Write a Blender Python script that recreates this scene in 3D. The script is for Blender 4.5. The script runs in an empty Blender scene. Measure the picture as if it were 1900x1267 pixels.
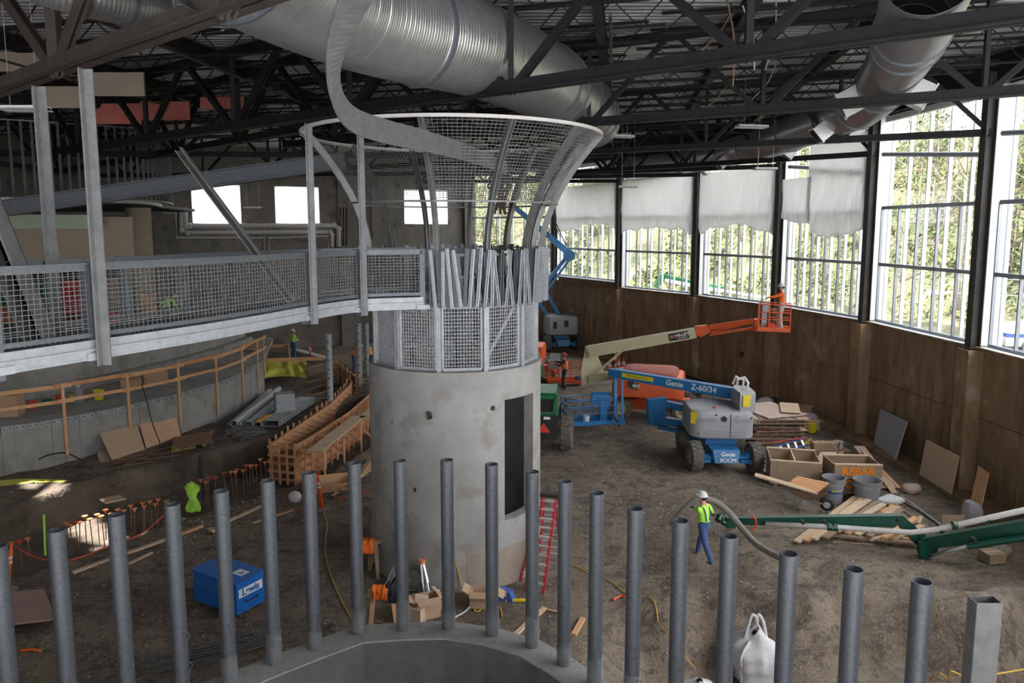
import bpy, bmesh, math, random
from mathutils import Vector, Matrix, Euler, noise
random.seed(7)
V = Vector; PI = math.pi; R = math.radians
sc = bpy.context.scene
COL = sc.collection
# ---------------------------------------------------------------- camera, sky, sun, exposure
CAMH = 8.6; FPX = 1400.0; PITCH = R(7.0); PY0 = 595.0
cd = bpy.data.cameras.new('camera'); cam = bpy.data.objects.new('camera', cd); COL.objects.link(cam)
cd.sensor_width = 36; cd.lens = FPX / 1900 * 36; cd.shift_y = -(633.5 - PY0) / 1900
cam.location = (0, 0, CAMH); cam.rotation_euler = (R(90) - PITCH, 0, 0); cd.clip_end = 400
sc.camera = cam
world = bpy.data.worlds.new('sky'); sc.world = world; world.use_nodes = True
wn = world.node_tree; bg = wn.nodes['Background']
wt = wn.nodes.new('ShaderNodeTexCoord'); wsx = wn.nodes.new('ShaderNodeSeparateXYZ'); wr = wn.nodes.new('ShaderNodeValToRGB')
wn.links.new(wt.outputs['Generated'], wsx.inputs[0]); wn.links.new(wsx.outputs['Z'], wr.inputs[0]); wn.links.new(wr.outputs[0], bg.inputs[0])
wr.color_ramp.elements[0].position = 0.0; wr.color_ramp.elements[0].color = (.86, .86, .86, 1)
wr.color_ramp.elements[1].position = 0.9; wr.color_ramp.elements[1].color = (.95, .955, .96, 1)
bg.inputs[1].default_value = 1.0
sd = bpy.data.lights.new('sun', 'SUN'); sun = bpy.data.objects.new('sun', sd); COL.objects.link(sun)
SUND = V((math.cos(R(56)), .0, -math.sin(R(56))))
sun.rotation_euler = (-SUND).to_track_quat('Z', 'Y').to_euler(); sd.energy = 2.4; sd.angle = R(1.0); sd.color = (1, .95, .88)
sc.view_settings.view_transform = 'Standard'; sc.view_settings.look = 'None'
sc.view_settings.exposure = 3.3; sc.view_settings.gamma = 1.0; sc.view_settings.use_curve_mapping = False

def ray(px, py):
    u = (px - 950) / FPX; v = (PY0 - py) / FPX
    return V((u, math.cos(PITCH) + v * math.sin(PITCH), -math.sin(PITCH) + v * math.cos(PITCH)))
def D(px, py, Y):
    d = ray(px, py); return V((0, 0, CAMH)) + d * (Y / d.y)
def G(px, py, z=0.0):
    d = ray(px, py); return V((0, 0, CAMH)) + d * ((z - CAMH) / d.z)
def interp(pts, x):
    if x <= pts[0][0]: return pts[0][1]
    for (a, b), (c, d) in zip(pts, pts[1:]):
        if x <= c: return b + (d - b) * (x - a) / (c - a)
    return pts[-1][1]
def sstep(a, b, x):
    t = max(0, min(1, (x - a) / (b - a))); return t * t * (3 - 2 * t)

# ---------------------------------------------------------------- materials
def mat(name, c1, c2=None, scale=3.0, rough=.7, metal=0.0, bump=0.0, bscale=None, stretch=(1, 1, 1), detail=5, c3=None, s3=30, m3=.5, spec=None):
    m = bpy.data.materials.new(name); m.use_nodes = True; nt = m.node_tree; N = nt.nodes; L = nt.links
    p = N['Principled BSDF']; p.inputs['Roughness'].default_value = rough; p.inputs['Metallic'].default_value = metal
    if spec is not None: p.inputs['Specular IOR Level'].default_value = spec
    if c2 is None: c2 = tuple(c * .82 for c in c1)
    g = N.new('ShaderNodeNewGeometry'); mp = N.new('ShaderNodeMapping'); mp.inputs['Scale'].default_value = stretch
    L.new(g.outputs['Position'], mp.inputs[0])
    nz = N.new('ShaderNodeTexNoise'); nz.inputs['Scale'].default_value = scale; nz.inputs['Detail'].default_value = detail; nz.inputs['Roughness'].default_value = .65
    L.new(mp.outputs[0], nz.inputs['Vector'])
    r = N.new('ShaderNodeValToRGB'); r.color_ramp.elements[0].position = .32; r.color_ramp.elements[1].position = .68
    r.color_ramp.elements[0].color = (*c1, 1); r.color_ramp.elements[1].color = (*c2, 1)
    L.new(nz.outputs['Fac'], r.inputs[0]); out = r.outputs[0]
    if c3 is not None:
        n2 = N.new('ShaderNodeTexNoise'); n2.inputs['Scale'].default_value = s3; n2.inputs['Detail'].default_value = 4
        L.new(g.outputs['Position'], n2.inputs['Vector'])
        r2 = N.new('ShaderNodeValToRGB'); r2.color_ramp.elements[0].position = m3; r2.color_ramp.elements[1].position = min(1, m3 + .12)
        mx = N.new('ShaderNodeMix'); mx.data_type = 'RGBA'; mx.inputs['B'].default_value = (*c3, 1)
        L.new(n2.outputs['Fac'], r2.inputs[0]); L.new(r2.outputs[0], mx.inputs['Factor']); L.new(out, mx.inputs['A']); out = mx.outputs['Result']
    L.new(out, p.inputs['Base Color'])
    if bump:
        nb = N.new('ShaderNodeTexNoise'); nb.inputs['Scale'].default_value = bscale or scale * 4; nb.inputs['Detail'].default_value = 4
        L.new(mp.outputs[0], nb.inputs['Vector'])
        b = N.new('ShaderNodeBump'); b.inputs['Strength'].default_value = bump; b.inputs['Distance'].default_value = .03
        L.new(nb.outputs['Fac'], b.inputs['Height']); L.new(b.outputs[0], p.inputs['Normal'])
    return m
M = {}
M['soil'] = mat('gravelly_soil', (.105, .078, .060), (.285, .228, .178), .35, .95, 0, 1.0, 22, c3=(.33, .29, .25), s3=26, m3=.60, detail=9)
def ground_detail(m):
    nt = m.node_tree; N = nt.nodes; L = nt.links; p = N['Principled BSDF']; src = p.inputs['Base Color'].links[0].from_socket
    g = N.new('ShaderNodeNewGeometry')
    def layer(scale, stretch, lo, hi, c, src, rot=0.0):
        mp = N.new('ShaderNodeMapping'); mp.inputs['Scale'].default_value = stretch; mp.inputs['Rotation'].default_value = (0, 0, rot); L.new(g.outputs['Position'], mp.inputs[0])
        n = N.new('ShaderNodeTexNoise'); n.inputs['Scale'].default_value = scale; n.inputs['Detail'].default_value = 8; n.inputs['Roughness'].default_value = .7; n.inputs['Distortion'].default_value = .6; L.new(mp.outputs[0], n.inputs['Vector'])
        r = N.new('ShaderNodeValToRGB'); r.color_ramp.elements[0].position = lo; r.color_ramp.elements[1].position = hi; r.color_ramp.elements[0].color = (0, 0, 0, 1); r.color_ramp.elements[1].color = (c[3],) * 3 + (1,); L.new(n.outputs['Fac'], r.inputs[0])
        x = N.new('ShaderNodeMix'); x.data_type = 'RGBA'; x.inputs['B'].default_value = (*c[:3], 1); L.new(r.outputs[0], x.inputs['Factor']); L.new(src, x.inputs['A']); return x.outputs['Result']
    src = layer(.9, (1, 1, 1), .50, .62, (.055, .042, .033, .75), src); src = layer(4.5, (1, 1, 1), .52, .60, (.05, .04, .032, .6), src)
    src = layer(1.6, (.35, 3, 1), .54, .62, (.06, .047, .038, .55), src, .5); src = layer(16, (1, 1, 1), .56, .62, (.37, .32, .27, .5), src)
    L.new(src, p.inputs['Base Color'])
ground_detail(M['soil'])
M['mud'] = mat('dark_mud', (.06, .046, .036), (.19, .15, .12), .8, .95, 0, 1.0, 9, c3=(.28, .23, .19), s3=20, m3=.62, detail=9)
M['conc'] = mat('grey_concrete', (.30, .295, .295), (.40, .395, .39), .8, .85, 0, .15, 18, c3=(.27, .26, .25), s3=1.3, m3=.52)
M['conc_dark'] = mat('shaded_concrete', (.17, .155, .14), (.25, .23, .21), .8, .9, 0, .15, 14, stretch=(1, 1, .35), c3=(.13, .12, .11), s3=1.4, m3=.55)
M['conc_curb'] = mat('curb_concrete', (.10, .099, .098), (.145, .142, .14), 2.0, .9, 0, .2, 20, c3=(.10, .095, .09), s3=7, m3=.68)  # shade on the pit's inner face is put into this dark tone
M['conc_cap'] = mat('lit_cap_concrete', (.30, .295, .29), (.38, .375, .37), 3.0, .9, 0, .2, 20, c3=(.2, .195, .19), s3=9, m3=.62)  # paler than the curb body: light from above put into the colour
M['conc_brown'] = mat('stained_concrete', (.15, .095, .052), (.34, .235, .14), 1.9, .85, 0, .35, 12, stretch=(1.2, 1.2, .28), c3=(.36, .30, .23), s3=.9, m3=.60, detail=9)
M['conc_damp'] = mat('damp_concrete', (.30, .25, .20), (.37, .32, .27), 1.4, .8)
M['galv'] = mat('galvanized_steel', (.09, .102, .12), (.145, .16, .18), 22, .45, .35, .05, 60)
M['galv_lt'] = mat('light_galvanized_steel', (.30, .325, .36), (.42, .445, .48), 7, .5, .2, .05, 40)
M['galv_md'] = mat('weathered_galvanized_steel', (.15, .155, .16), (.22, .225, .23), 6, .5, .3)
M['duct'] = mat('spiral_duct_metal', (.50, .51, .53), (.60, .61, .63), 5, .36, .85)
M['duct_lt'] = mat('duct_sheet_metal', (.62, .63, .62), (.72, .73, .72), 5, .45, .6)
M['black_steel'] = mat('black_painted_steel', (.010, .010, .012), (.018, .018, .021), 5, .6, spec=.25)
M['dark_steel'] = mat('primed_dark_steel', (.028, .025, .025), (.05, .045, .043), 2, .6, spec=.25)
M['brown_steel'] = mat('brown_primed_steel', (.045, .036, .031), (.075, .060, .052), 3, .6, spec=.3)
M['col_steel'] = mat('column_steel', (.04, .036, .034), (.06, .056, .052), 3, .6, spec=.3)
M['deck'] = mat('roof_deck_metal', (.27, .28, .29), (.40, .41, .42), .8, .5, .35, stretch=(.3, 1, 1))
M['white'] = mat('white_paint', (.74, .76, .80), (.80, .82, .85), 2, .6)
M['white_pl'] = mat('white_plastic', (.75, .76, .78), (.66, .67, .69), 9, .45)
M['frame'] = mat('aluminium_frame', (.30, .33, .38), (.36, .39, .44), 4, .45, .4)
M['frame_lt'] = mat('bright_mullion', (.70, .74, .80), (.78, .81, .86), 4, .5, .1)
M['tarp_w'] = None
M['wood'] = mat('pine_lumber', (.66, .36, .18), (.76, .46, .27), 2.2, .75, 0, .1, 30, stretch=(1, 1, 1), c3=(.50, .28, .15), s3=5, m3=.62)
M['wood2'] = mat('pale_lumber', (.70, .55, .40), (.60, .43, .29), 2.5, .75, c3=(.45, .32, .22), s3=7, m3=.6)
M['wood3'] = mat('orange_formwork_wood', (.55, .27, .14), (.66, .36, .20), 2.2, .75, c3=(.38, .18, .09), s3=5, m3=.6)
M['wood4'] = mat('weathered_lumber', (.27, .19, .13), (.38, .28, .20), 3, .85)
M['ply'] = mat('plywood_sheet', (.62, .36, .24), (.70, .45, .32), 1.5, .75, stretch=(1, 3, 1), c3=(.50, .26, .15), s3=4, m3=.64)
M['osb'] = mat('tan_board', (.52, .37, .25), (.58, .43, .31), 4, .8)
M['pinkply'] = mat('pinkish_plywood', (.62, .47, .41), (.54, .40, .35), 2, .75)
M['mauve'] = mat('mauve_form_board', (.34, .22, .21), (.42, .29, .27), 2.5, .6)
M['greyboard'] = mat('grey_foam_board', (.36, .355, .39), (.41, .40, .43), 3, .8)
M['card'] = mat('cardboard', (.50, .33, .21), (.56, .39, .27), 4, .85)
M['orange'] = mat('orange_lift_paint', (.80, .13, .035), (.72, .12, .035), 3, .45)
M['orange_c'] = mat('orange_cone_plastic', (.95, .16, .03), (.85, .13, .03), 5, .5)
M['hivis_o'] = mat('orange_safety_cloth', (.95, .20, .03), (.85, .15, .02), 8, .8)
M['hivis_y'] = mat('lime_safety_cloth', (.50, .95, .10), (.42, .82, .10), 8, .8)
M['blue'] = mat('blue_lift_paint', (.02, .17, .42), (.03, .20, .48), 3, .4)
M['jobblue'] = mat('blue_box_paint', (.01, .135, .50), (.012, .16, .58), 3, .45, c3=(.2, .12, .10), s3=6, m3=.74)
M['cream'] = mat('cream_lift_paint', (.52, .47, .30), (.58, .53, .35), 3, .5)
M['liftgrey'] = mat('grey_lift_cover', (.33, .34, .37), (.37, .38, .41), 2, .4)
M['green'] = mat('green_machine_paint', (.006, .13, .04), (.01, .17, .06), 3, .4)
M['pumpgreen'] = mat('green_boom_paint', (.003, .05, .032), (.004, .07, .045), 3, .35)
M['rubber'] = mat('dusty_tyre_rubber', (.10, .088, .078), (.17, .15, .13), 6, .9, 0, .3, 30)
M['rubberdark'] = mat('black_rubber', (.02, .02, .02), (.04, .04, .04), 6, .7)
M['hose'] = mat('grey_hose', (.20, .185, .175), (.28, .26, .25), 9, .7)
M['pipewhite'] = mat('pale_pipe', (.52, .50, .50), (.62, .60, .60), 7, .5)
M['rust'] = mat('rusty_rebar', (.16, .09, .06), (.24, .15, .10), 8, .85)
M['rebar_grey'] = mat('grey_rebar', (.10, .10, .11), (.15, .15, .16), 8, .7)
M['cap_o'] = mat('orange_rebar_cap', (.90, .33, .12), (.8, .28, .1), 8, .5)
M['cap_r'] = mat('red_rebar_cap', (.80, .07, .05), (.7, .06, .05), 8, .5)
M['yellow'] = mat('yellow_plastic', (.85, .68, .03), (.78, .60, .03), 6, .5)
M['yellowtarp'] = mat('yellow_sheeting', (.75, .72, .10), (.60, .56, .09), 4, .55)
M['cord'] = mat('yellow_cord', (.75, .50, .10), (.68, .45, .08), 9, .6)
M['redpl'] = mat('red_plastic', (.80, .07, .03), (.7, .06, .03), 6, .45)
M['redladder'] = mat('red_fibreglass', (.62, .04, .07), (.55, .04, .06), 6, .45)
M['alu'] = mat('bare_aluminium', (.62, .63, .65), (.70, .71, .73), 6, .4, .5)
M['denim'] = mat('blue_denim', (.05, .10, .26), (.08, .14, .32), 14, .9)
M['darkcloth'] = mat('dark_cloth', (.02, .025, .045), (.035, .04, .06), 12, .9)
M['greycloth'] = mat('grey_trousers', (.42, .42, .44), (.50, .50, .52), 12, .9)
M['skin'] = mat('skin', (.55, .30, .20), (.60, .34, .24), 9, .6)
M['boot'] = mat('boot_leather', (.30, .20, .12), (.38, .26, .17), 10, .8)
M['hair'] = mat('dark_hair', (.03, .02, .015), (.05, .035, .03), 20, .8)
M['glove'] = mat('black_glove', (.015, .015, .018), (.03, .03, .03), 12, .8)
M['helm_w'] = mat('white_helmet', (.72, .74, .76), (.66, .68, .70), 4, .3)
M['helm_r'] = mat('red_helmet', (.55, .04, .06), (.6, .05, .07), 4, .3)
M['bag'] = mat('white_woven_bag', (.60, .60, .63), (.70, .70, .73), 5, .7, 0, .3, 12)
M['bin'] = mat('grey_plastic_bin', (.24, .25, .28), (.29, .30, .33), 5, .6)
M['bluepl'] = mat('blue_plastic', (.05, .12, .40), (.06, .14, .45), 6, .5)
M['pinkbd'] = mat('pink_wall_board', (.46, .14, .11), (.38, .11, .09), 1.2, .8)
M['beige'] = mat('beige_wall_board', (.30, .24, .19), (.34, .28, .22), 1.2, .85)
M['teal'] = mat('pale_green_board', (.34, .42, .34), (.40, .47, .39), 1.5, .8)
M['leaf'] = mat('green_foliage', (.026, .042, .010), (.072, .098, .024), .45, .8, c3=(.018, .03, .01), s3=1.6, m3=.55)
M['leaf2'] = mat('yellow_green_foliage', (.078, .094, .02), (.125, .128, .04), .45, .8, c3=(.045, .06, .018), s3=1.4, m3=.55)
M['bark'] = mat('pale_bark', (.24, .21, .175), (.32, .29, .25), 3, .85)
M['twig'] = mat('bare_twig_bark', (.17, .14, .11), (.22, .185, .15), 3, .85)
M['slope'] = mat('leafy_slope', (.045, .06, .02), (.10, .09, .055), .3, .95, 0, 1, 3, c3=(.18, .15, .11), s3=.6, m3=.58)
M['black'] = mat('black_plastic', (.015, .015, .015), (.03, .03, .03), 6, .5)
M['text_w'] = mat('white_lettering', (.85, .86, .88), (.80, .81, .83), 6, .5)
M['text_o'] = mat('orange_spray_paint', (.95, .30, .02), (.90, .26, .02), 6, .6)
def translucent(name, col, tr):
    m = bpy.data.materials.new(name); m.use_nodes = True; nt = m.node_tree; N = nt.nodes; L = nt.links
    N.remove(N['Principled BSDF']); o = N['Material Output']
    d = N.new('ShaderNodeBsdfDiffuse'); d.inputs[0].default_value = (*col, 1)
    t = N.new('ShaderNodeBsdfTranslucent'); t.inputs[0].default_value = (*col, 1)
    a = N.new('ShaderNodeMixShader'); a.inputs[0].default_value = .62; L.new(d.outputs[0], a.inputs[1]); L.new(t.outputs[0], a.inputs[2])
    x = N.new('ShaderNodeBsdfTransparent'); b = N.new('ShaderNodeMixShader'); b.inputs[0].default_value = tr
    L.new(a.outputs[0], b.inputs[1]); L.new(x.outputs[0], b.inputs[2]); L.new(b.outputs[0], o.inputs[0]); return m
M['tarp_w'] = translucent('white_plastic_sheeting', (.70, .70, .71), .08)
M['wrap'] = translucent('clear_stretch_wrap', (.75, .78, .80), .74)
def glassmat():
    m = bpy.data.materials.new('window_glass'); m.use_nodes = True; nt = m.node_tree; N = nt.nodes; L = nt.links
    N.remove(N['Principled BSDF']); o = N['Material Output']
    x = N.new('ShaderNodeBsdfTransparent'); x.inputs[0].default_value = (.985, .99, .988, 1); g = N.new('ShaderNodeBsdfGlossy'); g.inputs['Roughness'].default_value = .05
    b = N.new('ShaderNodeMixShader'); b.inputs[0].default_value = .06; L.new(x.outputs[0], b.inputs[1]); L.new(g.outputs[0], b.inputs[2]); L.new(b.outputs[0], o.inputs[0]); return m
M['glass'] = glassmat()

# ---------------------------------------------------------------- mesh builder
class MB:
    def __init__(s): s.v = []; s.f = []
    def add(s, vs, fs):
        o = len(s.v); s.v.extend([V(p) for p in vs]); s.f.extend([tuple(i + o for i in f) for f in fs]); return s
    def box(s, c, d, rot=None):
        c = V(c); x, y, z = d[0] / 2, d[1] / 2, d[2] / 2
        vs = [V((a * x, b * y, e * z)) for a in (-1, 1) for b in (-1, 1) for e in (-1, 1)]
        if rot is not None:
            m = rot if isinstance(rot, Matrix) else Euler(rot).to_matrix()
            vs = [m @ p for p in vs]
        return s.add([c + p for p in vs], [(0, 1, 3, 2), (4, 6, 7, 5), (0, 4, 5, 1), (2, 3, 7, 6), (0, 2, 6, 4), (1, 5, 7, 3)])
    def beam(s, a, b, w, h, up=(0, 0, 1), ext=0):
        a = V(a); b = V(b); d = (b - a); l = d.length
        if l < 1e-6: return s
        d /= l; up = V(up); sx = d.cross(up)
        if sx.length < 1e-3: sx = d.cross(V((1, 0, 0)))
        sx.normalize(); uy = sx.cross(d); a = a - d * ext; b = b + d * ext
        vs = [p + sx * i * w / 2 + uy * j * h / 2 for p in (a, b) for i in (-1, 1) for j in (-1, 1)]
        return s.add(vs, [(0, 1, 3, 2), (4, 6, 7, 5), (0, 4, 5, 1), (2, 3, 7, 6), (0, 2, 6, 4), (1, 5, 7, 3)])
    def ibeam(s, a, b, w, h, t=.02, up=(0, 0, 1)):
        a = V(a); b = V(b); d = (b - a).normalized(); u = V(up); sx = d.cross(u).normalized(); uy = sx.cross(d)
        s.beam(a + uy * (h / 2 - t / 2), b + uy * (h / 2 - t / 2), w, t, up); s.beam(a - uy * (h / 2 - t / 2), b - uy * (h / 2 - t / 2), w, t, up)
        return s.beam(a, b, t, h - 2 * t, up)
    def angle(s, a, b, w, t=.012, up=(0, 0, 1), flip=1):
        a = V(a); b = V(b); d = (b - a).normalized(); u = V(up); sx = d.cross(u)
        if sx.length < 1e-3: sx = d.cross(V((1, 0, 0)))
        sx.normalize(); uy = sx.cross(d)
        s.beam(a, b, w, t, up); o = sx * (flip * (w / 2 - t / 2)) + uy * (w / 2 + t / 2)
        return s.beam(a + o, b + o, t, w, up)
    def tube(s, pts, r, n=8, caps=True, closed=False):
        pts = [V(p) for p in pts]; k = len(pts); rs = r if isinstance(r, (list, tuple)) else [r] * k
        d0 = (pts[1] - pts[0]).normalized(); x = d0.orthogonal().normalized(); vs = []
        for i, p in enumerate(pts):
            if closed: d = (pts[(i + 1) % k] - pts[i - 1]).normalized()
            elif i == 0: d = d0
            elif i == k - 1: d = (p - pts[i - 1]).normalized()
            else: d = (pts[i + 1] - pts[i - 1]).normalized()
            x = x - d * x.dot(d)
            if x.length < 1e-5: x = d.orthogonal()
            x.normalize(); y = d.cross(x)
            vs += [p + (x * math.cos(2 * PI * j / n) + y * math.sin(2 * PI * j / n)) * rs[i] for j in range(n)]
        fs = []
        for i in range(k if closed else k - 1):
            q = (i + 1) % k
            for j in range(n):
                fs.append((i * n + j, i * n + (j + 1) % n, q * n + (j + 1) % n, q * n + j))
        if caps and not closed: fs += [tuple(range(n))[::-1], tuple(range((k - 1) * n, k * n))]
        return s.add(vs, fs)
    def cyl(s, a, b, r0, r1=None, n=16, caps=True): return s.tube([a, b], [r0, r0 if r1 is None else r1], n, caps)
    def lathe(s, prof, c=(0, 0, 0), n=20, axis=2, a0=0, a1=2 * PI):
        full = abs(a1 - a0 - 2 * PI) < 1e-6; k = n if full else n + 1; vs = []; c = V(c)
        for r, h in prof:
            for j in range(k):
                a = a0 + (a1 - a0) * j / n; x, y = r * math.cos(a), r * math.sin(a)
                vs.append(c + (V((x, y, h)) if axis == 2 else V((h, x, y)) if axis == 0 else V((x, h, y))))
        fs = []
        for i in range(len(prof) - 1):
            for j in range(n):
                q = (j + 1) % k
                fs.append((i * k + j, i * k + q, (i + 1) * k + q, (i + 1) * k + j))
        return s.add(vs, fs)
    def pipe(s, a, b, ro, ri, n=20):       # hollow tube with wall thickness
        a = V(a); b = V(b); d = (b - a).normalized(); x = d.orthogonal().normalized(); y = d.cross(x)
        vs = [p + (x * math.cos(2 * PI * j / n) + y * math.sin(2 * PI * j / n)) * r for p, r in ((a, ro), (b, ro), (b, ri), (a, ri)) for j in range(n)]
        fs = [(i * n + j, i * n + (j + 1) % n, ((i + 1) % 4) * n + (j + 1) % n, ((i + 1) % 4) * n + j) for i in range(4) for j in range(n)]
        return s.add(vs, fs)
    def prism(s, poly, off):               # poly: 3-D points, off: extrusion vector
        n = len(poly); off = V(off); ps = [V(p) for p in poly]
        return s.add(ps + [p + off for p in ps], [tuple(range(n))[::-1], tuple(range(n, 2 * n))] + [(i, (i + 1) % n, n + (i + 1) % n, n + i) for i in range(n)])
    def sphere(s, c, r, n=10, m=7, sq=(1, 1, 1)):
        c = V(c); prof = [(math.sin(PI * i / m), -math.cos(PI * i / m)) for i in range(m + 1)]; vs = []; 
        for a, h in prof:
            for j in range(n): vs.append(c + V((a * math.cos(2 * PI * j / n) * sq[0], a * math.sin(2 * PI * j / n) * sq[1], h * sq[2])) * r)
        return s.add(vs, [(i * n + j, i * n + (j + 1) % n, (i + 1) * n + (j + 1) % n, (i + 1) * n + j) for i in range(m) for j in range(n)])
    def grid(s, fn, nu, nv):
        vs = [fn(i / nu, j / nv) for i in range(nu + 1) for j in range(nv + 1)]
        return s.add(vs, [(i * (nv + 1) + j, (i + 1) * (nv + 1) + j, (i + 1) * (nv + 1) + j + 1, i * (nv + 1) + j + 1) for i in range(nu) for j in range(nv)])
    def mesh(s, name, m, smooth=False, off=None):
        me = bpy.data.meshes.new(name)
        vs = s.v if off is None else [off @ p for p in s.v]
        me.from_pydata([tuple(p) for p in vs], [], s.f); me.validate(); me.update()
        bm = bmesh.new(); bm.from_mesh(me); bmesh.ops.recalc_face_normals(bm, faces=bm.faces); bm.to_mesh(me); bm.free()
        if smooth: me.polygons.foreach_set('use_smooth', [True] * len(me.polygons))
        me.materials.append(m); return me
WORLD = {}
def link(name, me, parent=None):
    o = bpy.data.objects.new(name, me); COL.objects.link(o)
    if parent is not None: o.parent = parent
    return o
def tag(o, label=None, cat=None, group=None, kind=None):
    if label: o['label'] = label
    if cat: o['category'] = cat
    if group: o['group'] = group
    if kind: o['kind'] = kind
    return o
def thing(name, label, cat, loc=(0, 0, 0), rz=0, group=None):
    o = bpy.data.objects.new(name, None); COL.objects.link(o); o.location = V(loc); o.rotation_euler = (0, 0, rz); o.empty_display_size = .2
    WORLD[o.name] = Matrix.Translation(V(loc)) @ Matrix.Rotation(rz, 4, 'Z')
    return tag(o, label, cat, group)
def part(name, mb, m, parent, world=False, smooth=False, label=None, kind=None, flat_thr=None):
    off = None
    if world:
        off = WORLD[parent.name].inverted() if parent.name in WORLD else WORLD.get(parent.parent.name if parent.parent else '', Matrix()).inverted()
    o = link(name, mb.mesh(name, m, smooth, off), parent); return tag(o, label, None, None, kind)
def single(name, mb, m, label, cat, group=None, smooth=False, origin=None):
    c = V(origin) if origin is not None else V((sum(p.x for p in mb.v) / len(mb.v), sum(p.y for p in mb.v) / len(mb.v), min(p.z for p in mb.v)))
    o = link(name, mb.mesh(name, m, smooth, Matrix.Translation(-c))); o.location = c; return tag(o, label, cat, group)
def struct(name, mb, m, smooth=False, parent=None):
    o = link(name, mb.mesh(name, m, smooth), parent)
    if parent is None: o['kind'] = 'structure'
    return o
def copy_tree(o, loc=None, rz=None, label=None, parent=None):
    c = o.copy(); COL.objects.link(c)
    if parent is not None: c.parent = parent
    if loc is not None: c.location = V(loc)
    if rz is not None: c.rotation_euler = (0, 0, rz)
    if label: c['label'] = label
    for ch in list(o.children):
        k = ch.copy(); COL.objects.link(k); k.parent = c
        for g in ch.children:
            q = g.copy(); COL.objects.link(q); q.parent = k
    return c
def smooth_auto(o, ang=40):
    me = o.data; me.polygons.foreach_set('use_smooth', [True] * len(me.polygons))
    bm = bmesh.new(); bm.from_mesh(me)
    for e in bm.edges:
        if len(e.link_faces) == 2 and e.calc_face_angle(0) > R(ang): e.smooth = False
    bm.to_mesh(me); bm.free(); return o
def textmesh(txt, size, mtx, m, name, parent, depth=.004, shear=0.0, world=True, bold=0.0):
    cu = bpy.data.curves.new('t', 'FONT'); cu.body = txt; cu.size = size; cu.align_x = 'CENTER'; cu.align_y = 'CENTER'; cu.extrude = depth; cu.shear = shear; cu.offset = bold
    to = bpy.data.objects.new('t', cu); COL.objects.link(to)
    me = bpy.data.meshes.new_from_object(to); bpy.data.objects.remove(to); me.name = name
    mm = mtx
    if world and parent is not None:
        mm = WORLD[parent.name].inverted() @ mtx
    me.transform(mm); me.materials.clear(); me.materials.append(m)
    return link(name, me, parent)
def frame_mtx(origin, xdir, updir):
    x = V(xdir).normalized(); u = V(updir); u = (u - x * u.dot(x)).normalized(); n = x.cross(u)
    return Matrix(((x.x, u.x, n.x, origin[0]), (x.y, u.y, n.y, origin[1]), (x.z, u.z, n.z, origin[2]), (0, 0, 0, 1)))
def spline(pts, n=8):
    pts = [V(p) for p in pts]; out = []
    P = [pts[0] * 2 - pts[1]] + pts + [pts[-1] * 2 - pts[-2]]
    for i in range(1, len(P) - 2):
        a, b, c, d = P[i - 1], P[i], P[i + 1], P[i + 2]
        for k in range(n):
            t = k / n
            out.append(.5 * ((2 * b) + (c - a) * t + (2 * a - 5 * b + 4 * c - d) * t * t + (3 * b - a - 3 * c + d) * t ** 3))
    out.append(pts[-1]); return out
ORD = ['first', 'second', 'third', 'fourth', 'fifth', 'sixth', 'seventh', 'eighth', 'ninth', 'tenth', 'eleventh', 'twelfth', 'thirteenth', 'fourteenth', 'fifteenth', 'sixteenth', 'seventeenth', 'eighteenth', 'nineteenth', 'twentieth', 'twenty-first', 'twenty-second', 'twenty-third', 'twenty-fourth', 'twenty-fifth', 'twenty-sixth', 'twenty-seventh', 'twenty-eighth', 'twenty-ninth', 'thirtieth']
TC = V((-1.46, 19.2, 0))      # tower axis
# ================================================================ GROUND
PIPE_TOPS = [(-6, 1012), (104, 981), (215, 956), (319, 933), (410, 912), (496, 892), (573, 875), (657, 858), (742, 854), (829, 853), (912, 860), (988, 873), (1049, 893), (1108, 916), (1179, 942), (1263, 967), (1353, 994), (1464, 1025), (1585, 1053), (1711, 1081), (1828, 1110)]
PTZ = 4.2
PIPES = [G(x, y, PTZ) for x, y in PIPE_TOPS]
pipeY = [(p.x, p.y) for p in PIPES]
BANK = [(-30, 14), (-19, 19.5), (-16, 21.3), (-15.2, 22.0), (-13, 25.2), (-11.7, 27.3), (-10, 29.0), (-8.6, 31), (-7.8, 35), (-6.5, 38)]
SLABL = [(-30, 8.5), (-14, 16.6), (-12.3, 17.9), (-11.4, 19.0), (-9.8, 21.6), (-8, 23.8), (-6.5, 25.5), (-5.5, 30), (-5.2, 38)]
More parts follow.
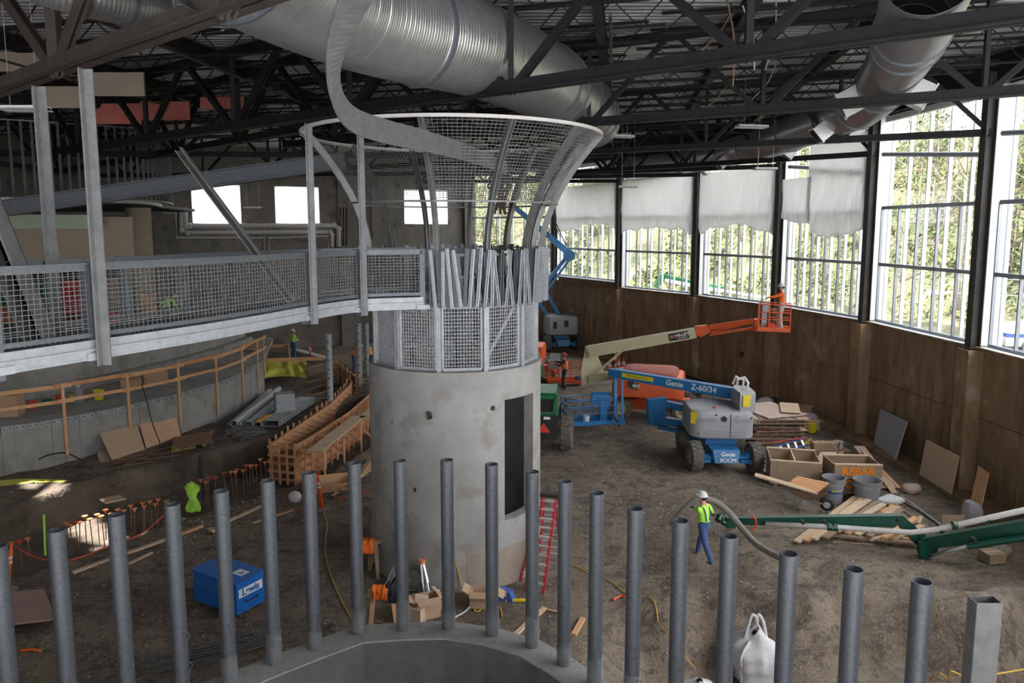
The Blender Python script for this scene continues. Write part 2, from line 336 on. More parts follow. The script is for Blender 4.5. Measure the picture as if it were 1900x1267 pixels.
def gh(x, y):
    n = noise.noise(V((x * .35, y * .35, 0))) * .10 + noise.noise(V((x * 1.3, y * 1.3, 3))) * .035 + noise.noise(V((x * 3.5, y * 3.5, 7))) * .015
    b = interp(BANK, x); s = interp(SLABL, x); wob = noise.noise(V((x * .8, y * .2, 5))) * .35
    z = 0.0
    if x < -4.8:
        fade = 1 - sstep(-6.3, -4.9, x); fade *= 1 - sstep(36, 40, y)
        t = sstep(s + .0, s + .5, y) * (1 - sstep(b - .55 + wob, b + .1 + wob, y))
        up = sstep(b - .5 + wob, b + .1 + wob, y)
        z += fade * (-.75 * t + .30 * up) + n * (1 + up * fade)
    else: z += n
    # lower gravel in front on the right, pit inside the pipe ring
    e = 16.2 + .25 * math.sin(x * 1.7) + noise.noise(V((x * .9, 1, 0))) * .5
    z -= 1.0 * sstep(1.2, 3.2, x) * (1 - sstep(e - 1.3, e, y))
    py = interp(pipeY, x)
    if y < py - .1: z = min(z, z - 1.7 * (1 - sstep(py - .5, py - .3, y)) if abs(x) < 9 else z)
    if x > 2: z += .38 * sstep(2, 4, x) * math.exp(-((y - e - .3) / .7) ** 2) + .12 * math.sin(y * 2.2 + x * .5 + 2 * noise.noise(V((x * .4, y * .4, 2)))) * (1 - sstep(19, 21, y)) * sstep(e, e + .5, y)
    # ruts of the machines
    if 2 < x < 13 and 20 < y < 40: z += .03 * math.sin((x * .8 + y * .5) * 3.1) * noise.noise(V((x * .3, y * .3, 9)))
    return z
mb = MB()
def axis(segs):
    out = []
    for a, b, st in segs:
        k = max(1, int(round((b - a) / st))); out += [a + (b - a) * i / k for i in range(k)]
    return out + [segs[-1][1]]
xs = axis([(-34, -18, .6), (-18, 15.5, .15), (15.5, 17, .5)]); ys = axis([(-2, 8, .5), (8, 34, .14), (34, 62, .35)])
vs = [(x, y, gh(x, y)) for x in xs for y in ys]; ny = len(ys)
mb.add(vs, [(i * ny + j, (i + 1) * ny + j, (i + 1) * ny + j + 1, i * ny + j + 1) for i in range(len(xs) - 1) for j in range(ny - 1)])
floor = struct('floor', mb, M['soil'], smooth=True)
floor.data.materials.append(M['mud'])
for p in floor.data.polygons:
    c = p.center
    if c.x < -4.8 and c.y < 40:
        b = interp(BANK, c.x); s_ = interp(SLABL, c.x); w_ = noise.noise(V((c.x, c.y, 2))) * .8
        if s_ + .2 < c.y < b + .9 + w_: p.material_index = 1
# loose stones and clods on the ground: nobody could count them
pb = MB(); wallx_ = [(17, 15), (24, 15), (30.8, 14.6), (36.9, 13)]
ico = [(0, 0, 1), (.9, 0, .3), (.28, .85, .3), (-.72, .53, .3), (-.72, -.53, .3), (.28, -.85, .3)]
icf = [(0, 1, 2), (0, 2, 3), (0, 3, 4), (0, 4, 5), (0, 5, 1)]
for i in range(9000):
    if i < 5200:
        x = random.uniform(-10, 11); y = random.uniform(8.5, 24)
    else:
        x = random.uniform(-17, 13); y = random.uniform(14, 36)
    if (V((x, y, 0)) - TC).length < 2.4 or x > interp(wallx_, y) - 1.0: continue
    r = random.choice([.012, .018, .025, .03, .045]) * (1.0 if y < 20 else 1.5); a = random.uniform(0, 6.28); z = gh(x, y) - r * .3
    ca, sa = math.cos(a), math.sin(a); q = random.uniform(.6, 1.2)
    pb.add([(x + (p[0] * ca - p[1] * sa) * r, y + (p[0] * sa + p[1] * ca) * r * q, z + p[2] * r) for p in ico], icf)
M['stone'] = mat('grey_brown_stone', (.16, .13, .11), (.34, .30, .26), 9, .9)
tag(single('loose_gravel', pb, M['stone'], 'loose pebbles and clods scattered over the brown soil floor', 'gravel', origin=(0, 0, 0)), kind='stuff')

# ================================================================ RIGHT WALL: concrete base, pilasters, columns, windows
SILL = 4.77; WTOP = 12.9
COLS = [V((15.1, 17.3, 0)), V((15.0, 24.06, 0)), V((14.6, 30.8, 0)), V((13.05, 36.9, 0)), V((10.5, 42.8, 0)), V((6.95, 48.5, 0)), V((3.2, 55.5, 0)), V((-3.6, 60.0, 0))]
wallx = [(c.y, c.x) for c in COLS]
base = MB()
wall_right = None
segs = [V((15.0, 9.0, 0))] + COLS
allb = MB()
for i in range(len(segs) - 1):
    a, b = segs[i], segs[i + 1]; t = (b - a).normalized(); n = V((t.y, -t.x, 0))   # outward
    if n.x < 0: n = -n
    allb.beam(a + n * .35 + V((0, 0, SILL / 2 - .4)), b + n * .35 + V((0, 0, SILL / 2 - .4)), .5, SILL + .8 - .02)
    allb.beam(a + n * .25 + V((0, 0, SILL + .02)), b + n * .25 + V((0, 0, SILL + .02)), .8, .06)
    allb.beam(a - n * .25 + V((0, 0, -.1)), b - n * .25 + V((0, 0, -.1)), 1.3, .5)      # footing ledge
wall_right = struct('wall_right', allb, M['conc_brown'])
pm = None
for i in range(len(segs) - 1):
    a, b = segs[i], segs[i + 1]; t = (b - a).normalized(); L = (b - a).length; n = V((t.y, -t.x, 0))
    k = 3
    for r, (z0, z1) in enumerate(((.16, 2.52), (2.54, SILL - .06))):
        for q in range(k):
            p0 = a + t * (L * q / k + .008); p1 = a + t * (L * (q + 1) / k - .008)
            m_ = MB().beam(p0 + n * .075 + V((0, 0, (z0 + z1) / 2)), p1 + n * .075 + V((0, 0, (z0 + z1) / 2)), .06, z1 - z0)
            part('panel', m_, M['conc_brown'], wall_right)
for i, c in enumerate(COLS):
    t = (COLS[min(i + 1, 7)] - COLS[max(i - 1, 0)]).normalized(); n = V((t.y, -t.x, 0))
    m_ = MB().beam(c - n * .22 + V((0, 0, 0)), c - n * .22 + V((0, 0, SILL - .05)), .62, .5, up=n)
    part('pilaster', m_, M['conc_brown'], wall_right)
    o = thing('steel_column', None, 'column', c - n * .15 + V((0, 0, SILL)))
    m_ = MB(); p = c - n * .15
    m_.ibeam(p + V((0, 0, SILL + .03)), p + V((0, 0, 13.4)), .30, .34, .03, up=n)
    m_.beam(p + V((0, 0, SILL)), p + V((0, 0, SILL + .03)), .45, .45, up=n)
    part('shaft', m_, M['col_steel'], o, world=True)
    m_ = MB().beam(c + n * .42 + t * .30 + V((0, 0, SILL + .06)), c + n * .42 + t * .30 + V((0, 0, WTOP + .3)), .55, .85, up=n)
    part('white_casing', m_, M['white'], o, world=True, label='white painted casing beside the dark steel')
    o['label'] = ['dark steel column with white casing beyond the last window bay, outside the view', 'dark steel column with wide white casing nearest the camera, between the two tall clear windows',
        'dark steel column between the tall clear window and the widest torn plastic sheet', 'dark steel column beside the orange lift basket, sheet on both sides',
        'dark steel column over the cream boom, between two sheeted window bays', 'dark steel column above the wall offset behind the far blue lift',
        'dark steel column half hidden by the mesh tower edge', 'dark steel column where the back concrete wall meets the windows'][i]
# windows
for i in range(len(segs) - 1):
    a, b = segs[i], segs[i + 1]; t = (b - a).normalized(); L = (b - a).length; n = V((t.y, -t.x, 0))
    z0 = SILL + .06 if i < 6 else SILL + .38
    if i == 0: k = 5
    else: k = 5 if i < 3 else 6
    off = n * .22; A = a + t * (.38 if i else 0) + off; B = b - t * .3 + off; LL = (B - A).length
    m_ = MB()
    for z in (z0 + .04, 7.15, 9.4): m_.beam(A + V((0, 0, z)), B + V((0, 0, z)), .10, .12 if z < z0 + .2 else .13)
    w = struct('window_%d' % (i + 1), m_, M['frame'])
    for z, w_, l_ in ((WTOP - .05, .2, 'head'), (11.9, .16, 'brace')):
        if l_ == 'head': part('head_rail', MB().beam(A + V((0, 0, z)), B + V((0, 0, z)), .2, .22), M['white'], w)
    if i in (1, 2, 3): part('brace_tube', MB().cyl(A + t * .3 + V((0, 0, 10.95)) - n * .1, B + V((0, 0, 11.5)) - n * .1, .09, n=10), M['frame'], w)
    for q in range(k + 1):
        p = A + (B - A) * (q / k)
        part('mullion', MB().beam(p + V((0, 0, z0)), p + V((0, 0, 9.4)), .055, .11, up=n), M['frame'], w)
        part('fin', MB().beam(p + n * .27 - t * .05 + V((0, 0, z0)), p + n * .27 - t * .05 + V((0, 0, WTOP)), .06, .14, up=n), M['frame_lt'], w)
    for q in range(k):
        p = A + (B - A) * (q / k); p2 = A + (B - A) * ((q + 1) / k)
        part('pane', MB().beam(p + n * .16 + V((0, 0, (z0 + WTOP) / 2)), p2 + n * .16 + V((0, 0, (z0 + WTOP) / 2)), .012, WTOP - z0), M['glass'], w)
    # woven screen in the lower lights
    if i in (1, 2, 3):
        m_ = MB()
        for q in range(int((9.4 - z0) / .11)):
            z = z0 + .1 + q * .11; m_.beam(A + n * .10 + V((0, 0, z)), B + n * .10 + V((0, 0, z)), .005, .007)
        part('wire_screen', m_, M['frame_lt'], w, kind='stuff')
    part('sill_plate', MB().beam(A - n * .12 + V((0, 0, z0 - .03)), B - n * .12 + V((0, 0, z0 - .03)), .42, .06), M['frame_lt'], w)
    if i >= 6: part('sill_upstand', MB().beam(A + V((0, 0, (SILL + z0) / 2)), B + V((0, 0, (SILL + z0) / 2)), .3, z0 - SILL - .05), M['conc_brown'], w)
for z in (0,):
    pass
# fascia above the windows
m_ = MB()
for i in range(len(segs) - 1):
    a, b = segs[i], segs[i + 1]; t = (b - a).normalized(); n = V((t.y, -t.x, 0))
    m_.ibeam(a + V((0, 0, 13.45)), b + V((0, 0, 13.45)), .3, .9, .04); m_.beam(a + n * .5 + V((0, 0, 13.5)), b + n * .5 + V((0, 0, 13.5)), .1, 1.15, ext=.2)
struct('trim_1', m_, M['black_steel'])
# plastic sheets hung over the windows: (segment, u0, u1, top z, bottom fn)
def sheet(i, u0, u1, zt, zb, label, seed, tear=None, off=-.12):
    a, b = segs[i], segs[i + 1]; t = (b - a); n = V((t.normalized().y, -t.normalized().x, 0)); L = t.length
    def fn(u, v):
        uu = u0 + (u1 - u0) * u; s = uu * L
        top = zt(u) if callable(zt) else zt
        bot = zb(u) + .22 * noise.noise(V((s * 1.1, seed, 1))) + .10 * noise.noise(V((s * 4.5, seed, 1))) + .05 * noise.noise(V((s * 14, seed, 1)))
        z = top + (bot - top) * v
        w = .16 * noise.noise(V((s * 1.3 + v * .9, z * .15, seed))) + .10 * abs(noise.noise(V((s * 2.6 + z * .9, z * .35, seed + 4)))) + .07 * noise.noise(V((s * 6 - z * .5, z * .5, seed + 9)))
        return a + t * uu - n * (.02 - w * (.4 + v)) + n * off + V((0, 0, z))
    nu = int((u1 - u0) * L / .09)
    m_ = MB().grid(fn, nu, 30)
    o = single('plastic_sheet', m_, M['tarp_w'], label, 'plastic sheet', 'white plastic sheets over the windows', smooth=True, origin=a + V((0, 0, 9)))
    md = o.modifiers.new('thick', 'SOLIDIFY'); md.thickness = .003
sheet(3, .62, .97, 10.9, lambda u: 8.75 + .25 * u, 'narrow white plastic sheet with a ragged hem, right of the column above the lift basket', 1)
sheet(3, .06, .66, 12.6, lambda u: 8.55 - .35 * math.sin(u * 2.5) + (.9 * max(0, u - .75) * 4 * .3), 'wide torn white plastic sheet hung highest, next to the tall clear window', 2, off=-.05)
sheet(4, .04, .97, 11.6, lambda u: 8.35 + .5 * math.sin(PI * u) - .1, 'smooth white plastic sheet over the bay above the orange jib', 3)
sheet(5, .04, .97, 11.6, lambda u: 8.3 + .3 * math.sin(PI * u), 'white plastic sheet with a centre split over the bay above the cream boom', 4)
sheet(6, .03, .97, 11.5, lambda u: 8.6 + .25 * math.sin(5 * u), 'farthest white plastic sheet beside the mesh funnel', 5)

# ================================================================ BACK AND LEFT WALLS
BA = V((-3.6, 60.0, 0)); BB = V((-31, 45.5, 0)); bt = (BB - BA).normalized(); bn = V((bt.y, -bt.x, 0)); bn = bn if bn.y > 0 else -bn
def back(px, Z=0):   # point on back wall hit by pixel column px
    d = ray(px, 500); k = (BA.x * bt.y - BA.y * bt.x) / (d.x * bt.y - d.y * bt.x); return V((d.x * k, d.y * k, 0))
m_ = MB(); holes = [(362, 452), (515, 596), (752, 832)]
cur = BA
for x0, x1 in sorted(holes, reverse=True):
    p1, p0 = back(x1), back(x0)
    m_.beam(cur + bn * .3 + V((0, 0, 6.8)), p1 + bn * .3 + V((0, 0, 6.8)), .6, 14.8)
    m_.beam(p1 + bn * .3 + V((0, 0, 4.2)), p0 + bn * .3 + V((0, 0, 4.2)), .6, 9.4); m_.beam(p1 + bn * .3 + V((0, 0, 12.85)), p0 + bn * .3 + V((0, 0, 12.85)), .6, 2.7)
    cur = p0
m_.beam(cur + bn * .3 + V((0, 0, 6.8)), BB + bn * .3 + V((0, 0, 6.8)), .6, 14.8)
wall_back = struct('wall_back', m_, M['conc_dark'])
for q, (x0, x1) in enumerate(holes):
    p0, p1 = back(x0), back(x1)
    m_ = MB()
    for z in (8.93, 11.47): m_.beam(p0 + bn * .2 + V((0, 0, z)), p1 + bn * .2 + V((0, 0, z)), .1, .08)
    for p in (p0, p1): m_.beam(p + bn * .2 + V((0, 0, 8.9)), p + bn * .2 + V((0, 0, 11.5)), .08, .1)
    w = struct('window_%d' % (9 + q), m_, M['frame_lt'])
    def fn(u, v, p0=p0, p1=p1, q=q): 
        p = p0 + (p1 - p0) * u; return p + bn * (.06 + .05 * noise.noise(V((u * 6, v * 3, q)))) + V((0, 0, 8.8 + 2.7 * v))
    part('sheeting', MB().grid(fn, 16, 10), M['tarp_w'], w, smooth=True)
# pilasters and vertical board marks
for x in (640, 700, 870):
    p = back(x); part('pilaster', MB().beam(p - bn * .15 + V((0, 0, 0)), p - bn * .15 + V((0, 0, 13.2)), .9, .4, up=bn), M['conc_dark'], wall_back)
m_ = MB().box((-32, 20, 6.8), (.5, 62, 14.8)); struct('wall_left', m_, M['conc_dark'])
# unseen wall behind the camera, added with openings to limit the front light
m_ = MB()
m_.box((-20, -8.5, 6.8), (25, .4, 14.8)); m_.box((4, -8.5, 2.2), (24, .4, 8.8)); m_.box((4, -8.5, 13.4), (24, .4, 1.8))
for x in (-7.5, -1.5, 4.5, 10.5, 15.9): m_.box((x, -8.5, 8), (.9, .4, 12))
struct('wall_front_unseen', m_, M['conc_dark'])
m_ = MB().box((0, -3.1, 6.72), (25, 10.6, .3)); struct('floor_upper_unseen', m_, M['conc_curb'])  # unseen floor below the camera, added to keep light out of the pit
m_ = MB().box((15.9, 0, 2.0), (.4, 18, 6.5)).box((15.9, 0, 13.4), (.4, 18, 1.6)); struct('wall_side', m_, M['conc_brown'])
# ================================================================ ROOF DECK
DZ = 14.05
hole = {}
def holex(y):
    if 20.2 < y < 23.9:
        c = G(80, 905, .3); d = G(215, 1000, 0)
        f = (y - d.y) / (c.y - d.y); x = d.x + (c.x - d.x) * f - 14 / math.tan(R(56)); return x - .75, x + .75
    return None
m_ = MB(); y = -9.1
while y < 63:
    xr = interp([(-10, 15.7), (-1, 15.7)] + [(a, b + .6) for a, b in wallx], y); xl = -32.0
    if y > 45: xl = -32 + (y - 45) * 1.85
    spans = [(xl, xr)]; h = holex(y)
    if h: spans = [(xl, h[0]), (h[1], xr)]
    if 14.2 < y < 15.4: spans = [(xl, 1.2), (1.9, 2.6), (3.0, 3.6), (4.2, xr)] if False else spans
    for a, b in spans:
        m_.add([(a, y, DZ), (b, y, DZ), (b, y + .16, DZ), (a, y + .16, DZ), (a, y + .19, DZ + .075), (b, y + .19, DZ + .075), (b, y + .27, DZ + .075), (a, y + .27, DZ + .075), (a, y + .30, DZ), (b, y + .30, DZ)],
               [(0, 1, 2, 3), (3, 2, 5, 4), (4, 5, 6, 7), (7, 6, 9, 8)])
    y += .30
ceil = struct('ceiling', m_, M['deck'])
md = ceil.modifiers.new('t', 'SOLIDIFY'); md.thickness = .004
m_ = MB(); y = -9.1      # insulation slab over the deck keeps the light out
while y < 63:
    xr = interp([(-10, 15.7), (-1, 15.7)] + [(a, b + .6) for a, b in wallx], y); h = holex(y)
    xl = -32.0 if y <= 45 else -32 + (y - 45) * 1.85
    for a, b in ([(xl, h[0]), (h[1], xr)] if h else [(xl, xr)]): m_.box(((a + b) / 2, y + .15, DZ + .2), (b - a, .302, .2))
    y += .30
struct('trim_2', m_, M['dark_steel'])

# ================================================================ ROOF TRUSSES
CHZ = 11.47; TOPZ = 13.75
def chord3(px1, py1, px2, py2): return G(px1, py1, CHZ), G(px2, py2, CHZ)
def truss(a, b, label, cw=.20, ch=.20, panel=2.3, mt='black_steel', dw=.13, z0=CHZ, z1=TOPZ, phase=0, cat='roof truss', wide=False):
    a = V((a.x, a.y, z0)); b = V((b.x, b.y, z0)); L = (b - a).length; t = (b - a) / L; up = V((0, 0, z1 - z0))
    o = thing('roof_truss', label, cat, a, 0, 'steel roof trusses')
    m_ = MB(); s = t.cross(V((0, 0, 1))); g = cw * .32
    for q in (-1, 1):
        m_.beam(a + s * q * (g + .02), b + s * q * (g + .02), cw * .5, .025); m_.beam(a + s * q * g + V((0, 0, ch / 2)), b + s * q * g + V((0, 0, ch / 2)), .025, ch)
    part('bottom_chord', m_, M[mt], o, world=True)
    m_ = MB()
    for q in (-1, 1):
        m_.beam(a + up + s * q * (g + .02), b + up + s * q * (g + .02), cw * .5, .025); m_.beam(a + up + s * q * g - V((0, 0, ch / 2)), b + up + s * q * g - V((0, 0, ch / 2)), .025, ch)
    part('top_chord', m_, M[mt], o, world=True)
    n = max(2, int(round(L / panel))); pw = L / n
    for i in range(n):
        p = a + t * (i * pw + phase * pw); q = a + t * ((i + 1) * pw + phase * pw)
        if (q - a).length > L + .01: break
        if i % 2 == 0: e0, e1 = p, q + up
        else: e0, e1 = p + up, q
        m_ = MB()
        for k in (-1, 1): m_.beam(e0 + s * k * .05, e1 + s * k * .05, .05, dw)
        part('diagonal', m_, M[mt], o, world=True)
        if i % 2 == 1:
            part('vertical', MB().beam(q, q + up, dw * .8, dw * .8), M[mt], o, world=True)
            part('gusset', MB().beam(q - t * .22 + V((0, 0, .12)), q + t * .22 + V((0, 0, .12)), .03, .26), M[mt], o, world=True)
    return o
pA = chord3(1900, 40, 560, 224); pB = chord3(1900, 176, 1100, 233); p0 = chord3(430, 20, 0, 172)
def ext(p, e0, e1): d = (p[1] - p[0]).normalized(); return p[0] - d * e0, p[1] + d * e1
a, b = ext(pA, 1.2, 16); truss(a, b, 'near black roof truss crossing in front of the large spiral duct', .26, .24, 2.6, dw=.16)
a, b = ext(pB, 4.0, 12); truss(a, b, 'second black roof truss, crossing under the upper part of the smaller duct', .24, .22, 2.4)
a, b = ext(p0, 6, 9); truss(a, b, 'heavy brown primed truss cutting over the left end of the large duct', .34, .26, 3.2, mt='brown_steel', dw=.24)
C = COLS
truss(C[1], G(1000, 290, CHZ) , 'third black roof truss, resting on the column nearest the camera', .24, .2, 2.3)
truss(C[2], G(1000, 326, CHZ), 'black roof truss resting on the column between clear and sheeted windows')
truss(C[3], V((1.5, 42.5, 0)), 'black roof truss resting on the column above the orange lift basket')
truss(C[4], V((-1, 46.0, 0)), 'black roof truss resting on the column over the cream boom', panel=2.0)
truss(C[5], V((-6, 49.5, 0)), 'farthest black roof truss on the column over the far blue lift', panel=2.0)
truss(V((-5.5, 22.5, 0)), V((-24, 40.5, 0)), 'dark roof truss behind the bridge hangers, reaching to the back', .24, .22, 2.6)
truss(V((-3.5, 31.5, 0)), V((-26, 30.5, 0)), 'dark roof truss running level across the middle of the left roof', .22, .2, 2.6)
truss(V((4.0, 31.0, 0)), V((-13.0, 41.0, 0)), 'dark roof truss behind the mesh funnel', .22, .2, 2.4)
truss(V((0.5, 41.8, 0)), V((-24, 43.5, 0)), 'dark roof truss in front of the back concrete wall windows', .2, .2, 2.2)
truss(V((-24.5, 12.0, 0)), V((-23.5, 41.5, 0)), 'dark roof truss along the left side of the hall', .2, .2, 2.6)
# bar joists spanning between trusses
def joist(a, b, label, d=.55):
    o = thing('bar_joist', label, 'joist', a, 0, 'bar joists under the roof deck')
    m_ = MB(); u = V((0, 0, -d)); L = (b - a).length; t = (b - a) / L
    m_.beam(a, b, .10, .05); m_.beam(a + u, b + u, .10, .05); part('chord', m_, M['black_steel'], o, world=True)
    m_ = MB(); n = max(2, int(L / .6)); 
    for i in range(n):
        p = a + t * L * i / n; q = a + t * L * (i + 1) / n
        m_.beam(p if i % 2 else p + u, q + u if i % 2 else q, .028, .028)
    part('webbing', m_, M['black_steel'], o, world=True, kind='stuff')
JZ = DZ - .06
jn = 0
for k in range(24):
    y = 8.0 + k * 1.95 + (k % 2) * .3; x1 = interp(wallx, y) - .3
    if y > 44: continue
    for (xa, xb, w) in ((-27, -8.0, 'left'), (-7.9, 3.6, 'middle'), (3.8, x1, 'right')):
        if xb - xa < 3: continue
        sh = (xb - xa) * .28
        joist(V((xa, y + sh * .6, JZ)), V((xb, y - sh * .4, JZ)), 'open web bar joist, %s row counting from the camera, %s third of the roof' % (ORD[k], w), .5 if k % 2 else .65); jn += 1
# flat dark beams under the deck
for k, (x, yy) in enumerate([(-18, 18), (-10.5, 14), (-4, 16.5), (2.0, 17), (6.0, 20), (9.6, 22), (-13.5, 25)]):
    m_ = MB().ibeam(V((x - 1.5, yy - 9, DZ - .25)), V((x + 3.0, yy + 22, DZ - .25)), .25, .42, .03)
    single('roof_beam', m_, M['dark_steel'], 'dark rolled beam tight under the deck, %s from the left wall side' % ORD[k], 'beam', 'deck beams')
# ================================================================ CONCRETE TOWER
TR = 2.2; TH = 5.3
def pol(r, a, z, c=TC): return V((c.x + r * math.sin(R(a)), c.y - r * math.cos(R(a)), z))    # a = 0 faces the camera, + to the right
o = thing('concrete_tower', 'round pale concrete tower with a tall doorway opening and small round holes', 'tower', TC)
def cutter(mb):
    c = link('cut', mb.mesh('cut', M['conc'])); return c
m_ = MB().lathe([(0, -.6), (TR, -.6), (TR, TH), (0, TH)], TC, 96); body = link('shell', m_.mesh('shell', M['conc']))
cuts = [cutter(MB().cyl(TC + V((0, 0, .3)), TC + V((0, 0, TH + 1)), TR - .28, n=72))]
dm = MB(); dd = (pol(1, 50, 0) - TC).normalized()
c0 = TC + dd * 1.75; dm.beam(c0 - dd * .5 + V((0, 0, 3.1)), c0 + dd * 1.2 + V((0, 0, 3.1)), 1.08, 2.96); cuts.append(cutter(dm))
for px, py, r in ((795, 771, .105), (914, 757, .065), (713, 873, .065), (769, 909, .06), (727, 783, .05), (822, 958, .06), (694, 707, .12)):
    best = min(((pol(TR, a / 2, z / 50) ) for a in range(-176, 160) for z in range(20, 262)), key=lambda p: (lambda d: (950 + FPX * p.x / (p.y * math.cos(PITCH) - (p.z - CAMH) * math.sin(PITCH)) - px) ** 2 + (PY0 - FPX * ((p.z - CAMH) * math.cos(PITCH) + p.y * math.sin(PITCH)) / (p.y * math.cos(PITCH) - (p.z - CAMH) * math.sin(PITCH)) - py) ** 2)(0))
    nn = (V((best.x, best.y, 0)) - TC).normalized(); cuts.append(cutter(MB().cyl(best - nn * .5, best + nn * .2, r, n=20)))
for c in cuts:
    b = body.modifiers.new('b', 'BOOLEAN'); b.operation = 'DIFFERENCE'; b.solver = 'EXACT'; b.object = c
bpy.context.view_layer.update(); dg = bpy.context.evaluated_depsgraph_get()
me = bpy.data.meshes.new_from_object(body.evaluated_get(dg)); bpy.data.objects.remove(body)
for c in cuts: bpy.data.objects.remove(c)
me.transform(WORLD[o.name].inverted()); me.materials.clear(); me.materials.append(M['conc']); me.polygons.foreach_set('material_index', [0] * len(me.polygons))
smooth_auto(link('shell', me, o), 25)
part('base_course', MB().lathe([(TR + .005, -.6), (TR + .005, .95), (TR - .1, .97)], TC, 64, a0=R(-80), a1=R(60)), M['conc_damp'], o, world=True, smooth=False, label='damp darker concrete band near the ground')
bpy.data.objects[o.name].children
m_ = MB()
for q in range(7): m_.lathe([(TR + .002, TH - .012), (TR + .002, TH)], TC, 3, a0=q, a1=q + .6)
# ---- mesh cage on the tower
def wire_panel(mb, P, nu, nv, r=.0055):
    """P(u, v) -> point; flat square wires along u and v"""
    for i in range(nu + 1):
        u = i / nu
        pts = [P(u, j / 6) for j in range(7)] if abs((P(u, .5) - (P(u, 0) + P(u, 1)) / 2).length) > .02 else [P(u, 0), P(u, 1)]
        for a, b in zip(pts, pts[1:]): mb.beam(a, b, 2 * r, 2 * r)
    for j in range(nv + 1):
        v = j / nv
        pts = [P(0, v), P(1, v)] if abs((P(.5, v) - (P(0, v) + P(1, v)) / 2).length) < .02 else [P(k / 4, v) for k in range(5)]
        for a, b in zip(pts, pts[1:]): mb.beam(a, b, 2 * r, 2 * r)
cage = thing('mesh_cage', 'galvanized wire mesh cage standing on the concrete tower rim', 'cage', TC + V((0, 0, TH)))
AN = [-6 + 30 * k for k in range(12)]; CR = 2.08
for k, a in enumerate(AN):
    p = pol(CR, a, 0)
    rd = (V((p.x, p.y, 0)) - TC).normalized(); tg = V((-rd.y, rd.x, 0))
    part('post', MB().beam(p + V((0, 0, TH)), p + V((0, 0, 6.85)), .11, .11, up=rd), M['galv_lt'], cage, world=True)
    q = pol(CR, a + 30, 0); tt = (q - p).normalized(); s0 = p + tt * .09; s1 = q - tt * .09
    fr = MB()
    for z in (TH + .05, 6.80): fr.beam(s0 + V((0, 0, z)), s1 + V((0, 0, z)), .05, .07)
    for s in (s0, s1): fr.beam(s + V((0, 0, TH + .05)), s + V((0, 0, 6.80)), .04, .05)
    f = part('panel_frame', fr, M['galv_lt'], cage, world=True)
    w = MB(); wire_panel(w, lambda u, v: s0 + (s1 - s0) * u + V((0, 0, TH + .05 + 1.75 * v)), 13, 21, .0065)
    o2 = link('wire_mesh', w.mesh('wire_mesh', M['galv_lt'], False, WORLD[cage.name].inverted()), f); o2['kind'] = 'stuff'
for a0, a1 in ((-66, -36), (24, 54), (84, 114), (144, 174)):       # cross braces inside
    part('brace', MB().angle(pol(CR - .15, a0, 5.4), pol(CR - .15, a1, 6.8), .07, .015), M['galv_lt'], cage, world=True)
deck_ = MB().lathe([(0.5, 6.86), (2.25, 6.86), (2.25, 6.90), (.5, 6.90)], TC, 36); part('platform_ring', MB().lathe([(1.5, 6.82), (2.2, 6.82), (2.2, 6.92), (1.5, 6.92), (1.5, 6.82)], TC, 48), M['galv_md'], cage, world=True)
part('centre_post', MB().cyl(TC + V((.1, 0, 5.0)), TC + V((.1, 0, 6.82)), .13, n=14), M['galv'], cage, world=True)
# ---- crown of leaning angle irons
crown = thing('angle_crown', 'crown of leaning galvanized angle bars around the tower platform', 'metal crown', TC + V((0, 0, 6.9)))
for z in (6.98, 7.5, 8.0): part('hoop', MB().lathe([(2.16, z - .03), (2.2, z - .03), (2.2, z + .03), (2.16, z + .03), (2.16, z - .03)], TC, 72, a0=R(-98), a1=R(200)), M['galv'], crown, world=True)
for k in range(84):      # darker inner bars
    aa = -8 + k * 3.5; p = pol(2.10, aa, 6.95); q = pol(2.10, aa + random.choice([-3, 0, 3]), 8.0); part('inner_bar', MB().beam(p, q, .07, .012, up=(V((p.x, p.y, 0)) - TC).normalized()), M['galv'], crown, world=True)
a = -9.0; k = 0
while a < 288:
    r0 = 2.25 + (.07 if k % 2 else 0); lean = random.choice([-4, -2.5, 1.5, 3, 0, 2.5, -2]) * (1 if k % 2 else .5)
    p = pol(r0, a, 6.82 + random.uniform(-.03, .03)); q = pol(r0 + .02, a + lean, 8.12 + random.uniform(-.05, .05)); rd = (V((p.x, p.y, 0)) - TC).normalized()
    m_ = MB(); m_.beam(p, q, .082, .012, up=rd); m_.beam(p + rd * .03 + V((0, 0, 0)), q + rd * .03, .012, .06, up=rd)
    part('slat', m_, M['galv_lt' if k % 2 else 'galv'], crown, world=True); a += random.choice([2.0, 2.4, 2.5, 2.2]); k += 1
# ---- flared mesh funnel
FZ0, FZ1 = 8.05, 10.85
def fr_(z):
    t = (z - FZ0) / (FZ1 - FZ0); return 2.2 + 1.45 * max(0, t) ** 1.8
fun = thing('mesh_funnel', 'flared galvanized mesh funnel with curved ribs rising above the tower', 'funnel', TC + V((0, 0, FZ0)))
for k, a in enumerate(AN):
    if k == 11: continue
    pts = [pol(fr_(FZ0 + (FZ1 - FZ0) * j / 10), a, FZ0 - .05 + (FZ1 - FZ0 + .05) * j / 10) for j in range(11)]; rd = (pol(1, a, 0) - TC).normalized(); tg = V((-rd.y, rd.x, 0)); m_ = MB()
    for q in (-.045, .045):
        for s, e in zip(pts, pts[1:]):
            m_.beam(s + tg * q, e + tg * q, .02, .15, up=rd, ext=.004)
    for s, e in zip(pts, pts[1:]): m_.beam(s, e, .09, .02, up=rd, ext=.004)
    part('rib', m_, M['galv_md'], fun, world=True)
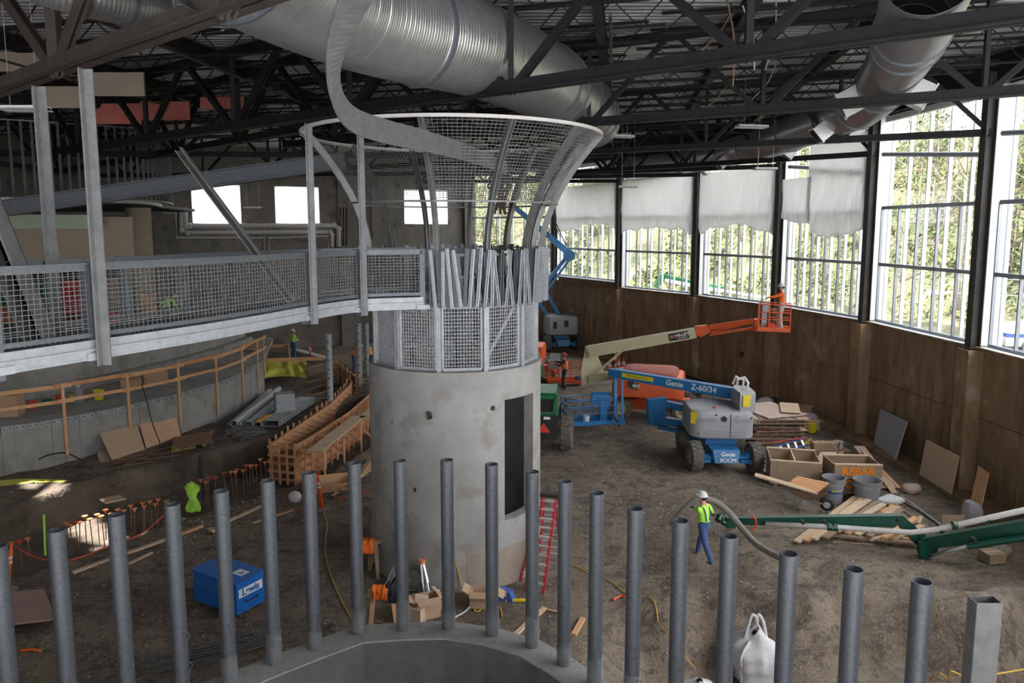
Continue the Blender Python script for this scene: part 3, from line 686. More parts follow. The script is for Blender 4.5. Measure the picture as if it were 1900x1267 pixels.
for (s, e) in ((0, 11),):
    part('rim_ring', MB().lathe([(3.62, 10.82), (3.70, 10.82), (3.70, 10.89), (3.62, 10.89), (3.62, 10.82)], TC, 84, a0=R(0), a1=R(360)), M['pipewhite'], fun, world=True, smooth=False)
part('lower_ring', MB().lathe([(2.57, 9.17), (2.61, 9.17), (2.61, 9.21), (2.57, 9.21), (2.57, 9.17)], TC, 72), M['galv_md'], fun, world=True)
for k, a in enumerate(AN):
    if k in (10, 11): continue
    w = MB(); Z0 = 9.2
    wire_panel(w, lambda u, v: pol(fr_(Z0 + (FZ1 - Z0) * v) - .05, a + 30 * u, Z0 + (FZ1 - Z0) * v), 18, 26, .0045)
    part('wire_mesh', w, M['galv_md'], fun, world=True, kind='stuff')
# hanging bundle inside the funnel
hb = MB()
for k in range(14):
    hb.tube([D(930 + random.uniform(-18, 18), 300, 19.4), D(930 + random.uniform(-26, 22), 345, 19.5), D(925 + random.uniform(-18, 20), 375 + random.uniform(-10, 25), 19.4)], .035, 6)
single('tool_bundle', hb, M['redladder'] if False else M['brown_steel'], 'dark bundle of cables and tools hanging inside the mesh funnel', 'bundle')

# ================================================================ FOOTBRIDGE
ZB, ZT = 6.80, 8.12
NE = spline([G(-420, 745, ZB), G(-200, 722, ZB), G(0, 693, ZB), G(178, 664, ZB), G(370, 632, ZB), G(480, 611, ZB), G(573, 592, ZB), G(668, 577, ZB), pol(2.3, -14, ZB)], 6)
def nrm(i):
    t = (NE[min(i + 1, len(NE) - 1)] - NE[max(i - 1, 0)]); t.z = 0; t.normalize(); return V((-t.y, t.x, 0))
FE = [p + nrm(i) * 1.55 for i, p in enumerate(NE)]
br = thing('footbridge', 'galvanized footbridge with wire mesh railings leading to the tower', 'bridge', NE[18])
def run(name, pts, w, h, m, dz=0, off=0):
    m_ = MB()
    for i in range(len(pts) - 1):
        m_.beam(pts[i] + V((0, 0, dz)) + nrm(i) * off, pts[i + 1] + V((0, 0, dz)) + nrm(i + 1) * off, w, h, ext=.01)
    return part(name, m_, m, br, world=True)
run('edge_beam', NE, .05, .255, M['galv_lt'], .13); run('beam_flange', NE, .13, .03, M['galv_lt'], .0, .03); run('beam_flange', NE, .10, .02, M['galv_lt'], .135, -.02)
run('edge_beam', FE, .05, .255, M['galv_lt'], .13); m_ = MB()
for i in range(len(NE) - 1):
    m_.add([NE[i] + V((0, 0, .24)), FE[i] + V((0, 0, .24)), FE[i + 1] + V((0, 0, .24)), NE[i + 1] + V((0, 0, .24)), NE[i] + V((0, 0, .20)), FE[i] + V((0, 0, .20)), FE[i + 1] + V((0, 0, .20)), NE[i + 1] + V((0, 0, .20))], [(0, 1, 2, 3), (7, 6, 5, 4)])
part('deck_plate', m_, M['galv'], br, world=True)
for i in range(0, len(NE), 2): part('cross_member', MB().beam(NE[i] + V((0, 0, .1)), FE[i] + V((0, 0, .1)), .08, .16), M['galv'], br, world=True)
for E, sd in ((NE, 'n'), (FE, 'f')):
    # posts split the railing into panels
    posts = [6, 12, 18, 36, 42, len(NE) - 1] if sd == 'n' else [4, 10, 16, 24, 30, 38, len(NE) - 1]
    for i in posts:
        m_ = MB().angle(E[i] + V((0, 0, -.1)), E[i] + V((0, 0, ZT - ZB + .02)), .12, .02, up=nrm(i)); part('railing_post', m_, M['galv'], br, world=True)
        part('splice_plate', MB().beam(E[i] - nrm(i) * .05 + V((0, 0, .08)), E[i] - nrm(i) * .05 + V((0, 0, -.02)), .30, .03, up=nrm(i)), M['galv_lt'], br, world=True)
    ends = [0] + posts
    for s, e in zip(ends, ends[1:]):
        if e - s < 2: continue
        pts = E[s:e + 1]; dn = nrm((s + e) // 2)
        m_ = MB(); m2 = MB()
        for p, q in zip(pts, pts[1:]):
            m_.beam(p + V((0, 0, ZT - ZB)), q + V((0, 0, ZT - ZB)), .10, .02, ext=.01); m_.beam(p + V((0, 0, ZT - ZB - .05)), q + V((0, 0, ZT - ZB - .05)), .02, .10, ext=.005)
            m2.beam(p + V((0, 0, .33)), q + V((0, 0, .33)), .05, .06, ext=.005)
        f = part('top_rail', m_, M['galv'], br, world=True); part('bottom_rail', m2, M['galv'], br, world=True)
        w = MB(); segl = [(q - p).length for p, q in zip(pts, pts[1:])]; tot = sum(segl)
        def at(s_):
            for l, p, q in zip(segl, pts, pts[1:]):
                if s_ <= l: return p + (q - p) * (s_ / l)
                s_ -= l
            return pts[-1]
        nn = int(tot / .078)
        for i in range(nn + 1):
            p = at(tot * i / nn); w.beam(p + V((0, 0, .28)), p + V((0, 0, ZT - ZB - .04)), .0075, .0075)
        for j in range(14):
            z = .36 + (ZT - ZB - .46) * j / 13
            for p, q in zip(pts, pts[1:]): w.beam(p + V((0, 0, z)), q + V((0, 0, z)), .0075, .0075)
        o2 = link('wire_mesh', w.mesh('wire_mesh', M['galv_md'], False, WORLD[br.name].inverted()), f); o2['kind'] = 'stuff'
def hanger(pt, ztop, label, w=.12, zb=ZB - .1, up=(1, 0, 0)):
    m_ = MB().angle(V((pt.x, pt.y, zb)), V((pt.x, pt.y, ztop)), w, .022, up=up)
    single('hanger_post', m_, M['galv_md'], label, 'steel post', 'hanger posts of the footbridge')
hanger(NE[18] - nrm(18) * .09, D(147, 128, NE[18].y).z, 'galvanized hanger post nearest the camera, rising from the bridge splice to the heavy brown truss', .12)
hanger(D(90, 500, 11.4), D(72, 160, 11.4).z, 'galvanized hanger post on the far bridge rail, beside the nearest hanger post', .12)
hanger(NE[36] - nrm(36) * .08, D(568, 230, NE[36].y).z, 'thin galvanized hanger post halfway to the tower', .10)
hanger(NE[42] - nrm(42) * .08, D(657, 238, NE[42].y).z, 'galvanized hanger post just before the tower crown', .11)
def brace(a, b, label, w, zt=.02): 
    m_ = MB().angle(a, b, w, zt, up=(0, -1, 0)); m_.angle(a, b, w, zt, up=(0, -1, 0), flip=-1); single('brace_post', m_, M['galv_md'], label, 'steel brace', 'diagonal braces')
brace(D(335, 278, 14.8), D(545, 560, 14.5), 'slanted galvanized brace running down through the bridge railing in mid span', .13)
brace(D(-25, 355, 10.9), D(92, 640, 10.9), 'thick slanted steel brace close behind the bridge near the left edge of view', .30, .03)

# ================================================================ DUCTS
def duct(name, pts, r, m, label, flanges, rib=.08, takeoffs=()):
    o = thing(name, label, 'duct', pts[0]); path = spline(pts, 10)
    L = [0]
    for p, q in zip(path, path[1:]): L.append(L[-1] + (q - p).length)
    def at(s):
        for i in range(len(path) - 1):
            if s <= L[i + 1]: return path[i] + (path[i + 1] - path[i]) * ((s - L[i]) / (L[i + 1] - L[i] + 1e-9))
        return path[-1]
    P = []; Rr = []; s = 0
    while s < L[-1]:
        for d, e in ((0, 0), (.02, .014), (.04, 0)):
            P.append(at(min(s + d, L[-1]))); Rr.append(r + e)
        s += rib
    # smooth out the directions
    m_ = MB().tube(P, Rr, 40, caps=False); part('duct_run', m_, M['duct'], o, world=True, smooth=True)
    for f in flanges:
        c = at(L[-1] * f); c2 = at(min(L[-1] * f + .07, L[-1])); part('flange_ring', MB().pipe(c, c2, r + .055, r - .01, 40), M['duct_lt'] if f > 2 else M['galv'], o, world=True, smooth=False)
    for f, ang, sz in takeoffs:
        c = at(L[-1] * f); d = (at(L[-1] * f + .2) - c).normalized(); x = d.cross(V((0, 0, 1))).normalized(); y = x.cross(d); n = x * math.sin(R(ang)) - y * math.cos(R(ang))
        if n.z > .5: n = -n
        m_ = MB().beam(c + n * (r - .15), c + n * (r + sz * .75), sz, sz * .9, up=d); m_.beam(c + n * (r + sz * .72), c + n * (r + sz * .78), sz * 1.12, sz * 1.0, up=d)
        part('outlet_box', m_, M['duct_lt'], o, world=True)
        part('grille', MB().beam(c + n * (r + sz * .785), c + n * (r + sz * .79), sz * .9, sz * .8, up=d), M['dark_steel'], o, world=True)
    return o
ZD = 12.5
def Gz(px, py, z): return G(px, py, z)
duct('large_duct', [G(395, -120, ZD), G(520, -45, ZD), G(650, 20, ZD), G(760, 58, ZD), G(900, 98, ZD), G(1010, 150, ZD), G(1075, 195, ZD), G(1100, 222, 12.5)], 1.0, None,
     'large spiral galvanized duct sweeping across the roof above the funnel', [.02, .30, .60, .645, .74, .87, .93])
duct('side_duct', [G(1730, -60, 12.35), G(1695, 50, 12.35), G(1655, 130, 12.35), G(1600, 195, 12.35), G(1500, 237, 12.35), G(1400, 272, 12.3), G(1290, 296, 12.3), G(1170, 314, 12.3), G(1090, 326, 12.3)], .66, None,
     'smaller spiral duct curving along the window wall with sheet metal outlet boxes', [.08, .10, .22, .30, .36, .45, .56, .68, .8], .075, takeoffs=[(.20, 62, .62), (.215, -62, .62), (.36, 62, .55), (.34, -50, .55), (.5, 55, .5), (.6, -50, .5), (.7, 55, .5)])
duct('short_duct', [D(60, -40, 14), D(160, -12, 14.5), D(262, 8, 15.5), D(285, 12, 16)], .42, None, 'short spiral duct section high up near the top left corner', [.3, .6, .93])

# ================================================================ CURVED FLAT STEEL BAND
def band(pts, wv, label):
    P = []; W = []
    pp = spline([p for p in pts], 8); ww = spline([V(w) for w in wv], 8); m_ = MB()
    vs = []
    for p, w in zip(pp, ww): vs += [p - w / 2, p + w / 2]
    m_.add(vs, [(2 * i, 2 * i + 1, 2 * i + 3, 2 * i + 2) for i in range(len(pp) - 1)])
    o = single('curved_channel', m_, M['galv_md'], label, 'steel channel')
    md = o.modifiers.new('t', 'SOLIDIFY'); md.thickness = .03; md.offset = 0
    return o
band([D(690, -60, 8.2), D(655, 10, 8.8), D(625, 90, 9.6), D(622, 165, 10.4), D(650, 218, 11.4), D(712, 243, 12.8), D(790, 262, 14.6), D(870, 285, 16.6), D(940, 312, 18.6)],
     [(.40, 0, .05), (.38, 0, .02), (.25, .05, .10), (.10, .1, .25), (.04, .1, .36), (0, .06, .40), (0, .05, .40), (0, .05, .36), (0, 0, .3)],
     'curved galvanized channel twisting down from the roof into the funnel')

# ================================================================ PIPE RING AND CURB
curb = thing('concrete_curb', 'faceted concrete curb wall that carries the row of pipe posts', 'curb wall', PIPES[9])
CT = .80
cen = []
for i, p in enumerate(PIPES):
    t = (PIPES[min(i + 1, 20)] - PIPES[max(i - 1, 0)]); t.z = 0; t.normalize(); n = V((-t.y, t.x, 0)); cen.append((V((p.x, p.y, 0)), n if n.y > 0 else -n))
ho, hi = .24, .40
for i in range(len(cen) - 1):
    (a, na), (b, nb) = cen[i], cen[i + 1]
    q = [a - na * hi, b - nb * hi, b + nb * ho, a + na * ho]
    q = [p + (p2 - p).normalized() * .0 for p, p2 in zip(q, [q[1], q[0], q[3], q[2]])]
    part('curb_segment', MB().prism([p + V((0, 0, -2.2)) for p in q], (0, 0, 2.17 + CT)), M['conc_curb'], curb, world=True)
    part('curb_top', MB().prism([p + V((0, 0, CT - .03)) for p in q], (0, 0, .03)), M['conc_cap'], curb, world=True)  # thin cap whose pale colour stands in for light on the curb top
n_round = 20
for i, p in enumerate(PIPES):
    sq = i == 20
    which = 'round galvanized pipe post, %s from the left end of the curved row' % ORD[i]
    if i == 8: which = 'round galvanized pipe post just beside the tallest middle one, ninth in the row'
    if i == 9: which = 'round galvanized pipe post standing tallest at the middle of the tower front'
    if i == 20: which = 'square galvanized tube post at the right end of the pipe row'
    g = thing('pipe_post', which, 'pipe post', V((p.x, p.y, CT)), 0, 'galvanized pipe posts on the curb')
    hgt = PTZ - CT + random.uniform(-.02, .02); r = .124
    if sq:
        m_ = MB(); w = .15; h2 = .09
        for x_, y_, dx, dy in ((-w, 0, .012, 2 * h2), (w, 0, .012, 2 * h2), (0, -h2, 2 * w, .012), (0, h2, 2 * w, .012)): m_.box((x_, y_, hgt / 2), (dx, dy, hgt))
        part('tube', m_, M['galv_md'], g)
    else:
        x_ = part('tube', MB().pipe((0, 0, 0), (0, 0, hgt), r, r - .016, 28), M['galv'], g); smooth_auto(x_, 35)
    n = cen[i][1]; tz = [.45, 1.0] if i % 3 else [.6, 1.15]
    for k, z in enumerate(tz):
        ang = random.uniform(-.7, .7) + math.atan2(-p.y, -p.x); c = V((math.cos(ang), math.sin(ang), 0)) * (r + .005); t = V((-c.y, c.x, 0)).normalized()
        m_ = MB().tube(spline([c + V((0, 0, z + .10)), c * 1.2 + t * .04 + V((0, 0, z + .09)), c * 1.25 + t * .09 + V((0, 0, z + .0)), c * 1.2 + t * .01 + V((0, 0, z - .09)), c + V((0, 0, z - .05))], 4), .006, 6)
        part('wire_loop', m_, M['rebar_grey'], g)
    if 4 <= i <= 15:
        hw = .36 + .12 * ((i * 7) % 3)
        def fn(u, v, hw=hw, i=i):
            a = u * 2 * PI; rr = r + .010 + .012 * abs(noise.noise(V((math.cos(a) * 3, math.sin(a) * 3 + i, v * 5)))) ; z = v * hw * (1 + .25 * noise.noise(V((math.cos(a) * 2, math.sin(a) * 2, i))))
            return V((rr * math.cos(a), rr * math.sin(a), z + .005))
        part('stretch_wrap', MB().grid(fn, 28, 10), M['wrap'], g, smooth=True, label='clear stretch wrap around the foot')
# ================================================================ TYRES AND BOOM LIFTS
def tyre_meshes(r, w, lugs=18, nm='tyre'):
    m_ = MB(); hw = w / 2
    m_.lathe([(r * .58, -hw * .75), (r * .62, -hw), (r * .86, -hw), (r * .95, -hw * .85), (r * .955, 0), (r * .95, hw * .85), (r * .86, hw), (r * .62, hw), (r * .58, hw * .75), (r * .58, -hw * .75)], n=28, axis=0)
    for i in range(lugs * 2):
        a = PI * i / lugs; s = 1 if i % 2 else -1
        c = V((s * hw * .52, r * .965 * math.cos(a), r * .965 * math.sin(a)))
        m_.box(c, (hw * 1.02, r * .105, r * .085), Euler((a - PI / 2, 0, 0)).to_matrix() @ Euler((0, 0, s * .35)).to_matrix())
    t = m_.mesh('tyre', M['rubber'])
    rm = MB().lathe([(0, -hw * .35), (r * .2, -hw * .4), (r * .25, -hw * .2), (r * .5, -hw * .25), (r * .58, -hw * .72), (r * .58, hw * .72), (r * .5, hw * .25), (r * .25, hw * .2), (r * .2, hw * .4), (0, hw * .35)], n=20, axis=0)
    for i in range(8): a = PI * i / 4; rm.cyl((-hw * .35, r * .34 * math.cos(a), r * .34 * math.sin(a)), (hw * .35, r * .34 * math.cos(a), r * .34 * math.sin(a)), .02, n=6)
    return t, rm
def add_wheel(parent, loc, meshes, rim_mat, rz=0):
    t, rm = meshes
    o = link('wheel', t, parent); o.location = V(loc); o.rotation_euler = (0, 0, rz)
    if not hasattr(rm, 'done'): rm.done = rm.mesh('rim', M[rim_mat], True)
    link('rim', rm.done, o); return o
def chassis(o, L=2.5, W=2.45, wr=.52, ww=.38, cm='blue', rim='liftgrey', z=.62, meshes=None, ends=True):
    meshes = meshes or tyre_meshes(wr, ww)
    for sx in (-1, 1):
        for sy in (-1, 1): add_wheel(o, (sx * (W / 2 - ww / 2), sy * L / 2, wr), meshes, rim, (.12 if sy < 0 else 0))
    for sy in (-1, 1):
        m_ = MB().beam((-(W / 2 - ww), sy * L / 2, wr), (W / 2 - ww, sy * L / 2, wr), .16, .18)
        for sx in (-1, 1): m_.box((sx * (W / 2 - ww - .06), sy * L / 2, wr), (.14, .28, .34)); m_.cyl((sx * .3, sy * (L / 2 + .16), wr), (sx * (W / 2 - ww - .05), sy * (L / 2 + .16), wr + .02), .035, n=8)
        part('axle', m_, M[cm], o)
    m_ = MB().prism([(-.42, -L / 2 - .25, wr - .18), (.42, -L / 2 - .25, wr - .18), (.50, -L / 2 - .25, wr + .30), (-.50, -L / 2 - .25, wr + .30)], (0, L + .5, 0))
    m_.box((0, 0, wr + .38), (1.1, 1.3, .2)); part('chassis_frame', m_, M[cm], o)
    m_ = MB().prism([(-.40, -L / 2 - .42, wr - .12), (.40, -L / 2 - .42, wr - .12), (.46, -L / 2 - .30, wr + .32), (-.46, -L / 2 - .30, wr + .32)], (0, .12, 0))
    m_.box((-.72, -L / 2 - .12, wr - .10), (.4, .3, .12)); m_.box((.72, -L / 2 - .12, wr - .10), (.4, .3, .12))
    part('front_cover', m_, M[cm], o)
    part('slew_ring', MB().cyl((0, 0, wr + .45), (0, 0, wr + .60), .55, n=28), M['black'], o)
def rounded_body(o, prof, z0, z1, m, name, inset=.06):
    """turntable cover: outline polygon, softened top and bottom"""
    c = V((sum(p[0] for p in prof) / len(prof), sum(p[1] for p in prof) / len(prof), 0)); n = len(prof)
    rings = [(z0, 1 - inset), (z0 + .06, 1), ((z0 * .55 + z1 * .45), 1.0), (z1 - .14, .985), (z1 - .04, .95), (z1, .88)]
    m_ = MB(); vs = []
    for z, s in rings: vs += [V((c.x + (p[0] - c.x) * s, c.y + (p[1] - c.y) * s, z)) for p in prof]
    fs = [(i * n + j, i * n + (j + 1) % n, (i + 1) * n + (j + 1) % n, (i + 1) * n + j) for i in range(len(rings) - 1) for j in range(n)] + [tuple(range(n))[::-1], tuple(range((len(rings) - 1) * n, len(rings) * n))]
    m_.add(vs, fs); x = part(name, m_, M[m], o); smooth_auto(x, 35); return x
def arc(cx, cy, r, a0, a1, n): return [(cx + r * math.cos(R(a0 + (a1 - a0) * i / n)), cy + r * math.sin(R(a0 + (a1 - a0) * i / n))) for i in range(n + 1)]
def basket(o, c, rz, m, W=1.8, Dp=.85, H=1.1, name='basket', world=True):
    """open work platform, origin c = centre of floor"""
    R_ = Matrix.Translation(c) @ Matrix.Rotation(rz, 4, 'Z')
    def P(x, y, z): return R_ @ V((x, y, z))
    m_ = MB(); x, y = W / 2, Dp / 2
    up = (0, 0, 1)
    for z in (.02,): m_.beam(P(-x, 0, z), P(x, 0, z), Dp, .04)
    f = part(name, m_, M[m], o, world=True)
    inv = WORLD[o.name].inverted()
    def sub(nm, mb): return link(nm, mb.mesh(nm, M[m], False, inv), f)
    t = MB()
    for a, b in (((-x, -y), (x, -y)), ((-x, y), (x, y)), ((-x, -y), (-x, y)), ((x, -y), (x, y))):
        t.beam(P(*a, .09), P(*b, .09), .02, .16)
    sub('toe_board', t)
    for z in (.5, .8, H):
        t = MB().tube([P(-x, -y, z), P(x, -y, z), P(x, y, z), P(-x, y, z)], .022, 6, closed=True); sub('rail', t)
    for a in (-x, -x / 3, x / 3, x):
        for b in (-y, y): sub('upright', MB().cyl(P(a, b, .05), P(a, b, H), .02, n=6))
    for a in (-x, x): sub('upright', MB().cyl(P(a, 0, .05), P(a, 0, H), .02, n=6))
    return P
# ---- near blue articulated lift
LZ = .0
cpos = G(1347, 842, 0) ; cpos = V((7.62, 27.3, 0))
A = thing('boom_lift', 'blue articulated boom lift with grey turntable cover parked on the soil nearest the camera', 'boom lift', cpos, R(-3))
chassis(A, 2.45, 2.5, .53, .40, 'blue', 'liftgrey')
# turntable: cover, rear weight
prof = arc(-.72, -.62, .45, 180, 270, 5) + arc(.70, -.72, .40, 270, 330, 4) + [(1.18, -.35), (1.22, .9), (.95, 1.15), (.35, 1.2), (-.9, 1.15), (-1.16, .8)]
rounded_body(A, prof, 1.12, 2.12, 'liftgrey', 'turntable_cover')
part('cover_seam', MB().box((.22, -1.1, 1.6), (.012, .06, .85)), M['black'], A)
for z in (1.32, 1.42): part('cover_groove', MB().tube([(-1.05, -.90, z), (-.6, -1.10, z), (.65, -1.14, z), (1.02, -.95, z), (1.17, -.4, z)], .014, 6), M['liftgrey'], A)
part('lamp_port', MB().cyl((-.02, -1.14, 1.86), (-.02, -1.06, 1.86), .10, n=16), M['black'], A)
rounded_body(A, [(.55, -.95), (1.0, -.9), (1.22, -.5), (1.22, .5), (.7, .7), (.5, .2)], 2.0, 2.75, 'liftgrey', 'hinge_tower')
part('beacon', MB().cyl((-.25, -.55, 2.1), (-.25, -.55, 2.19), .06, n=12), M['redpl'], A)
part('hose_bundle', MB().tube([(.95, -.2, 2.7), (1.0, -.25, 3.0), (.85, -.3, 3.22), (.6, -.3, 3.15), (.62, -.1, 2.9)], .05, 8).tube([(.85, 0, 2.7), (.9, 0, 3.05), (.6, 0, 3.2), (.5, 0, 2.9)], .045, 8), M['white_pl'], A)
for c_, d_, r_ in (((1.235, -.1, 2.45), (.01, .3, .35), (0, 0, 0)), ((.78, -.975, 2.5), (.26, .012, .42), (0, 0, .12)), ((-1.05, -.92, 1.85), (.24, .012, .42), (0, 0, -.6))): part('yellow_decal', MB().box(c_, d_, r_), M['yellow'], A)
for x_, z_ in ((-.9, 1.3), (-.3, 2.0), (.5, 1.55), (.95, 1.9)): part('latch', MB().box((x_, -1.12 + .1 * abs(x_) , z_), (.07, .05, .04)), M['black'], A)
MA = WORLD[A.name]
b0 = D(1392, 728, 27.6); b1 = D(1148, 683, 31.6)
# main boom
def boom_box(o, a, b, w, h, m, name='boom_section', t0=1.0, t1=1.0):
    a = V(a); b = V(b); d = (b - a).normalized(); sx = d.cross(V((0, 0, 1))).normalized(); uy = sx.cross(d); ws = w / 2
    vs = [p + sx * i * ws * k + uy * j * h / 2 * k for p, k in ((a, t0), (b, t1)) for i, j in ((-1, -1), (1, -1), (1, 1), (-1, 1))]
    return part(name, MB().add(vs, [(0, 1, 2, 3), (4, 5, 6, 7), (0, 1, 5, 4), (1, 2, 6, 5), (2, 3, 7, 6), (3, 0, 4, 7)]), M[m], o, world=True)
top0 = D(1384, 732, 27.7); top1 = D(1140, 691, 31.5)
bd = (top1 - top0).normalized()
boom_box(A, top0 + V((0, 0, -.02)), top1 + V((0, 0, -.02)), .34, .42, 'blue', 'main_boom', 1.0, .85)
boom_box(A, top1 - bd * 1.6 + V((0, 0, 0)), top1 + bd * .25, .24, .30, 'blue', 'inner_boom')
# lower parallel arms
l0 = D(1366, 778, 27.6); l1 = D(1218, 745, 29.9)
boom_box(A, l0, l1, .26, .26, 'blue', 'riser_arm'); boom_box(A, D(1340, 800, 27.3), D(1222, 778, 29.4), .26, .30, 'blue', 'riser_arm')
boom_box(A, D(1340, 818, 27.2), D(1222, 792, 29.2), .14, .14, 'blue', 'riser_arm')
hp = D(1214, 772, 29.6); part('riser_knuckle', MB().prism([D(1203, 742, 29.7), D(1238, 738, 29.3), D(1235, 792, 29.3), D(1205, 788, 29.7)], (-.05, .3, 0)), M['blue'], A, world=True)
part('riser_foot', MB().beam(D(1237, 790, 29.2), D(1235, 776, 29.2), .08, .08).cyl(D(1228, 781, 29.2), D(1244, 783, 29.2), .07), M['black'], A, world=True)
# jib post and basket
j0 = D(1147, 690, 31.6); j1 = D(1147, 783, 31.3)
part('jib', MB().beam(j0 + V((-.12, 0, .1)), j1 + V((-.12, 0, 0)), .14, .26, up=(0, 1, 0)).beam(j0 + V((.18, 0, -.2)), j1 + V((.18, 0, 0)), .07, .12, up=(0, 1, 0)).cyl(j0 + V((.1, .2, 0)), j0 + V((.1, -.25, 0)), .16).box(j1 + V((0, 0, .05)), (.55, .3, .25)), M['blue'], A, world=True)
P = basket(A, D(1092, 784, 31.4), R(14), 'blue', 2.2, .9, 1.1)
part('control_box', MB().box(P(.55, .1, .95), (.75, .4, .32)).lathe([(0, -.34), (.2, -.34), (.2, .34), (0, .34)], P(.55, .1, 1.08), 14, axis=0, a0=0, a1=PI).box(P(.65, .0, .45), (.3, .35, .8)), M['blue'], A, world=True)
part('basket_hose', MB().tube([P(.8, -.3, .6), P(1.0, -.5, .3), P(1.2, -.5, -.1), P(1.4, -.2, .1)], .035, 6).tube([P(.9, -.3, .5), P(1.1, -.6, .1), P(1.3, -.3, 0)], .03, 6), M['black'], A, world=True)
part('tool_pail', MB().lathe([(0, .06), (.13, .06), (.15, .36), (.12, .36)], P(-.15, -.1, 0), 14), M['white_pl'], A, world=True)
# writing on the boom
side = bd.cross(V((0, 0, 1))).normalized(); side = side if side.y < 0 else -side
mid = top0 + (top1 - top0) * .40 + V((0, 0, -.07)) + side * .178
textmesh('Genie', .32, frame_mtx(top0 + (top1 - top0) * .50 + V((0, 0, -.01)) + side * .17, -bd, (0, 0, 1)), M['text_w'], 'boom_lettering', A, shear=.2, bold=.006)
textmesh('Z-60/34', .33, frame_mtx(top0 + (top1 - top0) * .28 + V((0, 0, -.01)) + side * .174, -bd, (0, 0, 1)), M['text_w'], 'boom_lettering', A, bold=.004)
yp = MB(); yc = top0 + (top1 - top0) * .79 + V((0, 0, .0)) + side * .162; yp.beam(yc - bd * .75, yc + bd * .75, .012, .18); part('yellow_label', yp, M['yellow'], A, world=True)
textmesh('HERTZ Equipment Rental', .10, frame_mtx(yc + side * .008, -bd, (0, 0, 1)), M['black'], 'label_lettering', A, depth=.002)
MW = WORLD[A.name]
def loc_mtx(o, p, xd, ud): return WORLD[o.name] @ frame_mtx(p, xd, ud)
textmesh('Genie', .20, loc_mtx(A, V((0, -1.76, .76)), (1, 0, 0), (0, .25, 1)), M['text_w'], 'cover_lettering', A, shear=.2, bold=.004)
textmesh('BOOM', .19, loc_mtx(A, V((0, -1.80, .56)), (1, 0, 0), (0, .25, 1)), M['text_w'], 'cover_lettering', A, shear=.2, bold=.0)
textmesh('Genie', .26, loc_mtx(A, V((-.62, -1.17, 1.85)), (1, -.2, 0), (0, 0, 1)), M['frame'], 'cover_lettering', A, shear=.2)
textmesh('Genie', .34, loc_mtx(A, V((.70, -1.20, 1.86)), (1, .12, 0), (0, 0, 1)), M['frame'], 'cover_lettering', A, shear=.2)

# ---- cream and orange lift behind, basket up at the wall
bs = D(1212, 744, 34.2); bs.z = 0
B = thing('boom_lift', 'orange and cream telescopic boom lift raising a worker to the window wall', 'boom lift', bs, R(75))
chassis(B, 2.7, 2.5, .50, .38, 'orange', 'cream')
prof = arc(-.9, -.9, .5, 180, 270, 5) + arc(.9, -.9, .5, 270, 360, 5) + arc(.9, 1.3, .5, 0, 90, 5) + arc(-.9, 1.3, .5, 90, 180, 5)
rounded_body(B, prof, 1.05, 2.0, 'orange', 'turntable_cover')
rounded_body(B, [(p[0] * .8, p[1] * .8) for p in prof], 1.98, 2.2, 'pinkbd', 'engine_cover')
q0 = D(1183, 713, 33.0); e1 = V((1, .02, 0))
part('logo_plate', MB().add([q0 + V((.42 * math.cos(a), 0, .42 * .62 * math.sin(a))) for a in [2 * PI * i / 24 for i in range(24)]] + [q0 + V((.42 * math.cos(a), .4, .42 * .62 * math.sin(a))) for a in [2 * PI * i / 24 for i in range(24)]], [tuple(range(24))] + [(i, (i + 1) % 24, 24 + (i + 1) % 24, 24 + i) for i in range(24)]), M['black'], B, world=True)
textmesh('IVY', .22, frame_mtx(q0 + V((0, -.008, .10)), e1, (0, 0, 1)), M['cap_o'], 'logo_lettering', B, shear=.2, bold=.006)
textmesh('HI-LIFT', .15, frame_mtx(q0 + V((0, -.008, -.06)), e1, (0, 0, 1)), M['text_w'], 'logo_lettering', B, shear=.2, bold=.006)
textmesh('EQUIPMENT', .07, frame_mtx(q0 + V((0, -.008, -.16)), e1, (0, 0, 1)), M['yellow'], 'logo_lettering', B)
# counter arm, upright and main boom
ua = D(1096, 648, 35.5); lb = D(1083, 713, 35.3)
part('knuckle_arm', MB().prism([D(1086, 645, 35.5), D(1100, 642, 35.5), D(1120, 690, 35.3), D(1102, 708, 35.2), D(1080, 716, 35.2), D(1078, 690, 35.3)], (.05, .45, 0)), M['cream'], B, world=True)
boom_box(B, D(1095, 702, 35.2), D(1180, 690, 34.2), .35, .38, 'cream', 'lower_boom'); part('lift_cylinder', MB().cyl(D(1106, 692, 35.0), D(1158, 648, 34.6), .06).cyl(D(1130, 672, 34.8), D(1160, 646, 34.6), .035), M['cream'], B, world=True)
mb0 = D(1092, 652, 35.3); mb1 = D(1291, 617, 33.6)
boom_box(B, mb0, mb1, .36, .52, 'cream', 'main_boom', 1.05, .9); bd2 = (mb1 - mb0).normalized(); boom_box(B, mb1 - bd2 * .3, D(1300, 615, 33.5), .24, .3, 'orange', 'inner_boom')
s2 = bd2.cross(V((0, 0, 1))).normalized(); s2 = s2 if s2.y < 0 else -s2; lc = mb0 + (mb1 - mb0) * .86 + s2 * .175
part('black_decal', MB().beam(lc - bd2 * .5, lc + bd2 * .42, .012, .34), M['black'], B, world=True)
textmesh('IVY', .2, frame_mtx(lc - bd2 * .3 + s2 * .008, bd2, (0, 0, 1)), M['cap_o'], 'decal_lettering', B, shear=.2, bold=.004)
textmesh('HI-LIFT', .19, frame_mtx(lc + bd2 * .13 + s2 * .008 + V((0, 0, .03)), bd2, (0, 0, 1)), M['text_w'], 'decal_lettering', B, shear=.2, bold=.005)
textmesh('EQUIPMENT', .08, frame_mtx(lc + bd2 * .15 + s2 * .008 - V((0, 0, .10)), bd2, (0, 0, 1)), M['text_w'], 'decal_lettering', B)
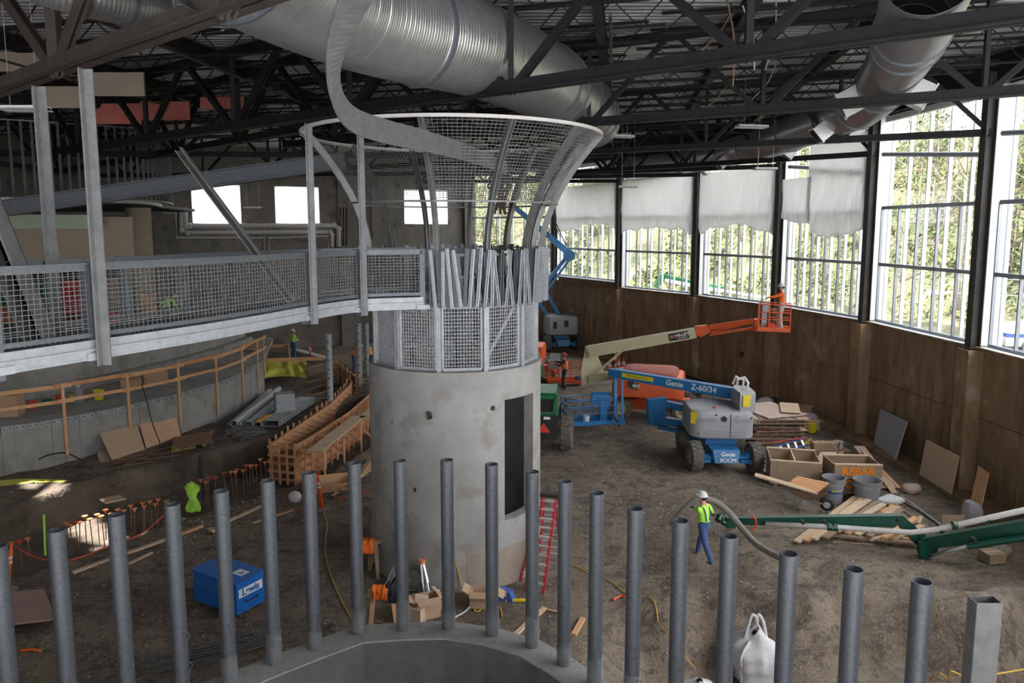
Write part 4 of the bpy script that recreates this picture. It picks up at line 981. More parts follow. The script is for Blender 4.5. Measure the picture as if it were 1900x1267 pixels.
# jib (two parallel members) and basket
ja = D(1300, 614, 33.5); jb = D(1318, 608, 33.3); jc = D(1402, 597, 32.0)
part('jib_knuckle', MB().prism([D(1290, 606, 33.5), D(1312, 603, 33.3), D(1320, 615, 33.2), D(1300, 626, 33.4)], (0, .25, 0)), M['orange'], B, world=True)
boom_box(B, jb + V((0, 0, .02)), jc + V((0, 0, .05)), .22, .22, 'orange', 'jib'); boom_box(B, D(1318, 621, 33.2), D(1400, 608, 32.0), .16, .10, 'orange', 'jib_link')
part('jib_cylinder', MB().cyl(D(1320, 616, 33.2), D(1375, 603, 32.4), .05), M['orange'], B, world=True)
part('jib_head', MB().beam(D(1403, 592, 31.9), D(1403, 614, 31.9), .2, .25, up=(0, 1, 0)), M['orange'], B, world=True)
bc = D(1436, 613, 31.3); P = basket(B, bc, R(-20), 'orange', 1.25, .9, 1.12)
part('control_console', MB().box(P(-.42, .0, .95), (.25, .35, .35)).beam(P(-.42, 0, .0), P(-.42, 0, .9), .2, .12, up=(0, 1, 0)), M['liftgrey'], B, world=True)
part('tool_pail', MB().lathe([(0, .05), (.13, .05), (.16, .33), (.14, .33)], P(-.15, -.2, 0), 14), M['redpl'], B, world=True)
BASKET_FLOOR = P(.25, .0, .06)

# ---- far blue lift
fp = G(1042, 652, 0); fp.z = 0
Cl = thing('boom_lift', 'far blue boom lift with grey cover below the end windows', 'boom lift', fp + V((0, 1.2, 0)), R(4))
chassis(Cl, 2.4, 2.7, .56, .45, 'blue', 'blue')
rounded_body(Cl, [(-1.15, -.9), (-.9, -1.1), (1.0, -1.1), (1.2, -.8), (1.2, 1.0), (.9, 1.2), (-.9, 1.2), (-1.15, .9)], 1.12, 2.45, 'liftgrey', 'turntable_cover')
part('window_grille', MB().box((-.55, -1.12, 1.85), (.25, .02, .5)).box((.25, -1.12, 1.95), (.3, .02, .45)), M['black'], Cl)
y_ = fp.y + 1.3
for k, (a_, b_, w_) in enumerate((((1042, 592), (992, 505), .24), ((1024, 596), (985, 540), .22), ((992, 552), (1052, 476), .26), ((1000, 560), (1056, 482), .16), ((1056, 470), (945, 376), .34))):
    if k == 4:
        boom_box(Cl, D(*a_, y_), D(*b_, y_ - 1.0), w_, .42, 'blue', 'main_boom', 1, .7)
    else: boom_box(Cl, D(*a_, y_), D(*b_, y_), w_, w_, 'blue', 'riser_arm')
part('elbow', MB().cyl(D(1056, 474, y_ - .3), D(1056, 474, y_ + .3), .42, n=12), M['blue'], Cl, world=True)
part('boom_cable', MB().tube([D(1050, 455, y_), D(1030, 410, y_ - .4), D(1022, 400, y_ - .4), D(1040, 440, y_ - .3), D(1020, 440, y_)], .035, 5), M['black'], Cl, world=True)
# ---- orange lift basket behind the tower
og = G(1036, 716, 0); og.z = 0
Ol = thing('boom_lift', 'orange lift with low open basket partly hidden behind the tower', 'boom lift', og + V((-1.6, 2.2, 0)), R(80))
chassis(Ol, 2.4, 2.3, .48, .36, 'orange', 'cream')
rounded_body(Ol, [(-1.0, -.9), (1.0, -.9), (1.1, .9), (-1.0, .9)], 1.05, 2.0, 'orange', 'turntable_cover')
P = basket(Ol, D(1048, 708, og.y + .3), R(-6), 'orange', 1.9, .8, 1.1)
part('control_console', MB().box(P(-.6, 0, .95), (.6, .35, .5)).box(P(-.55, .2, 1.35), (.55, .06, .35)), M['galv_lt'], Ol, world=True)
part('tool_pail', MB().lathe([(0, .05), (.13, .05), (.16, .33), (.14, .33)], P(.7, -.1, 0), 12), M['bluepl'], Ol, world=True)
boom_box(Ol, D(990, 640, og.y + 1.4), D(1006, 690, og.y + .6), .3, .35, 'orange', 'jib')
# ================================================================ GREEN TELEHANDLER
tg = G(1055, 836, 0); tg.z = 0
T = thing('telehandler', 'green rough terrain telehandler seen from behind at the tower edge', 'telehandler', tg + V((-1.05, .3, 0)), R(-6))
tm = tyre_meshes(.68, .42, 14)
for x in (-1.0, 1.0):
    for y in (0, 2.9): add_wheel(T, (x, y, .68), tm, 'green', -.05)
part('chassis_frame', MB().box((0, 1.4, .85), (1.2, 3.9, .5)), M['black'], T)
part('rear_plate', MB().box((.12, -.58, 1.0), (1.05, .06, .95)), M['black'], T)
m_ = MB()
for x in (-.5, .55): m_.box((x, .2, 1.85), (.10, 1.6, .9))
m_.box((0, -.55, 2.2), (1.15, .10, .16)).box((0, -.55, 1.5), (1.15, .10, .12)).box((.0, .3, 2.32), (1.15, 1.7, .06)).box((.0, .9, 1.9), (1.1, .06, .7))
part('engine_bay', m_, M['green'], T)
part('radiator_grille', MB().box((0, -.4, 1.85), (.95, .06, .55)), M['black'], T)
m_ = MB(); 
for s in (-1, 1): m_.box((s * .55, .35, 1.35), (.12, 1.9, .35))
part('fender', m_, M['green'], T)
part('boom', MB().beam((-.45, .2, 2.7), (-.45, 4.8, 2.3), .4, .5), M['green'], T)
part('cab_frame', MB().box((-1.0, 1.8, 1.9), (.7, 1.4, 1.5)), M['green'], T)
pz = MB().add([(x, -.63, z) for x, z in ((.12, 1.18), (.37, .82), (-.13, .82))] + [(x, -.60, z) for x, z in ((.12, 1.18), (.37, .82), (-.13, .82))], [(0, 1, 2), (3, 4, 5), (0, 1, 4, 3), (1, 2, 5, 4), (2, 0, 3, 5)])
part('warning_triangle', pz, M['redpl'], T, label='orange red slow vehicle triangle')
part('plate', MB().box((.25, -.615, 1.38), (.25, .02, .10)), M['text_w'], T)

# ================================================================ CONCRETE PUMP BOOM
Yp = 19.6
pb0 = D(1332, 968, 20.2); pb1 = D(1672, 960, 19.3); pbk = D(1722, 1012, 19.0); pb2 = D(1960, 975, 17.2)
K = thing('pump_boom', 'green placing boom carrying a grey concrete pipe, coming in from the window side', 'concrete pump boom', V((pbk.x, pbk.y, 0)))
boom_box(K, D(1352, 966, 20.1), D(1660, 965, 19.3), .16, .24, 'pumpgreen', 'boom_section', .8, 1.3)
part('boom_elbow', MB().prism([D(1640, 958, 19.35), D(1676, 957, 19.3), D(1728, 1003, 19.1), D(1722, 1030, 19.1), D(1700, 1010, 19.1), D(1668, 976, 19.3)], (0, .2, 0)), M['pumpgreen'], K, world=True)
boom_box(K, D(1712, 1008, 19.1), D(1975, 966, 17.4), .22, .34, 'pumpgreen', 'boom_section', .9, 1.1)
part('linkage_plate', MB().prism([D(1706, 1006, 18.95), D(1742, 1008, 18.95), D(1740, 1022, 18.95), D(1728, 1034, 18.95), D(1712, 1038, 18.95), D(1706, 1028, 18.95)], (0, .12, 0)), M['pumpgreen'], K, world=True)
part('hydraulic_ram', MB().cyl(D(1795, 1014, 18.2), D(1975, 985, 17.3), .085, n=14), M['pumpgreen'], K, world=True)
part('ram_rod', MB().cyl(D(1728, 1030, 18.9), D(1798, 1013, 18.2), .04, n=12), M['alu'], K, world=True, smooth=True)
part('delivery_pipe', MB().tube([D(1420, 972, 19.8), D(1550, 978, 19.4), D(1690, 988, 18.95), D(1740, 982, 18.7), D(1775, 974, 18.5), D(1975, 930, 17.1)], .072, 14), M['pipewhite'], K, world=True, smooth=True)
for x, y, Y in ((1535, 977, 19.4), (1545, 978, 19.4), (1742, 982, 18.7), (1767, 975, 18.5), (1830, 962, 18.1)):
    p = D(x, y, Y); q = D(x + 7, y, Y); part('pipe_clamp', MB().cyl(p, q, .105, n=14), M['pumpgreen'], K, world=True)
for x, y in ((1486, 966), (1528, 966), (1662, 962), (1803, 998)): p = D(x, y, 19.35 if x < 1700 else 18.2); part('pin', MB().cyl(p, p + V((0, -.16, 0)), .05, n=10), M['black'], K, world=True)
part('safety_hook', MB().tube([D(1392, 962, 19.7), D(1396, 958, 19.7), D(1402, 962, 19.7), D(1403, 976, 19.7), D(1396, 984, 19.7), D(1394, 980, 19.7)], .022, 8), M['redpl'], K, world=True)
part('end_fitting', MB().cyl(D(1336, 957, 20.1), D(1332, 966, 20.0), .10, n=14).cyl(D(1340, 968, 20.1), D(1358, 973, 20.1), .09, n=12).box(D(1355, 968, 20.1), (.25, .2, .3)), M['pumpgreen'], K, world=True)
hs = MB().tube(spline([D(1246, 975, 20.0), D(1262, 952, 20.0), D(1284, 932, 19.95), D(1303, 925, 19.9), D(1325, 930, 19.85), D(1350, 948, 19.6), D(1375, 978, 19.2), D(1402, 1008, 18.6), D(1432, 1027, 18.0), D(1452, 1038, 17.6), D(1462, 1062, 17.4)], 6), .085, 14)
single('concrete_hose', hs, M['hose'], 'thick grey concrete hose arching over the shoulder of the worker in lime shirt', 'hose', smooth=True)

# ================================================================ PEOPLE
def ik(a, b, l1, l2, hint):
    a = V(a); b = V(b); d = b - a; L = min(d.length, (l1 + l2) * .995); u = d.normalized(); x = (l1 * l1 - l2 * l2 + L * L) / (2 * L); h = math.sqrt(max(0, l1 * l1 - x * x)); hv = V(hint); hv = (hv - u * hv.dot(u)).normalized()
    return a + u * x + hv * h, a + u * L
def person(label, loc, rz, cols, hands, feet, lean=0.0, pelvis=(0, 0, .95), s=1.0, helmet='helm_w', vest=None, hair=True, look=(0, 1, 0), bib=False, name_=None):
    """local frame: +y forward, +x right.  hands/feet: ((x,y,z) right, left)"""
    o = thing('person', label, 'person', loc, rz); pel = V(pelvis); L = R(lean)
    def T_(z, x=0, y=0): return pel + V((x, (z) * math.sin(L) + y * math.cos(L), z * math.cos(L) - y * math.sin(L)))
    J = {}; E = []; rad = {}; reg = {}
    def add(n, p, r, par=None, g='shirt'): J[n] = V(p); rad[n] = r; reg[n] = g; 
    add('pelvis', pel, (.172, .135), g='pants'); add('waist', T_(.16), (.165, .13), g='shirt'); add('chest', T_(.34), (.195, .14)); add('upper', T_(.46), (.165, .105)); add('neck', T_(.56), (.055, .055), g='skin')
    add('head0', T_(.63, y=.02), (.075, .08), g='skin'); add('head1', T_(.73, y=.02), (.085, .10), g='skin'); add('head2', T_(.80, y=.015), (.06, .07), g='skin')
    E += [('pelvis', 'waist'), ('waist', 'chest'), ('chest', 'upper'), ('upper', 'neck'), ('neck', 'head0'), ('head0', 'head1'), ('head1', 'head2')]
    ends = []
    for k, sx in ((0, 1), (1, -1)):
        sh = T_(.46, x=sx * .19); el, wr = ik(sh, hands[k], .29, .26, (sx * .5, -.4, -.8))
        fd = (wr - el).normalized()
        add('sh%d' % k, sh, (.075, .075)); add('el%d' % k, el, (.055, .055)); add('wr%d' % k, wr, (.032, .032), g='fore'); add('palm%d' % k, wr + fd * .07, (.036, .022), g='hand')
        E += [('upper', 'sh%d' % k), ('sh%d' % k, 'el%d' % k), ('el%d' % k, 'wr%d' % k), ('wr%d' % k, 'palm%d' % k)]
        ends.append((wr + fd * .07, fd, sx))
        hp = pel + V((sx * .095, 0, -.03)); kn, an = ik(hp, V(feet[k]) + V((0, 0, .08)), .43, .42, (0, 1, .1))
        add('hip%d' % k, hp, (.118, .118), g='pants'); add('kn%d' % k, kn, (.082, .082), g='pants'); add('an%d' % k, an, (.068, .068), g='pants'); add('heel%d' % k, an + V((0, -.03, -.045)), (.042, .04), g='boot'); add('toe%d' % k, an + V((sx * .02, .16, -.05)), (.045, .032), g='boot')
        E += [('pelvis', 'hip%d' % k), ('hip%d' % k, 'kn%d' % k), ('kn%d' % k, 'an%d' % k), ('an%d' % k, 'heel%d' % k), ('heel%d' % k, 'toe%d' % k)]
    names = list(J); me = bpy.data.meshes.new('body'); me.from_pydata([tuple(J[n] * s) for n in names], [(names.index(a), names.index(b)) for a, b in E], [])
    ob = bpy.data.objects.new('body', me); COL.objects.link(ob)
    ob.modifiers.new('s', 'SKIN'); sub = ob.modifiers.new('u', 'SUBSURF'); sub.levels = 1; sub.render_levels = 1
    for i, n in enumerate(names):
        sv = me.skin_vertices[0].data[i]; sv.radius = (rad[n][0] * s, rad[n][1] * s); sv.use_root = (n == 'pelvis')
    bpy.context.view_layer.update(); nm = bpy.data.meshes.new_from_object(ob.evaluated_get(bpy.context.evaluated_depsgraph_get()))
    bpy.data.objects.remove(ob)
    bm = bmesh.new(); bm.from_mesh(nm)
    mats = ['shirt', 'pants', 'skin', 'fore', 'hand', 'boot']
    for f in bm.faces:
        c = f.calc_center_median() / s; f.material_index = mats.index(reg[min(names, key=lambda n: (J[n] - c).length / (1.0 if n in ('upper', 'chest', 'waist', 'pelvis') else .8))]); f.smooth = True
    def tub(pts, rs, n, mi):
        t = MB().tube([p * s for p in pts], [r * s for r in rs], n); vv = [bm.verts.new(p) for p in t.v]
        for f in t.f:
            try: nf = bm.faces.new([vv[i] for i in f]); nf.material_index = mi; nf.smooth = True
            except ValueError: pass
    for pc, fd, sx in ends:       # four fingers and a thumb, half curled
        xx = fd.cross(V((0, 0, 1))); xx = xx.normalized() if xx.length > .2 else V((0, 1, 0)); dn = fd.cross(xx).normalized()
        if dn.z > 0: dn = -dn
        for q, ln in enumerate((.072, .08, .074, .06)):
            b0_ = pc + xx * (-.030 + .02 * q) - fd * .02; b1_ = b0_ + fd * ln * .75; b2_ = b1_ + (fd * .5 + dn * .8).normalized() * ln * .55
            tub([b0_, b1_, b2_], [.0105, .0095, .008], 5, 4)
        b0_ = pc - xx * .03 - fd * .03; tub([b0_, b0_ - xx * .03 + fd * .03, b0_ - xx * .025 + fd * .06 + dn * .02], [.012, .011, .009], 5, 4)
    hd = T_(.72, y=.02)
    tub([hd + V((0, .085, .01)), hd + V((0, .118, -.015))], [.012, .016], 6, 2)                # nose
    for sx in (-1, 1): tub([hd + V((sx * .080, -.005, 0)), hd + V((sx * .098, -.02, .0))], [.022, .026], 6, 2)   # ears
    nm.name = 'body'; nm.materials.clear()
    cm = dict(shirt='hivis_y', pants='denim', skin='skin', fore='skin', hand='glove', boot='boot'); cm.update(cols)
    for n in mats: nm.materials.append(M[cm[n]])
    bm.to_mesh(nm); bm.free()
    link('body', nm, o)
    inv = Matrix()
    hc = T_(.775, y=.015) * s
    if helmet:
        m_ = MB().lathe([(.135 * s, -.012), (.138 * s, 0), (.112 * s, .008), (.110 * s, .05 * s), (.085 * s, .095 * s), (.04 * s, .118 * s), (0, .122 * s)], hc, 18); m_.box(hc + V((0, .13 * s, 0)), (.16 * s, .07 * s, .012)); m_.beam(hc + V((0, -.10 * s, .06 * s)), hc + V((0, .10 * s, .06 * s)), .03, .10 * s)
        part('hard_hat', m_, M[helmet], o, smooth=False)
    if hair: part('hair', MB().sphere(T_(.735, y=-.012) * s, .098 * s, 10, 7, (.92, .95, .95)), M['hair'], o, smooth=True)
    ey = MB()
    for sx in (-1, 1): ey.sphere(T_(.735, x=sx * .032, y=.112) * s, .012 * s, 6, 4)
    part('eyes', ey, M['black'], o); part('mouth', MB().box(T_(.672, y=.115) * s, (.045, .012, .01)), M['redladder'], o)
    if vest:
        m_ = MB(); rings = []
        for z, rx, ry in ((.06, .175, .14), (.20, .18, .145), (.34, .205, .150), (.44, .185, .125), (.50, .13, .09)):
            rings.append([T_(z, x=rx * math.cos(a), y=ry * math.sin(a)) * s for a in [2 * PI * i / 16 for i in range(16)]])
        m_.add([p for r_ in rings for p in r_], [(i * 16 + j, i * 16 + (j + 1) % 16, (i + 1) * 16 + (j + 1) % 16, (i + 1) * 16 + j) for i in range(4) for j in range(16)])
        v = part('safety_vest', m_, M[vest], o, smooth=True)
        st = MB()
        for sx in (-1, 1):
            for sy in (-1, 1): st.beam(T_(.10, x=sx * .10, y=sy * .150) * s, T_(.46, x=sx * .11, y=sy * .128) * s, .035, .008, up=(0, 1, 0))
        link('reflective_stripe', st.mesh('reflective_stripe', M['yellow' if vest == 'hivis_o' else 'alu']), v)
    if bib:
        m_ = MB()
        for sx in (-1, 1): m_.tube([T_(.16, x=sx * .07, y=-.130) * s, T_(.34, x=sx * .09, y=-.135) * s, T_(.47, x=sx * .10, y=-.10) * s, T_(.535, x=sx * .10, y=.0) * s, T_(.44, x=sx * .09, y=.115) * s], .018, 6)
        m_.lathe([(.158, .02), (.160, .18)], pel, 16); part('overall_straps', m_, M['denim'], o)
    return o
w1 = G(1305, 1036, 0); w1.z = gh(w1.x, w1.y)
wl_ = lambda p: tuple(Matrix.Rotation(-R(38), 3, 'Z') @ (p - w1))
person('worker in lime shirt and blue denim overalls, back turned, shouldering the concrete hose', w1, R(38), dict(shirt='hivis_y', pants='denim', fore='glove', hand='glove'),
       (wl_(D(1331, 968, 19.75)), wl_(D(1278, 940, 19.85))), ((.12, .30, 0), (-.12, -.36, .03)), lean=5, s=1.03, helmet='helm_w', bib=True)
w2 = G(1047, 722, 0); w2.z = gh(w2.x, w2.y)
person('worker in orange vest, dark clothes and red hard hat standing at the low orange basket', w2, R(72), dict(shirt='darkcloth', pants='darkcloth', fore='darkcloth', hand='skin'),
       ((.12, .52, 1.35), (-.22, .42, 1.30)), ((.13, .10, 0), (-.13, -.05, 0)), s=1.08, helmet='helm_r', vest='hivis_o')
person('worker in orange shirt, pale trousers and white hard hat, up in the raised orange basket', BASKET_FLOOR, R(80), dict(shirt='hivis_o', pants='greycloth', fore='hivis_o', hand='skin'),
       ((.05, .55, 1.22), (-.15, .60, 1.25)), ((.12, .05, 0), (-.12, -.02, 0)), s=1.05, helmet='helm_w')
# ================================================================ OUTSIDE: slope, trees, machines
def wall_at(u):      # u in metres along the wall line, outward normal
    P_ = [V((15.2, 2, 0))] + COLS + [V((-14, 60, 0))]; k = len(P_) - 1; f = max(0, min(k - .001, u * k)); i = int(f); p = P_[i].lerp(P_[i + 1], f - i)
    a = P_[max(i - 1, 0)]; b = P_[min(i + 2, k)]; t = (b - a).normalized(); return p, V((t.y, -t.x, 0))
def oz(v, s): return 3.6 + 12.2 * sstep(4.5, 32, v) + (.5 * noise.noise(V((s * 14, v * .12, 3))) + .22 * noise.noise(V((s * 50, v * .5, 8)))) * min(1, v / 5)
def out(u, v):
    p, n = wall_at(u); return p + n * v + V((0, 0, oz(v, u)))
m_ = MB().grid(lambda a, b: out(a, 1.0 + 44 * b), 90, 60)
struct('ground_outside', m_, M['slope'], smooth=True)
def leaf_cloud(mb, c, r, n, s, flat=.7):
    for _ in range(n):
        d = V((random.gauss(0, .5), random.gauss(0, .5), random.gauss(0, .5) * flat)) * r; p = V(c) + d
        a = V((random.uniform(-1, 1), random.uniform(-1, 1), random.uniform(-1, 1))).normalized(); b = a.orthogonal().normalized(); q = s * random.uniform(.6, 1.3)
        mb.add([p - a * q, p + b * q * .6, p + a * q, p - b * q * .6], [(0, 1, 2, 3)])
for kind, mt, lab in ((0, 'leaf', 'dark green ivy and brush covering the slope outside the windows'), (1, 'leaf2', 'yellow green brush covering the slope outside the windows')):
    m_ = MB()
    for _ in range(620):
        u = random.uniform(.06, .97); v = random.uniform(7, 36); c = out(u, v); leaf_cloud(m_, c + V((0, 0, .3)), random.uniform(.7, 1.6), 34, .17, .6)
    tag(single('undergrowth', m_, M[mt], lab, 'undergrowth', origin=out(.5, 10)), kind='stuff')
random.seed(21)
tl = ['slender pale bare trunk tree on the slope outside the windows', 'ivy covered leafy tree on the slope outside the windows']
for k in range(74):
    u = .08 + .87 * (k + random.uniform(-.3, .3)) / 74; v = random.choice([9, 12, 15, 18, 22, 26, 30]) + random.uniform(-1, 1); c = out(u, v); bare = k % 5 < 3; H = random.uniform(9, 15)
    o = thing('tree', tl[0] if bare else tl[1], 'tree', c, 0, 'bare trees outside' if bare else 'ivy covered trees outside')
    lx, ly = random.uniform(-.9, .9), random.uniform(-.9, .9); r0 = random.uniform(.07, .15)
    tr_ = [c + V((lx * t * t + .15 * noise.noise(V((k, t * 3, 0))), ly * t * t, -.4 + (H + .4) * t)) for t in [i / 6 for i in range(7)]]
    part('trunk', MB().tube(tr_, [r0 * (1 - .7 * i / 6) for i in range(7)], 7), M['bark' if bare else 'twig'], o, world=True, smooth=True)
    m_ = MB()
    for b in range(16 if bare else 7):
        t = random.uniform(.25, .95); p = tr_[int(t * 6)].lerp(tr_[min(6, int(t * 6) + 1)], t * 6 % 1); a = random.uniform(0, 6.28); ln = random.uniform(.8, 2.4) * (1.2 - t * .6); d = V((math.cos(a), math.sin(a), random.uniform(.4, 1.2)))
        q = p + d * ln * .5; e = q + (d + V((random.uniform(-.4, .4), random.uniform(-.4, .4), .3))) * ln * .5; m_.tube([p, q, e], [r0 * .28, r0 * .18, r0 * .06], 4)
        f_ = q + (V((math.cos(a + .8), math.sin(a + .8), .7))) * ln * .4; m_.tube([q, f_], [r0 * .12, r0 * .05], 3)
    part('branches', m_, M['twig'], o, world=True)
    m_ = MB()
    if bare:
        for b in range(6): leaf_cloud(m_, tr_[random.randint(1, 6)], 1.2, 10, .10, 1)
    else:
        for i in range(1, 7):
            for b in range(4): leaf_cloud(m_, tr_[i] + V((random.uniform(-.8, .8), random.uniform(-.8, .8), random.uniform(-.8, .8))) * (1.1 if i > 1 else .6), .9, 34, .16, 1)
    part('foliage', m_, M['leaf2' if k % 2 else 'leaf'], o, world=True, kind='stuff')
random.seed(5)
# green boom and pale pipe outside
ob = D(1219, 530, 53); o = thing('outdoor_boom', 'bright green pump boom folded outside, seen through the sheeted bays', 'concrete pump boom', V((ob.x, ob.y, 4.3)))
boom_box(o, D(1216, 533, 53), D(1229, 511, 53), .3, .35, 'green'); boom_box(o, D(1228, 512, 53), D(1340, 536, 50), .25, .32, 'green'); boom_box(o, D(1229, 511, 53), D(1240, 520, 53), .3, .5, 'green')
part('delivery_pipe', MB().tube([D(1235, 520, 52.6), D(1300, 533, 50.5), D(1400, 550, 47.5), D(1470, 562, 45)], .12, 10), M['white_pl'], o, world=True)
part('truck_bed', MB().beam(D(1170, 548, 52), D(1330, 553, 49), 2.2, .35), M['white_pl'], o, world=True)
person('worker in lime vest and white hard hat standing outside behind the mullions', V((8.1, 52.5, 3.6)), R(160), dict(shirt='hivis_y', pants='darkcloth', fore='hivis_y', hand='skin'), ((.25, .2, 1.0), (-.25, .2, 1.0)), ((.1, 0, 0), (-.1, 0, 0)), s=1.0, vest='hivis_y')
cp = G(1900, 655, 4.5)
o = thing('pickup_truck', 'white pickup truck with blue stripe parked outside the nearest window', 'truck', V((cp.x + 1.5, cp.y, 4.35)), R(80))
m_ = MB().prism([(-.85, -2.4, .45), (-.85, 2.3, .45), (-.85, 2.3, 1.0), (-.85, 1.1, 1.1), (-.85, .6, 1.75), (-.85, -.7, 1.8), (-.85, -.9, 1.15), (-.85, -2.4, 1.1)], (1.7, 0, 0)); part('cab_and_bed', m_, M['white_pl'], o)
part('side_window', MB().prism([(-.87, .95, 1.12), (-.87, .55, 1.68), (-.87, -.6, 1.7), (-.87, -.7, 1.15)], (1.74, 0, 0)), M['black'], o); part('stripe', MB().box((0, 0, .8), (1.72, 4.6, .12)), M['bluepl'], o)
tmm = tyre_meshes(.36, .24, 10)
for x in (-.8, .8):
    for y in (-1.5, 1.5): add_wheel(o, (x, y, .36), tmm, 'liftgrey')
for k in range(7):
    a = G(1700 + k * 4, 527 + k * 3, 5.1); b = a + V((2.9, -.6 + k * .1, .0)); single('log', MB().cyl(a, b, .14, .12, n=10), M['wood2'], 'pale log in the short pile on the slope, %s from the top' % ORD[k], 'log', 'logs on the slope')
# posts and wire of the fence outside
for k, u in enumerate((.16, .21, .26, .31, .37)):
    p = out(u, 7.5); single('fence_post', MB().cyl(p - V((0, 0, .3)), p + V((0, 0, 2.3)), .04, n=8).tube([p + V((-.3, 0, 2.6)), p + V((0, 0, 2.3)), p + V((.3, 0, 2.6))], .025, 5), M['white_pl'], 'white fence post with forked top outside, %s along the slope' % ORD[k], 'fence post', 'fence posts outside')
m_ = MB()
for z in (1.6, 2.3): m_.tube([out(.12 + .01 * i, 7.5) + V((0, 0, z)) for i in range(28)], .012, 4)
single('fence_wire', m_, M['white_pl'], 'thin white wires of the fence on the slope outside', 'fence wire')

# ================================================================ LEFT TERRACE
TZ = 1.95
wt = [G(-160, 815, TZ), G(0, 792, TZ), G(118, 774, TZ), G(256, 747, TZ), G(330, 729, TZ), G(398, 711, TZ), G(444, 693, TZ), G(488, 666, TZ)]
WT = spline(wt, 5); w2_ = spline([G(-160, 775, TZ), G(0, 748, TZ), G(120, 725, TZ), G(240, 698, TZ), G(330, 676, TZ), G(400, 655, TZ), G(455, 635, TZ)], 6)
m_ = MB(); nW = len(WT)
tn = lambda P, i: (lambda t: V((-t.y, t.x, 0)))((P[min(i + 1, len(P) - 1)] - P[max(i - 1, 0)]).normalized())
m_ = MB()
for i in range(nW - 1):
    a, b = WT[i], WT[i + 1]; na, nb = tn(WT, i), tn(WT, i + 1)
    m_.prism([V((a.x, a.y, -.8)), V((b.x, b.y, -.8)), V((b.x, b.y, -.8)) + nb * .3, V((a.x, a.y, -.8)) + na * .3], (0, 0, TZ + .8))
wl = struct('wall_terrace', m_, M['conc'])
for i in range(0, nW - 1):
    a, b = WT[i], WT[i + 1]; t = (b - a).normalized() * (1 if i % 5 in (0, 4) else -.5)
    part('formed_panel', MB().beam(a + t * .02 - tn(WT, i) * .015 + V((0, 0, -TZ + .95)), b - t * .02 - tn(WT, i) * .015 + V((0, 0, -TZ + .95)), .03, 1.94), M['conc'], wl)
for i in range(nW - 1):
    a, b = WT[i], WT[i + 1]; t = (b - a).normalized()
    x_ = part('edge_channel', MB().beam(a + t * .04 - tn(WT, i) * .045 - V((0, 0, .10)), b - t * .04 - tn(WT, i) * .045 - V((0, 0, .10)), .03, .17), M['galv_lt'], wl)
    for f in (.25, .75): link('bolt', MB().cyl(a.lerp(b, f) - tn(WT, i) * .055 - V((0, 0, .10)), a.lerp(b, f) - tn(WT, i) * .075 - V((0, 0, .10)), .025, n=6).mesh('bolt', M['black']), x_)
poly = [p for p in WT] + [V((w2_[-1].x + 1, w2_[-1].y + 2, TZ)), V((-31, 44, TZ)), V((-31, 22, TZ))]
m_ = MB().prism([p - V((0, 0, .25)) for p in poly], (0, 0, .24)); struct('floor_terrace', m_, M['conc'])
# upper curved wall and mezzanine
m_ = MB()
for i in range(len(w2_) - 1):
    a, b = w2_[i], w2_[i + 1]; na, nb = tn(w2_, i), tn(w2_, i + 1)
    m_.prism([a, b, b + nb * .3, a + na * .3], (0, 0, 2.45)); m_.prism([a - na * .45, b - nb * .45, b, a], (0, 0, .35))
struct('wall_mezzanine', m_, M['conc'])
m_ = MB().prism([p + V((0, 0, 2.2)) for p in w2_] + [V((-12.0, 47.5, TZ + 2.2)), V((-31.5, 44.5, TZ + 2.2)), V((-31.5, 22, TZ + 2.2))], (0, 0, .26)); struct('floor_mezzanine', m_, M['conc_dark'])
# guard rail
gr = thing('guard_rail', 'rough timber guard rail of posts and two rails along the terrace edge', 'guard rail', WT[12])
def wp(px):     # terrace edge at pixel column
    best = min(range(nW * 20 - 20), key=lambda k: abs((lambda p: 950 + FPX * p.x / (p.y * math.cos(PITCH) - (p.z - CAMH) * math.sin(PITCH)))(WT[k // 20].lerp(WT[k // 20 + 1], k % 20 / 20)) - px)); return WT[best // 20].lerp(WT[best // 20 + 1], best % 20 / 20), tn(WT, best // 20)
pts_ = []
for px in (-60, 118, 236, 329, 399, 447, 475, 489):
    p, n = wp(px); pts_.append(p - n * .10); part('post', MB().beam(p - n * .09 + V((0, 0, -1.35 if px < 480 else -1.0)), p - n * .09 + V((0, 0, 1.22)), .10, .05, up=n), M['wood'], gr, world=True)
for i, (a, b) in enumerate(zip(pts_, pts_[1:])):
    t = (b - a).normalized()
    part('rail', MB().beam(a - t * .3 + V((0, .06, 1.13 + .04 * (i % 2))), b + t * .25 + V((0, .06, 1.13 + .04 * (i % 2))), .045, .14), M['wood3' if i % 2 else 'wood'], gr, world=True)
    part('rail', MB().beam(a - t * .25 + V((0, .06, .58 + .03 * (i % 2))), b + t * .3 + V((0, .06, .58 + .03 * (i % 2))), .045, .12), M['wood'], gr, world=True)
